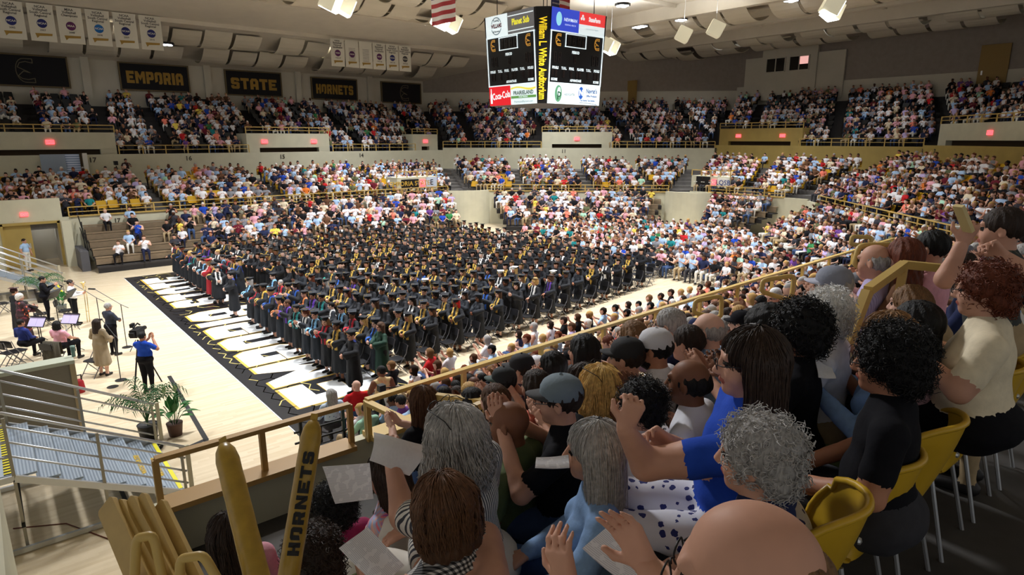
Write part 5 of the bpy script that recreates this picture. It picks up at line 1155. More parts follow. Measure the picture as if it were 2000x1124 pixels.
H(1165,822,2.4,'woman with long straight grey hair in pale denim shirt, centre',skin='s1',hair='grey',hs='long',hl=.36,top=P_denim,bot='jeans',tot=.75,keep=1,rz=.65,yaw=.05,fem=True,fat=1.1,sleeve='long',arms=('lap','knees'),fine=1,strand=('long',420))
H(1352,698,3.0,'balding brown-skinned man in white dotted shirt clapping beside the blue-shirted woman',skin='s3',hair='black',hs='balding',top=P_dots,bot='dark grey',rz=.35,yaw=.6,fat=1.15,arms=('claphigh','clap'),fine=1)
H(1256,737,2.95,'person with thick black curly hair in white patterned top, centre right',skin='s1',hair='black',hs='puff',top=P_whpat,bot='black',rz=.3,yaw=.3,fem=True,fat=1.15,fine=1,strand=('curl',500))
H(1172,714,3.35,'blonde woman with sunglasses on her head, clapping',skin='s1',hair='blonde',hs='wavy',hl=.2,top=cw('black'),bot='black',tot=.3,rz=.25,yaw=.15,fem=True,arms=('clap','clap'),sunglasses=1,strand=('long',320))
H(1228,660,3.7,'man in black cap and tan plaid shirt, clapping',skin='s1',hair='dark brown',hs='short',top=P_plaid,bot='jeans',rz=.25,yaw=.35,fat=1.2,cap=((.12,.12,.13),(.10,.10,.11)),beard=1)
H(1284,642,3.7,'man in white and pale blue cap and white shirt',skin='s2',hair='black',hs='short',top=cw('white'),bot='jeans',rz=.35,yaw=.7,fat=1.2,cap=((.80,.80,.82),(.62,.72,.88)),beard=1)
H(1142,652,4.3,'person with thick black hair and white collar below the gold rail',skin='s1',hair='black',hs='bob',top=cw('white'),bot='navy',tot=.35,rz=.2,yaw=.1,fem=True)
H(1020,692,5.0,'man in black cap and dark purple shirt at the gold rail',skin='s1',hair='dark brown',hs='short',top=mat('cloth_plum',(.27,.20,.27),.9),bot='jeans',rz=.4,yaw=.4,fat=1.25,cap=((.13,.13,.15),(.13,.13,.15)))
H(985,718,4.7,'person in dark green and black cap and mottled white tee',skin='s1',hair='black',hs='short',top=P_wtee,bot='jeans',rz=.3,yaw=.2,cap=((.14,.16,.17),(.30,.36,.34)),sc=.92)
H(825,754,4.4,'girl with very long light brown straight hair at the gold rail',skin='s0',hair='brown',hs='long',hl=.42,top=cw('black'),bot='jeans',tot=.3,rz=.3,yaw=0,fem=True,sc=.92,strand=('long',260))
H(966,750,4.0,'girl with long light brown hair behind the bald man in green',skin='s0',hair='brown',hs='long',hl=.3,top=cw('grey'),bot='jeans',tot=.35,rz=.3,yaw=.1,fem=True,sc=.9)
H(922,757,4.3,'child with smooth black hair beside the short gold rail post',skin='s1',hair='black',hs='bob',top=cw('white'),bot='jeans',tot=.35,rz=.2,yaw=.1,sc=.82)
H(1048,722,4.0,'person with smooth dark brown hair left of the black-capped couple',skin='s1',hair='dark brown',hs='bob',top=cw('coral'),bot='jeans',tot=.35,rz=.3,yaw=.2,fem=True,sc=.92)
H(1142,709,3.6,'girl with shiny dark brown hair beside the blonde woman',skin='s1',hair='dark brown',hs='long',hl=.22,top=cw('charcoal'),bot='jeans',tot=.35,rz=.2,yaw=.1,fem=True,sc=.92,strand=('long',200))
H(1080,686,4.5,'girl with long black hair in profile below the cup holder ledge',skin='s1',hair='black',hs='long',hl=.3,top=cw('charcoal'),bot='jeans',rz=.4,yaw=.4,fem=True,sc=.92)
H(1634,520,3.7,'man in grey-blue cap and lavender shirt under the gold handrail loop',skin='s1',hair='grey',hs='short',top=mat('cloth_lilac',(.58,.54,.66),.9),bot='khaki',rz=.4,yaw=.75,fat=1.15,cap=((.52,.54,.60),(.72,.73,.80)))
H(1622,560,3.1,'older woman with short white hair and white tee',skin='s1',hair='white',hs='puff',top=cw('white'),bot='khaki',rz=.3,yaw=.7,fem=True,fat=1.2,strand=('curl',400))
H(1715,474,4.1,'man with receding grey hair in lavender striped shirt behind the handrail loop',skin='s1',hair='grey',hs='balding',top=P_lavst,bot='khaki',rz=.35,yaw=.7,fat=1.3)
H(1772,463,4.0,'woman with long auburn hair beside the man in pink polo',skin='s0',hair='auburn',hs='long',hl=.3,top=cw('brown'),bot='jeans',rz=.3,yaw=.4,fem=True)
H(1826,448,4.1,'dark-haired bearded man in pink polo',skin='s1',hair='black',hs='short',top=cw('pink'),bot='khaki',rz=.3,yaw=.8,fat=1.15,beard=1)
H(1500,598,3.3,'person with big bushy black hair and glasses behind the long-haired woman',skin='s1',hair='black',hs='afro',top=cw('charcoal'),bot='black',rz=.3,yaw=.7,glasses=1)
H(1566,590,2.9,'person with rounded black curly hair and black top, right of centre',skin='s3',hair='black',hs='afro',top=cw('black'),bot='black',rz=.3,yaw=.6,strand=('curl',600))
H(1742,608,2.85,'light brown-haired girl in profile with blue denim jacket',skin='s0',hair='light brown',hs='bob',top=P_denim,bot=mat('green_trousers',(.42,.50,.34),.9),delta=0,rz=.55,yaw=.45,fem=True,sleeve='long',arms=('claphigh','clap'),strand=('bob',220))
H(1800,590,2.95,'person with long black locs in pink patterned top',skin='s3',hair='black',hs='locs',hl=.36,top=mat('cloth_pink_speckle',(.76,.62,.66),.9,var=.25,scale=60),bot='black',rz=.25,yaw=.5,fem=True)
H(1785,556,3.5,'fair-haired person partly hidden behind the person with locs',skin='s0',hair='light brown',hs='bob',top=cw('grey'),bot='jeans',rz=.3,yaw=.5,fem=True,sc=.95)
H(1388,608,3.9,'man with shaved grey hair and pink skin in pale blue shirt',skin='s0',hair='grey',hs='balding',top=cw('pale blue'),bot='khaki',rz=.35,yaw=.7,fat=1.2)
H(1312,600,4.2,'grey-bearded man with swept grey hair and glasses in navy shirt',skin='s0',hair='grey',hs='short',top=cw('navy'),bot='jeans',rz=.4,yaw=.7,beard=1,glasses=1,fat=1.15)
H(1348,633,3.9,'man with thinning dark hair and patterned shirt, hand raised with a white watch',skin='s1',hair='dark brown',hs='short',top=P_hawblack,bot='khaki',tot=.3,rz=.3,yaw=.2,arms=('claphigh','clap'))
H(1238,626,4.7,'woman with straight grey-brown hair and lavender top',skin='s0',hair='light brown',hs='bob',top=cw('lavender'),bot='jeans',rz=.3,yaw=.3,fem=True)
def hero(k):
    pose=k.get('pose','sit'); sc=k.get('sc',1.0); rz=k['rz']; yaw=k['yaw']; pitch=k.get('pitch',-.05); twist=k.get('twist',.12); lean=k.get('lean',.06); fat=k.get('fat',1.0)
    prof_=PI/2-YAW-math.atan2(k['px']-1000,1264)      # heading seen in pure left profile from the picture's viewpoint
    if 'tot' in k: tot=k['tot']
    else: tot=prof_-k.get('delta',.22)
    rz=k['rz'] if k.get('keep') else tot*.55; yaw=tot-rz-twist*1.5
    hc,R=hcalc(yaw,pitch,twist,lean,pose); crown=hc+R@V3(0,-.02,.118+(.03 if k['hs'] in('afro','puff') else .015 if k['hs'] else 0)); W=at_d(k['px'],k['py'],k['d'])
    Rz=Matrix.Rotation(rz,3,'Z'); root=W-Rz@Vector(crown)*sc
    loc=lambda P: np.array((Rz.transposed()@(P-root))/sc)
    cu=None
    if 'hands' in k:
        cu={}
        for s_,(e,w_,t,nm,curl) in k['hands'].items(): E_=loc(at_d(*e)); W_=loc(at_d(*w_)); T_=loc(at_d(*t)); cu[s_]=(E_,W_,T_-W_,V3(*nm),curl)
    fine=k.get('fine'); vx=.0125 if fine else .017
    parts,hc,R=person_parts(pose,k.get('arms',('clap','clap') if not k.get('fine') else ('lap','lap')),vox=vx,hv=.0062 if fine else .0085,fat=fat,yaw=yaw,pitch=pitch,twist=twist,lean=lean,sleeve=k.get('sleeve','short'),fem=k.get('fem',False),custom=cu,shoulder=k.get('shoulder',1.0),beard=bool(k.get('beard')))
    me=baked('person',parts,DM); bt=k['bot'] if not isinstance(k['bot'],str) else bottom(k['bot'])
    o=person_from(me,None,k['top'],k['skin'],bt,None,k['label'],None,acc=hairm(k['hair']) if k.get('beard') and k['hair'] else None); o.location=root; o.rotation_euler=(0,0,rz); o.scale=(sc,)*3
    HERO_XY.append((root.x,root.y))
    if k['hs']:
        hp=hair_parts(k['hs'],hc,R,k.get('hf',1.0),hv=.007 if fine else .009,seed=k['px']%7,length=k.get('hl',.26),amp=.0038); ho=link('hair',baked('hair',hp,[hairm(k['hair'])]),o)
        if k.get('strand'):
            kd,n=k['strand']; n=int(n*1.9) if kd!='curl' else n
            if kd=='curl': m=curls('locks',hp,hc,R,n,r=.0022 if fine else .003,seed=k['px'])
            else: m=strands('locks',hp,hc,R,None,n,zlow={'bob':-.14}.get(kd,-k.get('hl',.26)-.03),r=.0021 if kd!='wave' else .0026,wave={'wave':.010}.get(kd,.0015),seed=k['px'],wfreq=26)
            c=HR[k['hair']]; hm=mat('hair_locks_'+k['hair'].replace(' ','_'),tuple(min(1,v*(1.12 if kd=='curl' else 1.3)) for v in c),.5,var=.3,scale=60); lk=ob('hair_locks',m,hm,ho,True)
    if k.get('cap'):
        a,b=ballcap(hc,R); ca=ob('cap',a,mat('cap_%d'%k['px'],k['cap'][0],.8,bump=.2,scale=60),o,True); ob('brim',b,mat('brim_%d'%k['px'],k['cap'][1],.8),ca,True)
    if k.get('glasses'): ob('glasses',glasses(hc,R),M_black,o,True)
    if k.get('sunglasses'): ob('sunglasses',glasses(hc,R,1.05,-.055,.085,.25),M_black,o,True)
    k['o']=o; k['root']=root; return o
for k in HEROES: hero(k)
# things held, worn or lying about them
M_paper=pattern('printed_paper',lambda nt,v: nmix(nt,nmath(nt,'MULTIPLY',nmath(nt,'GREATER_THAN',nmath(nt,'FRACT',nmath(nt,'MULTIPLY',sepxyz(nt,v)[1],190)),.5),nmath(nt,'GREATER_THAN',noise(nt,v,38,1),.40)),(.93,.93,.95),(.80,.80,.83)))
M_plain=mat('white_paper',(.91,.91,.92),.8,var=.03,scale=80)
def sheet(name,corners,m,label,cat='paper',bend=.0,n=8,thick=.003):
    """a sheet spanned between four picture corners (px,py,dist) at its real distance, gently bowed"""
    C=[at_d(*c) for c in corners]; o0=C[0]; nn=(C[1]-C[0]).cross(C[3]-C[0]).normalized(); ex=(C[1]-C[0]).normalized(); ey=nn.cross(ex); M=frame(o0,ex,ey); Mi=M.inverted(); mb=MB(); g=[]
    for i in range(n+1):
        for j in range(n+1):
            u=i/n;v=j/n; p=C[0]*(1-u)*(1-v)+C[1]*u*(1-v)+C[2]*u*v+C[3]*(1-u)*v+nn*bend*(math.sin(PI*u)*.8+.2*math.sin(2*PI*v)); g.append(Mi@p)
    N=len(g); vs=g+[p-Vector((0,0,thick)) for p in g]; fs=[]
    for i in range(n):
        for j in range(n): a=i*(n+1)+j; fs+=[(a,a+n+1,a+n+2,a+1),(N+a,N+a+1,N+a+n+2,N+a+n+1)]
    mb.add(vs,fs); o=ob(name,mb,m,None,True,label=label,cat=cat); o.matrix_world=M; return o
sheet('programme',((730,845,2.55),(722,900,2.5),(800,930,2.6),(838,872,2.65)),M_plain,'large white programme held up by the woman in the striped shirt',bend=.03)
sheet('programme',((630,912,2.75),(722,905,2.75),(730,975,2.7),(655,985,2.7)),M_paper,'open white programme read by the girl in tie-dye',bend=.015)
sheet('programme',((718,1030,2.25),(790,1105,2.2),(740,1150,2.15),(662,1072,2.2)),M_paper,'folded white programme in the hands of the woman in gingham',bend=.02)
sheet('programme',((1195,1022,1.62),(1265,1075,1.60),(1235,1150,1.5),(1137,1072,1.55)),M_paper,'white programme in front of the bald man with glasses',bend=.01)
sheet('programme',((1047,895,2.35),(1110,890,2.4),(1112,915,2.35),(1045,915,2.3)),M_paper,'white booklet on the lap beside the woman in denim',bend=.005)
sheet('programme',((1592,700,2.9),(1625,720,2.9),(1632,740,2.85),(1598,738,2.85)),M_plain,'white sheet in the dark above the green trousers',bend=.01)
def thunder(a,b,da,db,label,text=None):
    A=at_d(*a,da);B=at_d(*b,db); L=(A-B).length; t=thing('thunder_stick',label,'noisemaker',B); ax=(A-B).normalized(); sd=ax.cross(FW).normalized(); nn=sd.cross(ax); M=frame((0,0,0),sd,ax)
    m=MB(); r=.034; prof=[(.001,-.02),(r*.7,0),(r,.04)]+[(r*(1+.012*math.sin(i*2.2)),.04+(L-.09)*i/12) for i in range(1,13)]+[(r*.85,L-.018),(r*.5,L+.004),(.004,L+.010)]
    n=20; vs=[M@Vector((q*math.cos(2*PI*k/n),z,q*math.sin(2*PI*k/n))) for q,z in prof for k in range(n)]
    m.add(vs,[(i*n+k,(i+1)*n+k,(i+1)*n+(k+1)%n,i*n+(k+1)%n) for i in range(len(prof)-1) for k in range(n)]); ob('tube',m,mat('gold_foil_plastic',(.66,.53,.18),.33,var=.12,scale=30,bump=.15,spec=.5),t,True)
    fl=MB(); fl.box((-.012,L-.0,-.002),(.012,L+.03,.002),0,M); ob('valve_tab',fl,mat('gold_foil_plastic',(.66,.53,.18)),t)
    if text:
        e=MB(); block_text(e,text,.033,L*.62,Matrix.Identity(4),0,0,0,gap=.9); out=[]
        # wrap the word round the tube, reading upwards on the left side
        sgn=1 if M.col[2].xyz.dot(FW)<0 else -1
        for v in e.v: 
            th=math.radians(90)-(v[1]-.0165)/r*1.0-.75*0+.35; rr=r*1.14; out.append(M@Vector((rr*math.cos(th),.10+v[0],sgn*rr*math.sin(th))))
        e.v=out; ob('printed_word',e,M_black,t)
    return t
thunder((438,872),(515,1180),1.95,1.7,'plain gold inflated thunder stick, left of the two')
thunder((612,826),(560,1150),2.15,2.0,'gold inflated thunder stick printed HORNETS, right of the two','HORNETS')
A=at_d(1872,402,2.95); B=at_d(1892,452,3.0); t=thing('gold_clapper','short pale gold clapper stick in the fist of the man at top right','noisemaker',B); m=MB(); m.beam((0,0,0),A-B,.05,.02); ob('stick',m,mat('clapper_gold',(.80,.72,.50),.5),t)
# yellow tub chairs of the top row
def tub_chair(loc,rz,label,group):
    t=thing('stadium_chair',label,'chair',loc,rz,group); N=14
    prof=[]; sh=MB(); V=[]
    # shell: seat pan sweeping up into a curved back, thick rolled rim
    def sec(u): # u 0 front .. 1 top : returns y,z,halfwidth,curl
        if u<.45: q=u/.45; return (.24-.40*q,.43-.03*math.sin(q*PI),.215+.01*q,.02+.03*q)
        q=(u-.45)/.55; return (-.16-.075*q-.05*math.sin(q*PI/2),.43+.42*q,.225+.015*q-.05*max(0,q-.75)*2,.05+.10*math.sin(min(1,q*1.25)*PI*.75))
    nu=16;nv=13; 
    for s_ in range(2):
        for i in range(nu+1):
            y,z,hw_,cu=sec(i/nu)
            for j in range(nv):
                x=-1+2*j/(nv-1); zz=z+(cu*abs(x)**2.2 if i/nu<.45 else 0)-(.05*abs(x)**4 if i/nu>.9 else 0); yy=y+(cu*1.1*x*x if i/nu>=.45 else 0); off=(.012 if s_ else 0)
                V.append((x*hw_,yy-(off if i/nu>.4 else 0),zz-(off if i/nu<=.4 else 0)))
    F=[];o2=(nu+1)*nv
    for i in range(nu):
        for j in range(nv-1): a=i*nv+j; F+=[(a,a+1,a+nv+1,a+nv),(o2+a,o2+a+nv,o2+a+nv+1,o2+a+1)]
    sh.add(V,F); ob('shell',sh,M_yel,t,True)
    rim=MB(); pts=[V[i*nv] for i in range(nu+1)]+[V[nu*nv+j] for j in range(1,nv)]+[V[i*nv+nv-1] for i in range(nu-1,-1,-1)]; rim.tube([(x,y-.006,z) for x,y,z in pts],.014,7); ob('rolled_rim',rim,M_yel,t,True)
    for sx in (-1,1):
        l=MB(); l.tube([(sx*.17,-.12,.40),(sx*.19,-.22,0)],.011,7); ob('leg',l,M_steel,t); l=MB(); l.tube([(sx*.17,.1,.41),(sx*.19,.2,0)],.011,7); ob('leg',l,M_steel,t)
    b=MB(); b.lathe([(.001,.012),(.012,.008),(.014,0)],(0,0,0),8,0,Matrix.Translation((.1,-.262,.66))@Matrix.Rotation(PI/2,4,'X')); ob('bolt',b,M_steel,t); return t
TC=tub_chair((1.46,.92,4.4),.15,'yellow plastic stadium chair at the bottom edge, nearest the camera','yellow chairs of the top row')
for i,lb in enumerate(('empty yellow stadium chair with its inside showing, beside the curly-haired person','yellow stadium chair holding the person in the black tee','yellow stadium chair just above the black tee chair','fourth yellow chair up the top row with a chrome leg showing','fifth yellow chair up the top row','sixth yellow chair up the top row beside the cream blouse')):
    dup(TC,(1.98+.5*i,.93,4.4),.2 if i==0 else 0.05,lb)
CH_ROWS=[(k,x) for k in range(1,7) for x in (1.6,2.15,2.7,3.25,3.8,4.35) if proj((x,6.2-.8*k,3.0+.33*k))[0]>1000]
for k,x in CH_ROWS: dup(TC,(x,6.8-.62-.8*k,2.1+.33*k),0,'yellow stadium chair mostly hidden by people, %s row up, %s from the doorway'%(['','second','third','fourth','fifth','sixth','seventh'][k],['first','second','third','fourth','fifth','sixth'][int((x-1.6)/.54)]),'yellow chairs under the nearest people')
# ------------------------------------------------------------ choose who is an individual
chosen=[];rest=[]
for q in SEATS:
    X=proj((q['x'],q['y'],q['z']+1.0))
    if X[2]<=.3 or not(-60<X[0]<2060 and -30<X[1]<1180): continue
    q['dep']=X[2]; q['px']=X[0]; q['py']=X[1]
    if q['empty']: continue
    if q['zone']=='near':
        if q['dep']<NEAR_MIN or proj((q['x'],q['y'],q['z']+1.2))[0]<850 or any(math.hypot(q['x']-hx_,q['y']-hy_)<.42 for hx_,hy_ in HERO_XY): q['empty']=True; q['skip']=True; continue
    (rest if q['zone']=='upper' else chosen).append(q)
chosen.sort(key=lambda q:q['dep']); NIND=118; rest+=chosen[NIND:]; chosen=chosen[:NIND]
COUNT={}
ZN={'near':'of the nearest stand','nearbleacher':'of the bleachers below the gold rail','floor':'of floor chairs at right','nearfloor':'below the near bleachers','bleacher':'of the far bleachers','lower':'of the far stand'}
def say(n): 
    o=['zeroth']+ORD+['fifteenth','sixteenth','seventeenth','eighteenth','nineteenth','twentieth']
    return o[n] if n<len(o) else '%s-%s'%({2:'twenty',3:'thirty',4:'forty',5:'fifty',6:'sixty'}[n//10],o[n%10]) if n%10 else {3:'thirtieth',4:'fortieth',5:'fiftieth',2:'twentieth',6:'sixtieth'}[n//10]
M_ch=mat('folding_chair_black',(.10,.10,.115),.5); M_chs=mat('folding_chair_steel',(.45,.46,.48),.35,metal=.7)
FD=lambda rz: (rz+PI)%(2*PI)-PI
for q in chosen:
    want=FD(math.atan2(STAGE.y-q['y'],STAGE.x-q['x'])-PI/2-q['rz'])
    c=[t for t in TPL if abs(t['yaw']-max(-.8,min(.8,want)))<.5] or TPL; t=random.choice(c); hn=random.choice(list(t['hair']))
    top=pick(TOPC,TW); s_=pick(SK,SW); hc_=pick(HR,HW)
    if hn=='balding': hc_=random.choice(['grey','brown','white'])
    if s_ in('s3','s4'): hc_='black'
    kind={'short':'short','balding':'receding','long':'long','bob':'chin-length','pony':'tied-back','bun':'pinned-up','puff':'short curly','afro':'bushy curly'}[hn]
    wc=lambda z: len(z.replace('-',' ').replace(',',' ').split())
    where='%s in %s row %s'%(say(q['idx']),say(q['row']+1),ZN[q['zone']])
    for lab in ('person in %s top, %s %s hair, %s, %s'%(top,kind,hc_,t['act'],where),'person, %s top, %s hair, %s, %s'%(top,hc_,t['act'],where),'%s top, %s hair, %s'%(top,hc_,where),'%s top, %s'%(top,where)):
        if wc(lab)<=16: break
    o=person_from(t['me'],t['hair'][hn],cloth(top),s_,bottom(pick(BC)),hairm(hc_),lab,'spectators '+ZN[q['zone']])
    sc=random.uniform(.95,1.06) if t['fem']==0 else random.uniform(.90,1.0); zz=q['z']+(0 if q['zone']!='floor' else -.02); o.location=(q['x'],q['y'],zz); o.rotation_euler=(0,0,q['rz']); o.scale=(sc,sc,sc)
    if hn in('short','balding') and random.random()<.28:
        key=('bc',id(t['me']))
        if key not in COUNT: a,b=ballcap(t['hc'],t['R']); COUNT[key]=(a.mesh('cap',[DM[0]],True),b.mesh('cap_brim',[DM[0]],True))
        cm_,bm_=COUNT[key]; cc=cloth(random.choice(['navy','black','grey','white','red','khaki'] if 0 else ['navy','black','grey','white','maroon'])); k_=link('cap',cm_,o); k_.material_slots[0].link='OBJECT'; k_.material_slots[0].material=cc; b_=link('brim',bm_,k_); b_.material_slots[0].link='OBJECT'; b_.material_slots[0].material=cc
    if random.random()<.25:
        key=('gl',id(t['me']))
        if key not in COUNT: COUNT[key]=glasses(t['hc'],t['R']).mesh('glasses',[M_black])
        link('glasses',COUNT[key],o)
its=[];iu=[]
for q in rest:
    it=(q['x'],q['y'],q['z'],q['rz'],random.uniform(.92,1.06)); 
    if q['zone']=='upper': iu.append(it+(random.randrange(2),crowd_cols()))
    else: its.append(it+(random.randrange(3)+(3 if q['dep']<27 else 0),crowd_cols()))
crowd_mesh('lower_crowd',its,LOWS,'rest of the seated crowd around the far floor and lower stands','crowd')
crowd_mesh('upper_crowd',iu,LOWU,'crowd filling the dim upper deck below the wall panels','crowd')
# seats of the stands: yellow shells low, black shells high (only rows beyond single sight), as one part per tier
def shells(name,zone,m,lab,test,h=.42):
    V=[];F=[];o=0
    for q in SEATS:
        if q['zone']!=zone or 'dep' not in q or not test(q): continue
        c,s_=math.cos(q['nrz']),math.sin(q['nrz']); P=[(-.24,.22,.42),(.24,.22,.42),(.25,-.16,.40),(-.25,-.16,.40),(.23,-.24,.80),(-.23,-.24,.80),(.25,-.10,.62),(-.25,-.10,.62)]
        V+=[(q['x']+x*c-y*s_,q['y']+x*s_+y*c,q['z']+z) for x,y,z in P]; F+=[(o,o+1,o+2,o+3),(o+3,o+2,o+4,o+5),(o+2,o+6,o+4),(o+3,o+5,o+7),(o+1,o+6,o+2),(o,o+3,o+7)]; o+=8
    me=bpy.data.meshes.new(name); me.from_pydata(V,[],F); me.materials.append(m); link(name,me,None,None,lab,'seats',None,'stuff')
shells('yellow_seats','lower',M_yel,'rows of yellow plastic seats in the lower stands',lambda q:True)
shells('black_seats','upper',M_seatd,'rows of black plastic seats in the upper deck',lambda q:True)
# ------------------------------------------------------------ folding chairs
def folding_chair(loc,rz,label,group):
    t=thing('folding_chair',label,'chair',loc,rz,group)
    s_=MB(); s_.prism([(-.2,-.19),(.2,-.19),(.21,.12),(.16,.2),(-.16,.2),(-.21,.12)],.43,.455); ob('seat',s_,M_ch,t)
    b=MB(); n=6
    for i in range(n):
        x0=-.2+.4*i/n; x1=x0+.4/n; y=lambda x: -.26+.25*x*x; b.add([(x0,y(x0),.62),(x1,y(x1),.62),(x1,y(x1)-.03,.83-abs(x1)**3*3),(x0,y(x0)-.03,.83-abs(x0)**3*3),(x0,y(x0)-.02,.62),(x1,y(x1)-.02,.62),(x1,y(x1)-.05,.83-abs(x1)**3*3),(x0,y(x0)-.05,.83-abs(x0)**3*3)],[(0,1,2,3),(5,4,7,6),(3,2,6,7),(4,5,1,0)])
    ob('backrest',b,M_ch,t)
    for sx in (-1,1):
        l=MB(); l.tube([(sx*.215,.28,.0),(sx*.215,-.2,.6),(sx*.205,-.27,.83)],.012,6); ob('leg',l,M_chs,t); l=MB(); l.tube([(sx*.19,-.26,0),(sx*.19,.12,.43)],.012,6); ob('leg',l,M_chs,t)
    l=MB(); l.tube([(-.215,.2,.1),(.215,.2,.1)],.009,5); l.tube([(-.19,-.2,.12),(.19,-.2,.12)],.009,5); ob('stretcher',l,M_chs,t); return t
FC=folding_chair((0,0,0),0,'black metal folding chair','x'); fc_first=[True]
def chair(x,y,rz,label,group):
    if fc_first[0]: fc_first[0]=False; FC.location=(x,y,0); FC.rotation_euler=(0,0,rz); FC['label']=label; FC['group']=group; return FC
    return dup(FC,(x,y,0),rz,label,group)
# ------------------------------------------------------------ graduates
GT=[]
for i,(ar,fem,yaw,hs) in enumerate(((('clasp','clasp'),0,.2,('short',)),(('clap','clap'),0,-.3,('short','puff')),(('clasp','clasp'),1,.0,('long',)),(('clap','clap'),1,.35,('long','bob')),(('down','lap'),0,-.5,('short','afro')))):
    parts,hc,R=person_parts('stand',ar,vox=.02,hv=.010,gown=True,fem=bool(fem),yaw=yaw,fat=1.0+.12*(i%2)); me=baked('gowned_person',parts,DM)
    a,b=cap_mesh(hc,R,None,tilt=-.12+.06*i)
    GT.append(dict(me=me,hc=hc,R=R,hair={h:baked('hair',hair_parts(h,hc,R,hv=.010,seed=i,length=.26,amp=.004),[DM[0]]) for h in hs},cap=a.mesh('cap',[DM[0]]),tas=b.mesh('tassel',[DM[0]]),act={'clasp':'hands clasped','clap':'clapping','down':'arm down'}[ar[0]]))
ta,tb=tam_mesh(GT[0]['hc'],GT[0]['R']); TAM=(ta.mesh('tam',[DM[0]],True),tb.mesh('tassel',[DM[0]]))
M_gown=mat('gown_black',(.14,.145,.16),.75,var=.1,scale=12,bump=.15,spec=.25,stretch=(3,3,.6)); M_gown2=mat('gown_blueblack',(.15,.165,.19),.75,var=.1,scale=12,bump=.15,spec=.25,stretch=(3,3,.6))
STO={'gold':(.78,.64,.30),'white':(.86,.86,.85),'none':None,'purple':(.36,.20,.62),'blue':(.16,.36,.70),'lavender':(.70,.64,.80),'orange':(.85,.50,.25),'paleblue':(.50,.72,.88),'teal':(.15,.52,.52),'crimson':(.70,.14,.2)}
def stole(k): return None if k=='none' else mat('stole_'+k,STO[k],.7)
def grad(x,y,rz,lab,gr,ti=None,st=None,hood=None,gown=None,cap='board',hair=None,sk_=None,hn=None,sc=None,shoe=None,capm=None,cat='person'):
    t=GT[ti if ti is not None else random.choices(range(5),[.3,.12,.32,.12,.14])[0]]; hn=hn if hn in t['hair'] else random.choice(list(t['hair'])); st=st or random.choices(['gold','white','none','purple','blue'],[.30,.12,.5,.04,.04])[0]
    sk_=sk_ or pick(SK,SW); hair=hair or (pick(HR,[.3,.12,.24,.2,.01,.05,0,0,.08]) if sk_ not in('s3','s4') else 'black')
    g=gown or random.choice((M_gown,M_gown2)); o=person_from(t['me'],t['hair'][hn],g,sk_,mat('hem_black',(.08,.08,.09),.8),hairm(hair),lab,gr,cat,acc=stole(st) or g,acc2=hood or g)
    sc=sc or random.uniform(.93,1.05); o.location=(x,y,0); o.rotation_euler=(0,0,rz); o.scale=(sc,)*3
    if cap=='board':
        c=link('mortarboard',t['cap'],o); c.material_slots[0].link='OBJECT'; c.material_slots[0].material=capm or g; ts=link('tassel',t['tas'],c); ts.material_slots[0].link='OBJECT'; ts.material_slots[0].material=random.choice((M_goldp,M_gown,M_goldp))
    elif cap=='tam':
        c=link('tam_cap',TAM[0],o); c.material_slots[0].link='OBJECT'; c.material_slots[0].material=M_gown; ts=link('tassel',TAM[1],c); ts.material_slots[0].link='OBJECT'; ts.material_slots[0].material=M_goldp
    o['desc']=''; del o['desc']
    return o,(hn,hair,st,t['act'])
G=[]
for i in range(15):
    x=8.8+i*.93
    n0=15.0+i*.16; j=0; y=n0
    while y<33.6-(i>11)*(i-11)*1.0:
        j+=1
        if not (24.2<y<24.9 and i<9): G.append((x+random.uniform(-.07,.07),y,i,j,'row'))
        y+=.63
F=[]
for i,(x,ya,yb) in enumerate(((6.8,15.4,22.9),(7.7,14.9,23.2))):
    y=ya;j=0
    while y<yb: j+=1; F.append((x,y,i,j)); y+=.70
F2=[]
for i,x in enumerate((6.7,7.65)):
    y=26.4; j=0
    while y<33.3: j+=1; F2.append((x,y,i,j)); y+=.72
HOODS=[('royal blue',(.14,.25,.68)),('pale blue',(.48,.72,.90)),('purple',(.40,.20,.66)),('gold',(.90,.68,.18)),('white',(.88,.88,.88)),('orange',(.88,.55,.38)),('crimson',(.72,.14,.2)),('teal',(.15,.52,.52))]
def hoodm(k): return mat('hood_'+k.replace(' ','_'),dict(HOODS)[k],.6)
FAC=PI/2
n_ind=0
for part,nm in ((F,'front faculty row'),(F2,'far faculty row')):
    for (x,y,i,j) in part:
        hk=HOODS[(j*3+i*5)%8][0]; cap='tam' if (j+i)%4==1 else None if (j*7+i)%6==0 else 'board'
        lab='%s hooded faculty member%s, %s in %s %s'%(hk,{'tam':' and soft tam','board':' and mortarboard',None:', bareheaded'}[cap],say(j),['first','second'][i],nm)
        special={}
        if part is F2 and i==0 and j==2: special=dict(gown=mat('gown_red',(.62,.10,.14),.7),st='white')
        grad(x,y,FAC+random.uniform(-.35,.5),lab,'faculty',hood=hoodm(hk),st=special['st'] if 'st' in special else {'royal blue':'blue','purple':'purple','gold':'gold','white':'white','orange':'orange','pale blue':'paleblue','teal':'teal','crimson':'crimson'}[hk],cap=cap,ti=(0 if cap=='tam' else None),gown=special.get('gown')); n_ind+=1
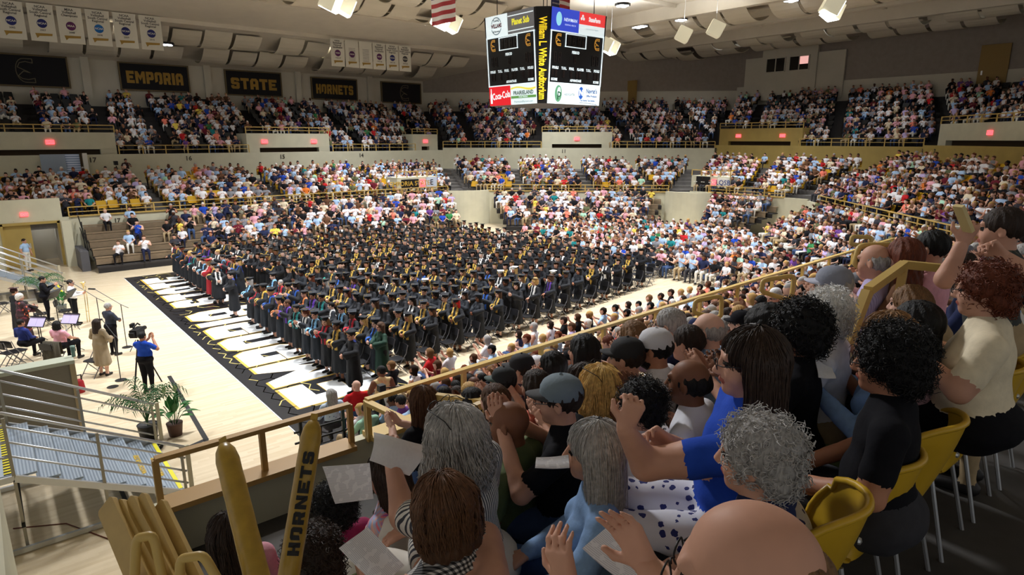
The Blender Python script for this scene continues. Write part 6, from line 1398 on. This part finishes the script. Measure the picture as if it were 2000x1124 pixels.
for a in (dict(x=7.6,y=14.45,lab='person in dark green gown with pale blue hood and long brown hair, near end',gown=mat('gown_green',(.07,.22,.16),.7),hood=hoodm('pale blue'),cap=None,ti=2,hair='brown',st='none',sc=1.04),
          dict(x=6.65,y=14.2,lab='person in black doctoral gown with sleeve bars and blue hood, nearest the letter E',gown=M_gown,hood=hoodm('royal blue'),cap='tam',ti=0,hair='dark brown',st='none',sc=1.05),
          dict(x=6.6,y=23.8,lab='faculty member with long blue and purple hood seen from behind, at the row end',gown=M_gown,hood=hoodm('royal blue'),cap='tam',ti=0,hair='black',st='none',sc=1.03),
          dict(x=6.7,y=26.0,lab='person in black gown with red and white stole facing the crowd by the letters',gown=M_gown,hood=hoodm('crimson'),cap='tam',ti=0,hair='grey',st='white',sc=.95),
          dict(x=9.9,y=22.6,lab='person in bright teal gown and tam turned away from the camera',gown=mat('gown_teal',(.16,.66,.62),.65),hood=hoodm('teal'),cap='tam',ti=0,hair='black',st='none',sc=1.05)):
    grad(a['x'],a['y'],{'x':0}.get(0,FAC-(.9 if 'stole' in a['lab'] else 0)) if 'stole' not in a['lab'] else PI*.95,a['lab'],None,ti=a['ti'],st=a['st'],hood=a['hood'],gown=a['gown'],cap=a['cap'],hair=a['hair'],sc=a['sc']); n_ind+=1
spx=at_z(895,690,0); G.sort(key=lambda g:proj((g[0],g[1],1.5))[2]); cut=300-n_ind-NIND-len(HERO_XY)-16
for (x,y,i,j,_) in G[:cut]:
    rz=FAC+random.uniform(-.35,.35)
    special=(abs(x-spx[0])<.5 and abs(y-spx[1])<.34); wb=random.random()<.06
    o,(hn,hc_,st,act)=grad(x,y,rz,'x','graduates',**(dict(ti=2,hair='bright red',sk_='s3',st='gold') if special else dict(capm=M_white) if wb else {}))
    o['label']='graduate with %s %s hair%s, %s, %s in %s graduate row'%({'short':'short','long':'long','puff':'curly','afro':'bushy','bob':'chin-length'}[hn],hc_,'' if st=='none' else ', %s stole'%st,act,say(j),say(i+1))
    if len(o['label'].replace('-',' ').replace(',',' ').split())>16: o['label']='graduate with %s hair%s, %s in %s graduate row'%(hc_,'' if st=='none' else ', %s stole'%st,say(j),say(i+1))
gi=[]
for (x,y,i,j,_) in G[cut:]:
    c=crowd_cols(); c[TOP]=c[BOT]=(.012,.013,.016); st=random.choices(['gold','white',None],[.3,.1,.6])[0]; c[ACC]=lin(STO[st]) if st else c[TOP]; c[ACC2]=c[TOP]; gi.append((x,y,0,FAC+random.uniform(-.35,.35),random.uniform(.93,1.05),(random.random()<.3)+(2 if proj((x,y,1))[2]<31 else 0),c))
if gi: crowd_mesh('graduate_crowd',gi,LOWG,'rest of the black gowned graduates in the far rows','crowd')
# folding chairs that show at the near edge of the rows
for i in range(15):
    x=8.8+i*.93+.42; n0=15.0+i*.16
    for k in range(2): chair(x,n0-.05+k*.63,PI/2+.05,'black folding chair behind the graduates, %s row, %s from the near end'%(say(i+1),say(k+1)),'chairs behind the graduates')
for i,x in enumerate((7.2,8.1)):
    for k in range(3): chair(x+.1,15.2+k*.7-.4*i,PI/2,'black folding chair behind the faculty, %s row, %s from the near end'%(say(i+1),say(k+1)),'chairs behind the faculty')
k=0
for i in range(4):
    for j in range(4): k+=1; chair(22.9+i*.95,17.6+j*.6+i*.35,PI/2+.1*math.sin(k),'empty black folding chair right of the graduates, %s along in %s row'%(say(j+1),say(i+1)),'empty chairs beside the floor audience')
for q in SEATS:
    if q['zone']=='floor' and 'dep' in q and q['dep']<34 and (q['py']>470): chair(q['x']+.1,q['y'],PI/2,'black folding chair under the floor audience, %s along in %s row'%(say(q['idx']),say(q['row']+1)),'chairs of the floor audience')
# ------------------------------------------------------------ rails and loops among the near rows
def loop(corners,label,r=.019):
    C=[at_d(*c) for c in corners]; n=len(C); t=thing('handrail_loop',label,'handrail',C[0]); pts=[]
    for i in range(n):
        a,b,c=C[i-1],C[i],C[(i+1)%n]
        for q in (.18,.08,0,): pass
        p0=b+(a-b)*.22; p1=b+(c-b)*.22
        for s_ in range(5): u=s_/4; pts.append((p0*(1-u)**2+b*2*u*(1-u)+p1*u*u)-C[0])
    pts.append(pts[0]); m=MB(); m.tube(pts,r,10,cap=False); ob('tube',m,M_rail,t,True); return t
loop(((1668,520,4.2),(1678,480,4.2),(1752,478,4.2),(1744,541,4.2)),'largest rounded gold handrail loop around the man in lavender stripes')
loop(((1487,570,4.9),(1490,548,4.9),(1552,538,4.9),(1545,588,4.9)),'middle rounded gold handrail loop above the bushy black hair')
loop(((1355,612,5.4),(1358,588,5.4),(1410,578,5.4),(1408,622,5.4)),'smallest rounded gold handrail loop beside the shaved grey head')
loop(((1662,478,5.6),(1664,462,5.6),(1702,464,5.6),(1700,480,5.6)),'small gold handrail loop beyond the largest loop')
def bars(segs,label,w_=.045,cat='railing',m=M_rail,name='guard_rail'):
    A=at_d(*segs[0][0]); t=thing(name,label,cat,A)
    for i,(a,b) in enumerate(segs): mb=MB(); mb.beam(at_d(*a)-A,at_d(*b)-A,w_,w_); ob('bar',mb,m,t)
bars([((1655,672,3.3),(1695,568,3.3)),((1695,568,3.3),(1766,517,3.6)),((1766,517,3.6),(1838,524,3.6)),((1766,517,3.6),(1745,640,3.6))],'square gold guard rail between the capped man and the blouse woman')
bars([((850,775,4.4),(950,787,4.2)),((950,787,4.2),(948,842,4.2)),((950,787,4.2),(890,812,4.1))],'short gold rail end behind the striped shirt woman')
loop(((262,1150,1.75),(266,1052,1.75),(300,1046,1.75),(322,1150,1.75)),'left rounded brown-gold handrail end at the bottom edge',.013)
loop(((350,1160,1.7),(352,1092,1.7),(398,1085,1.7),(440,1160,1.7)),'right rounded brown-gold handrail end at the bottom edge',.013)
# folded yellow seats seen edge-on at the aisle
t0=at_d(260,1150,1.9); t=thing('folded_seats','stack of folded yellow seat backs seen edge-on at the bottom left','chairs',t0)
for (a,b,w_) in (((208,985),(285,1160),.035),((228,990),(310,1160),.035),((248,985),(330,1160),.04),((272,975),(355,1160),.03),((312,985),(395,1160),.022)):
    A=at_d(*a,1.95)-t0;B=at_d(*b,1.75)-t0; m=MB(); n=6
    d=(B-A).normalized(); sd=d.cross(FW).normalized(); M=frame(A,sd,d); L=(B-A).length; poly=[(-w_,.012),(-w_*.8,.0),(w_*.8,0),(w_,.012),(w_*1.1,L),(-w_*1.1,L)]; m.prism(poly,-.008,.008,0,M); ob('seat_back',m,mat('dull_yellow_plastic',(.74,.62,.36),.5,var=.06),t)
wl=MB(); wl.box((-.75,5.6,0),(-.3,8.2,2.9)); ob('wall_near_doorway',wl,M_conc,kind='structure')
# black bleacher end rack
t=thing('guard_rack','black bar guard rack at the near end of the bleachers','railing',(3.6,9.9,0)); 
for dx,dy in ((0,0),(.75,-.05)): m=MB(); m.beam((dx,dy,0),(dx,dy,1.75),.05,.05); ob('post',m,M_black,t)
for i in range(6): m=MB(); m.beam((-.12,-.01,.55+.2*i),(.95,-.06,.55+.2*i),.03,.03); ob('bar',m,M_black,t)
m=MB(); m.box((-.3,-.5,0),(.6,.3,.5)); ob('base_box',m,mat('dark_brown_box',(.28,.22,.17),.6),t)
m=MB()
# ------------------------------------------------------------ aluminium stairs from the stage
M_tr=mat('stair_tread_aluminium',(.66,.71,.76),.38,metal=.35); M_hz=pattern('hazard_tape',stripes((.90,.84,.20),(.10,.10,.08),9,.5,1)); M_yt=mat('yellow_tape',(.90,.86,.20),.5)
def stairs(Y0,wd,label,last=False):
    t=thing('portable_stairs',label,'stairs',(2.1,Y0,0)); rise=.155;run=.29;n=8
    for i in range(n):
        x1=-.02-run*i; z=rise*(i+1); m=MB(); m.box((x1-run-.02,.06,z-.035),(x1,wd-.06,z)); tr=ob('tread',m,M_tr,t)
        g=MB(); [g.box((x1-run+.02+k*.045,.08,z),(x1-run+.04+k*.045,wd-.08,z+.004)) for k in range(6)]; ob('grip_ribs',g,mat('tread_rib',(.52,.57,.63),.4,metal=.4),tr)
    m=MB(); m.box((-.10,.08,rise),(-.03,wd-.08,rise+.006)); ob('yellow_edge',m,M_yt,t)
    xl=-.02-run*n; zl=rise*n; m=MB(); m.box((xl-2.6,.06,zl-.0),(xl,wd-.06,zl+.05)); ld=ob('landing',m,M_tr,t); m=MB(); m.box((xl-.12,.08,zl+.05),(xl-.02,wd-.08,zl+.056)); ob('hazard_tape',m,M_hz,ld)
    for (x,z,r_) in ((-.22,rise+.008,0),(-.5,rise*2+.008,0),(xl-.35,zl+.058,0),(xl+.22,zl-rise+.008,0)):
        e=MB(); put_text(e,'WATCH YOUR STEP',.11,frame((x,wd*.5,z),(0,1,0),(-1,0,0)),0,.004,.9); ob('warning_lettering',e,mat('warning_yellow',(.85,.70,.15),.5),t)
    for y in (0,wd):
        s_=MB(); s_.beam((0,y,.08),(xl,y,zl),.05,.11); s_.beam((xl,y,zl),(xl-2.6,y,zl),.05,.1); ob('stringer',s_,M_steel,t)
        for hh in (1.0,.78,.52,.28):
            r_=MB(); r_.tube([(.05,y,hh-.02),(xl,y,zl+hh+.1),(xl-2.6,y,zl+hh+.1)],.028 if hh==1.0 else .019,8); ob('rail',r_,M_steel,t,True)
        for x in (.0,-1.2,xl):
            z=0 if x==0 else (-x/(run*n))*zl; p=MB(); p.beam((x,y,0),(x,y,z+1.0),.045,.045); ob('post',p,mat('weathered_steel',(.62,.60,.55),.45,metal=.4),t)
        p=MB(); p.beam((.10,y,.15),(.10,y,1.0),.07,.05); ob('end_post',p,mat('cream_post',(.72,.69,.60),.5),t)
        p=MB(); p.beam((.0,y-.12,.06),(xl-1.5,y-.12,.06),.06,.08); ob('base_rail',p,M_steel,t)
        wv=MB(); wv.lathe([(.02,-.02),(.07,-.02),(.075,0),(.07,.02),(.02,.02)],(0,0,0),14,0,Matrix.Translation((.03,y-.1,.075))@Matrix.Rotation(PI/2,4,'X')); ob('caster_wheel',wv,M_black,t,True)
    b=MB(); b.beam((-.9,-.1,.05),(-.9,wd,.05),.06,.06); b.beam((xl,-.1,.45),(xl,wd,.45),.05,.05); ob('cross_brace',b,M_black,t)
stairs(11.8,2.45,'near wide aluminium stairs with four-bar handrails and yellow warning tape')
stairs(31.6,2.0,'far aluminium stairs with handrails beyond the musicians')
m=MB(); m.tube([(-.4,12.6,.01),(.3,12.2,.01),(.9,11.0,.01),(1.6,10.9,.01),(2.4,9.4,.01)],.01,5); ob('cable',m,mat('cable_maroon',(.40,.18,.14),.6),None,label='thin dark red cable on the floor under the near stairs',cat='cable')
t=thing('stage_panel','grey stage skirt panel with a pale top ledge, left side','panel',(-3,16.2,0)); m=MB(); m.box((0,0,0),(3.95,.06,1.62)); ob('skirt',m,mat('grey_ribbed_skirt',(.47,.45,.40),.7,var=.06,scale=14,stretch=(.2,1,8)),t); m=MB(); m.box((-.1,-.08,1.62),(4.05,.35,1.7)); ob('ledge',m,mat('pale_ledge',(.68,.70,.63),.6),t); m=MB(); m.box((3.95,-.03,0),(4.05,.1,1.62)); ob('end_post',m,mat('tan_post',(.62,.56,.44),.6),t)
t=thing('water_bottle','teal insulated tumbler standing on the stage panel end','bottle',(1.07,16.4,1.7)); m=MB(); m.lathe([(.001,0),(.035,0),(.045,.22)],n=14); ob('body',m,mat('tumbler_teal',(.32,.46,.45),.4),t,True); m=MB(); m.lathe([(.045,.22),(.046,.25),(.001,.255)],n=14); ob('lid',m,mat('tumbler_lid',(.55,.66,.62),.4),t,True)
# ------------------------------------------------------------ musicians and crew
SD={}
def stander(x,y,rz,label,top,bot,sk_,hair,hs,arms=('clap','clap'),fem=False,fat=1.1,yaw=0,skirt=False,sleeve='long',sc=1.0,pose='stand',z=0,gown=False,cap=None,hl=.26,pitch=-.05,glasses_=False,custom=None,gl=.3):
    parts,hc,R=person_parts(pose,arms,vox=.018,hv=.009,fat=fat,yaw=yaw,fem=fem,sleeve=sleeve,skirt=skirt,pitch=pitch,gown=gown,gownlen=gl,custom=custom)
    me=baked('person',parts,DM); hm=baked('hair',hair_parts(hs,hc,R,hv=.010,seed=int(x*9)%5,length=hl,amp=.004),[DM[0]]) if hs else None
    o=person_from(me,hm,top,sk_,bot if not isinstance(bot,str) else bottom(bot),hairm(hair) if hair else None,label); o.location=(x,y,z); o.rotation_euler=(0,0,rz); o.scale=(sc,)*3
    if cap=='board': a,b=cap_mesh(hc,R,None); c=ob('mortarboard',a,mat('cap_maroon',(.22,.10,.12),.7),o); ob('tassel',b,M_white,c)
    if glasses_: ob('glasses',glasses(hc,R),M_black,o)
    return o
def R_to(px0,py0,dx,dy): return 0
blu=cloth('royal blue')
stander(2.62,17.75,-.85,'camera operator in bright royal blue shirt behind the tripod camera',blu,'black','s2','black','short',('claphigh','claphigh'),fat=1.35,sleeve='short')
stander(1.92,19.9,-.9,'woman in brown leopard print dress seen from behind',P_leop,P_leop,'s0','dark brown','long',('lap','lap'),fem=True,fat=1.15,gown=True,gl=.38)
stander(2.43,21.7,-1.15,'man in dark suit with grey hair beside the microphones',mat('suit_charcoal',(.17,.20,.25),.8),'black','s1','grey','short',('clasp','clasp'),fat=1.25,yaw=0,glasses_=True)
stander(1.95,26.3,-1.9,'musician in white shirt and glasses standing behind a music stand',cloth('white'),'black','s1','dark brown','short',('read','read'),fat=1.15,glasses_=True)
stander(1.25,27.6,-1.6,'smiling man in black shirt clapping by the palm',cloth('black'),'black','s1','black','short',('clap','clap'),fat=1.4,yaw=-.2)
stander(.48,24.9,-1.2,'older woman in orange and black floral robe',P_robe,P_robe,'s1','white','puff',('read','read'),fem=True,fat=1.25,gown=True,gl=.2)
stander(.38,25.9,-1.1,'man in black gown with white stole and maroon mortarboard at left edge',M_gown,M_gown,'s1','dark brown','short',('clasp','clasp'),gown=True,cap='board')
stander(1.32,38.97,-2.3,'man in pale blue polo and white trousers by the gold doors',cloth('pale blue'),'white','s1','dark brown','short',('down','down'),sleeve='short',fat=1.15)
stander(.35,22.8,-.9,'seated musician in dark blue top at left',mat('cloth_deep_blue',(.12,.18,.45),.9),'black','s2','black','short',('lap','lap'),pose='sit',yaw=-.2)
stander(1.15,21.9,-.85,'seated musician in pink short-sleeved top with black cap-like hair',cloth('pink'),'black','s1','black','bob',('knees','knees'),pose='sit',fat=1.3,sleeve='short')
q=SIDES['far']; stander(7.5,47.6,PI+.2,'video operator standing with a camera on the far cross aisle',mat('cloth_dark_maroon',(.26,.17,.18),.9),'khaki','s1','dark brown','short',('down','clap'),z=q['aisle'],sleeve='short')
stander(43.6,31.2,PI/2+.3,'man in mauve checked shirt and jeans standing by the pale curved wall',mat('cloth_mauve',(.52,.40,.56),.9),'jeans','s1','dark brown','balding',('clasp','down'),sleeve='long',sc=1.02)
stander(35.6,29.3,PI/2,'woman in patterned long brown dress standing by the dark stair side',mat('cloth_taupe',(.33,.27,.28),.9),mat('taupe_dress',(.40,.33,.32),.9),'s1','brown','long',('clap','clap'),fem=True,gown=True,gl=.25)
stander(5.35,11.35,-.2,'bald man in red polo seated in the bleachers behind the black guard rack',cloth('red'),'jeans','s0',None,None,('knees','knees'),pose='sit',z=.30,fat=1.25,yaw=.5,sleeve='short')
stander(5.75,11.0,-.1,'dark-haired person in cream and orange top beside the bald man in red',pattern('cream_orange_top',tiedye([(.90,.84,.62),(.92,.80,.60),(.90,.55,.40)],5)),'jeans','s3','black','short',('lap','lap'),pose='sit',z=.62,yaw=.5,sleeve='none')
stander(4.75,11.25,0,'woman with long pale grey hair and blue floral top at the bleacher end',P_blflor,'dark grey','s0','grey','long',('lap','lap'),pose='sit',z=.30,fem=True,yaw=.3,sleeve='long',hl=.3)
fcm=[(0.0,22.4,-1.0,'empty black folding chair at the left edge in front of the seated musicians'),(.15,22.45,-.9,'black folding chair under the musician in blue'),(.98,21.45,-.85,'black folding chair with an olive jacket under the musician in pink'),(1.75,20.1,2.2,'empty black folding chair with its seat toward the camera, beside the leopard print dress'),(.0,29.6,-1.2,'black folding chair behind the far musicians'),(1.0,26.9,-1.6,'black folding chair behind the man in black shirt'),(1.75,26.9,-1.9,'black folding chair behind the musician in white')]
for a in fcm: chair(a[0],a[1],a[2],a[3],'chairs of the musicians')
t=thing('jacket','dark olive jacket hung over the back of a folding chair','jacket',(.98,21.22,.45),-.85); m=MB(); n=8
for i in range(n):
    x0=-.26+.52*i/n; x1=x0+.52/n; w0=.02*math.sin(i*1.9); w1=.02*math.sin((i+1)*1.9)
    m.add([(x0,-.10+w0,.42),(x1,-.10+w1,.42),(x1*1.15,-.14+w1,-.12),(x0*1.15,-.14+w0,-.12),(x0,-.02,.42),(x1,-.02,.42),(x1,-.0,.05),(x0,-.0,.05)],[(0,1,2,3),(5,4,7,6),(4,5,1,0)])
ob('cloth',m,mat('olive_jacket',(.27,.25,.20),.9,bump=.3),t,True)
t=thing('bag','dark bag with red lining beside the stage panel','bag',(1.25,18.9,0)); m=MB(); m.lathe([(.001,0),(.1,0),(.12,.1),(.1,.3),(.05,.36),(.001,.36)],n=10); ob('bag_body',m,mat('bag_red',(.62,.10,.14),.7),t,True); m=MB(); m.tube([(-.06,0,.34),(-.07,-.03,.48),(.06,-.03,.48),(.06,0,.34)],.02,6); ob('strap',m,M_black,t,True)
def mstand(x,y,rz,label,paper=None,h=1.1):
    t=thing('music_stand',label,'music stand',(x,y,0),rz); m=MB(); m.tube([(0,0,.05),(0,0,h-.05)],.014,8); ob('pole',m,M_black,t)
    for k in range(3): m=MB(); a=k*2*PI/3; m.tube([(0,0,.2),(.24*math.cos(a),.24*math.sin(a),.015)],.011,6); ob('leg',m,M_black,t)
    M=Matrix.Translation((0,0,h+.08))@Matrix.Rotation(-.95,4,'X'); m=MB(); m.box((-.27,-.17,-.01),(.27,.17,0),0,M); m.box((-.27,-.17,0),(.27,-.155,.05),0,M); ob('desk',m,M_black,t)
    if paper:
        m=MB(); m.box((-.25,-.15,.004),(-.003,.15,.010),0,M); m.box((.003,-.15,.004),(.25,.15,.010),0,M); ob('sheet_music',m,paper,t)
PL=mat('lavender_paper',(.78,.74,.90),.8); 
mstand(1.55,22.75,PI-.8,'music stand with an open lavender score in front of the musician in pink',PL,1.0); mstand(.75,23.2,PI-.8,'music stand with lavender pages beside the floral robe',PL,.95); mstand(1.45,26.3,.9,'black music stand seen from behind, before the man in black shirt',None,1.1); mstand(1.85,25.7,1.0,'black music stand in front of the musician in white',None,1.15); mstand(.85,24.6,-1.2,'music stand with loose white pages held by the robed woman',M_plain,1.0)
t=thing('trombone','brass trombone leaning up beside the musician in white','instrument',(2.25,26.0,0)); m=MB(); m.tube([(0,0,.1),(.05,.1,1.35)],.012,8); m.tube([(.07,0,.1),(.12,.1,1.35)],.012,8); m.tube([(.05,.1,1.35),(.085,.11,1.4),(.12,.1,1.35)],.012,8); m.tube([(0,0,.5),(.07,0,.5)],.01,6); ob('slide',m,mat('brass',(.80,.72,.50),.3,metal=.8),t,True); m=MB(); m.lathe([(.012,.0),(.02,.15),(.04,.25),(.10,.32)],(.05,.1,1.2),14); ob('bell',m,mat('brass',(.8,.7,.5)),t,True)
t=thing('horn','silver horn resting on a chair between the music stands','instrument',(1.35,23.9,.25)); m=MB(); m.tube([(.14*math.cos(a),0,.25+.22*math.sin(a)) for a in [2*PI*i/20 for i in range(21)]],.025,8); ob('tubing',m,M_steel,t,True); m=MB(); m.lathe([(.03,.0),(.05,.1),(.13,.2)],(.1,0,.4),14); ob('bell',m,M_steel,t,True)
def mic(x,y,hx_,hy_,label,h=1.35):
    t=thing('microphone_stand',label,'microphone stand',(x,y,0)); m=MB(); m.tube([(0,0,.0),(0,0,h)],.013,7); ob('pole',m,mat('stand_grey',(.30,.30,.31),.5),t); m=MB(); m.lathe([(.001,.02),(.14,.015),(.14,0)],n=18); ob('base',m,M_black,t); m=MB(); m.tube([(.28*-hx_,.28*-hy_,h-.08),(0,0,h),(hx_,hy_,h+.42)],.010,6); ob('boom',m,mat('stand_grey',(.3,.3,.3)),t); m=MB(); m.tube([(hx_*.93,hy_*.93,h+.40),(hx_*1.18,hy_*1.18,h+.38)],.026,8); ob('microphone',m,M_black,t,True)
mic(2.35,23.3,-.55,1.25,'microphone stand with long boom, farther of the pair',1.5); mic(2.85,22.3,-.55,1.0,'microphone stand with long boom, nearer of the pair',1.4); mic(2.2,19.2,-.2,.3,'straight microphone stand between the dress and the camera',1.3)
t=thing('tripod_camera','black video camera on a tripod held by the operator in blue','camera',(2.62,18.45,0),-.6)
for k in range(3): m=MB(); a=k*2*PI/3+.4; m.tube([(0,0,1.25),(.42*math.cos(a),.42*math.sin(a),0)],.02,6); ob('tripod_leg',m,M_black,t)
m=MB(); m.box((-.09,-.2,1.36),(.09,.25,1.56)); m.tube([(0,-.15,1.62),(0,.1,1.68),(0,.22,1.6)],.02,6); m.box((-.06,-.3,1.42),(.06,-.2,1.52)); ob('camera_body',m,M_black,t); m=MB(); m.tube([(0,.25,1.46),(0,.46,1.46)],.055,12); ob('lens',m,M_black,t,True); m=MB(); m.box((-.16,.0,1.58),(-.09,.16,1.68)); ob('viewfinder',m,M_black,t); m=MB(); m.tube([(0,-.1,1.28),(.05,-.55,1.12)],.012,6); ob('pan_handle',m,M_black,t)
t=thing('tripod','tall black camera tripod standing behind the long gold rail','tripod',(5.0,9.6,0))
for k in range(3): m=MB(); a=k*2*PI/3+.9; m.tube([(0,0,1.9),(.62*math.cos(a),.62*math.sin(a),.0)],.022,6); ob('leg',m,M_black,t)
m=MB(); m.tube([(0,0,1.2),(0,0,2.05)],.022,6); m.box((-.06,-.06,2.0),(.06,.06,2.12)); ob('head',m,M_black,t); m=MB(); m.tube([(0,0,2.05),(.55,.15,1.9)],.012,6); ob('pan_handle',m,M_black,t)
t=thing('tripod_camera','small camera on a tripod on the far cross aisle','camera',(6.9,47.3,q['aisle']))
for k in range(3): m=MB(); a=k*2*PI/3; m.tube([(0,0,1.2),(.35*math.cos(a),.35*math.sin(a),0)],.025,5); ob('tripod_leg',m,M_black,t)
m=MB(); m.box((-.1,-.2,1.25),(.1,.2,1.5)); ob('camera_body',m,M_black,t)
# ------------------------------------------------------------ potted plants
M_lf=mat('palm_leaf',(.20,.38,.20),.5,var=.3,scale=9); M_lf2=mat('lily_leaf',(.16,.38,.16),.35,var=.3,scale=12); M_pot=mat('brown_pot',(.34,.24,.20),.6); M_pk=mat('black_pot',(.07,.07,.07),.5)
def palm(x,y,label,n=15,h=1.5,sd=1):
    rg=random.Random(sd); t=thing('potted_palm',label,'plant',(x,y,0)); m=MB(); m.lathe([(.001,0),(.16,0),(.2,.36),(.21,.38),(.18,.36),(.001,.34)],n=18); ob('pot',m,M_pk,t,True)
    for k in range(n):
        a=2*PI*k/n+rg.uniform(-.2,.2); r_=rg.uniform(.35,.85); hh=h*rg.uniform(.7,1.05); m=MB(); P=[]
        for i in range(9):
            u=i/8; P.append(Vector((math.cos(a)*r_*u**1.5,math.sin(a)*r_*u**1.5,.35+(hh-.35)*(1.25*u-.42*u*u*u*(1+r_)))))
        m.tube(P,.008,5,0,.003)
        for i in range(3,9):
            for s_ in (-1,1):
                for e in (0,.5):
                    if i==8 and e: continue
                    p=P[i] if e==0 else (P[i]+P[min(i+1,8)])/2; dr=(P[min(i+1,8)]-P[i-1]).normalized(); sdv=dr.cross(Vector((0,0,1))).normalized()*s_; L=.26*(1-.07*(i-3)); tip=p+dr*L*.55+sdv*L*.75+Vector((0,0,-.10)); mid=p+dr*L*.3+sdv*L*.42+Vector((0,0,.01)); w_=dr.cross(sdv).cross(sdv).normalized()*.014
                    m.add([p,mid+w_,tip,mid-w_],[(0,1,2,3)])
        ob('frond',m,M_lf,t)
    return t
palm(2.05,14.75,'potted palm in black pot at the foot of the near stairs',17,1.75,1); palm(1.3,31.0,'potted palm beside the far stairs, behind the man in black shirt',15,1.6,2)
def lily(x,y,label,n,h,pm,sd,flowers=True):
    rg=random.Random(sd); t=thing('potted_lily',label,'plant',(x,y,0)); m=MB(); m.lathe([(.001,0),(.13,0),(.165,.28),(.17,.30),(.15,.28),(.001,.26)],n=18); ob('pot',m,pm,t,True)
    for k in range(n):
        a=k*2.4+rg.uniform(-.3,.3); tl=rg.uniform(.2,1.0); L=h*rg.uniform(.35,.55); base=Vector((.04*math.cos(a),.04*math.sin(a),.27)); st=base+Vector((math.cos(a)*.16*tl,math.sin(a)*.16*tl,h*rg.uniform(.25,.5))); m=MB(); m.tube([base,st],.005,5); d=Vector((math.cos(a)*tl,math.sin(a)*tl,1.05-tl*.8)).normalized(); sdv=Vector((-math.sin(a),math.cos(a),0)); nn=d.cross(sdv); prev=None
        for i in range(7):
            u=i/6; w_=.075*math.sin(PI*min(1,u*.96+.04))**.8; c=st+d*L*u+Vector((0,0,-.16*u*u*tl)); row=[c-sdv*w_+nn*.012,c,c+sdv*w_+nn*.012]
            if prev: m.add(prev+row,[(0,1,4,3),(1,2,5,4)])
            prev=row
        ob('leaf',m,M_lf2,t,True)
    if flowers:
        for a,hh in ((.5,h+.22),(2.9,h+.25)):
            m=MB(); m.tube([(0,0,.3),(.12*math.cos(a),.12*math.sin(a),hh)],.005,5); c=Vector((.12*math.cos(a),.12*math.sin(a),hh)); m.add([c,c+Vector((.05,0,.08)),c+Vector((0,.01,.18)),c+Vector((-.05,0,.08))],[(0,1,2,3)]); ob('flower',m,mat('lily_flower',(.75,.85,.65),.5),t)
lily(2.55,14.65,'peace lily with broad leaves in a brown pot on the court',20,.75,M_pot,3); lily(1.75,28.6,'leafy potted lily in a grey pot behind the music stand',16,.7,mat('grey_pot',(.45,.47,.45),.6),5,False)
m=MB(); m.lathe([(.001,.012),(.13,.01),(.14,0)],(1.95,18.8,0),20); ob('floor_plate',m,M_black,None,label='round black base plate on the floor beside the tripod camera',cat='stand base')

for px_,py_,lb in ((1060,716,'round gold cup holder on the ledge, farther one'),(935,781,'round gold cup holder on the ledge beside the child with smooth black hair')):
    P=at_z(px_,py_,2.8); m=MB(); m.lathe([(.001,-.06),(.05,-.06),(.055,.05),(.047,.05),(.042,-.04),(.001,-.04)],n=16); ob('cup_holder',m,M_rail,None,True,loc=P,label=lb,cat='cup holder')
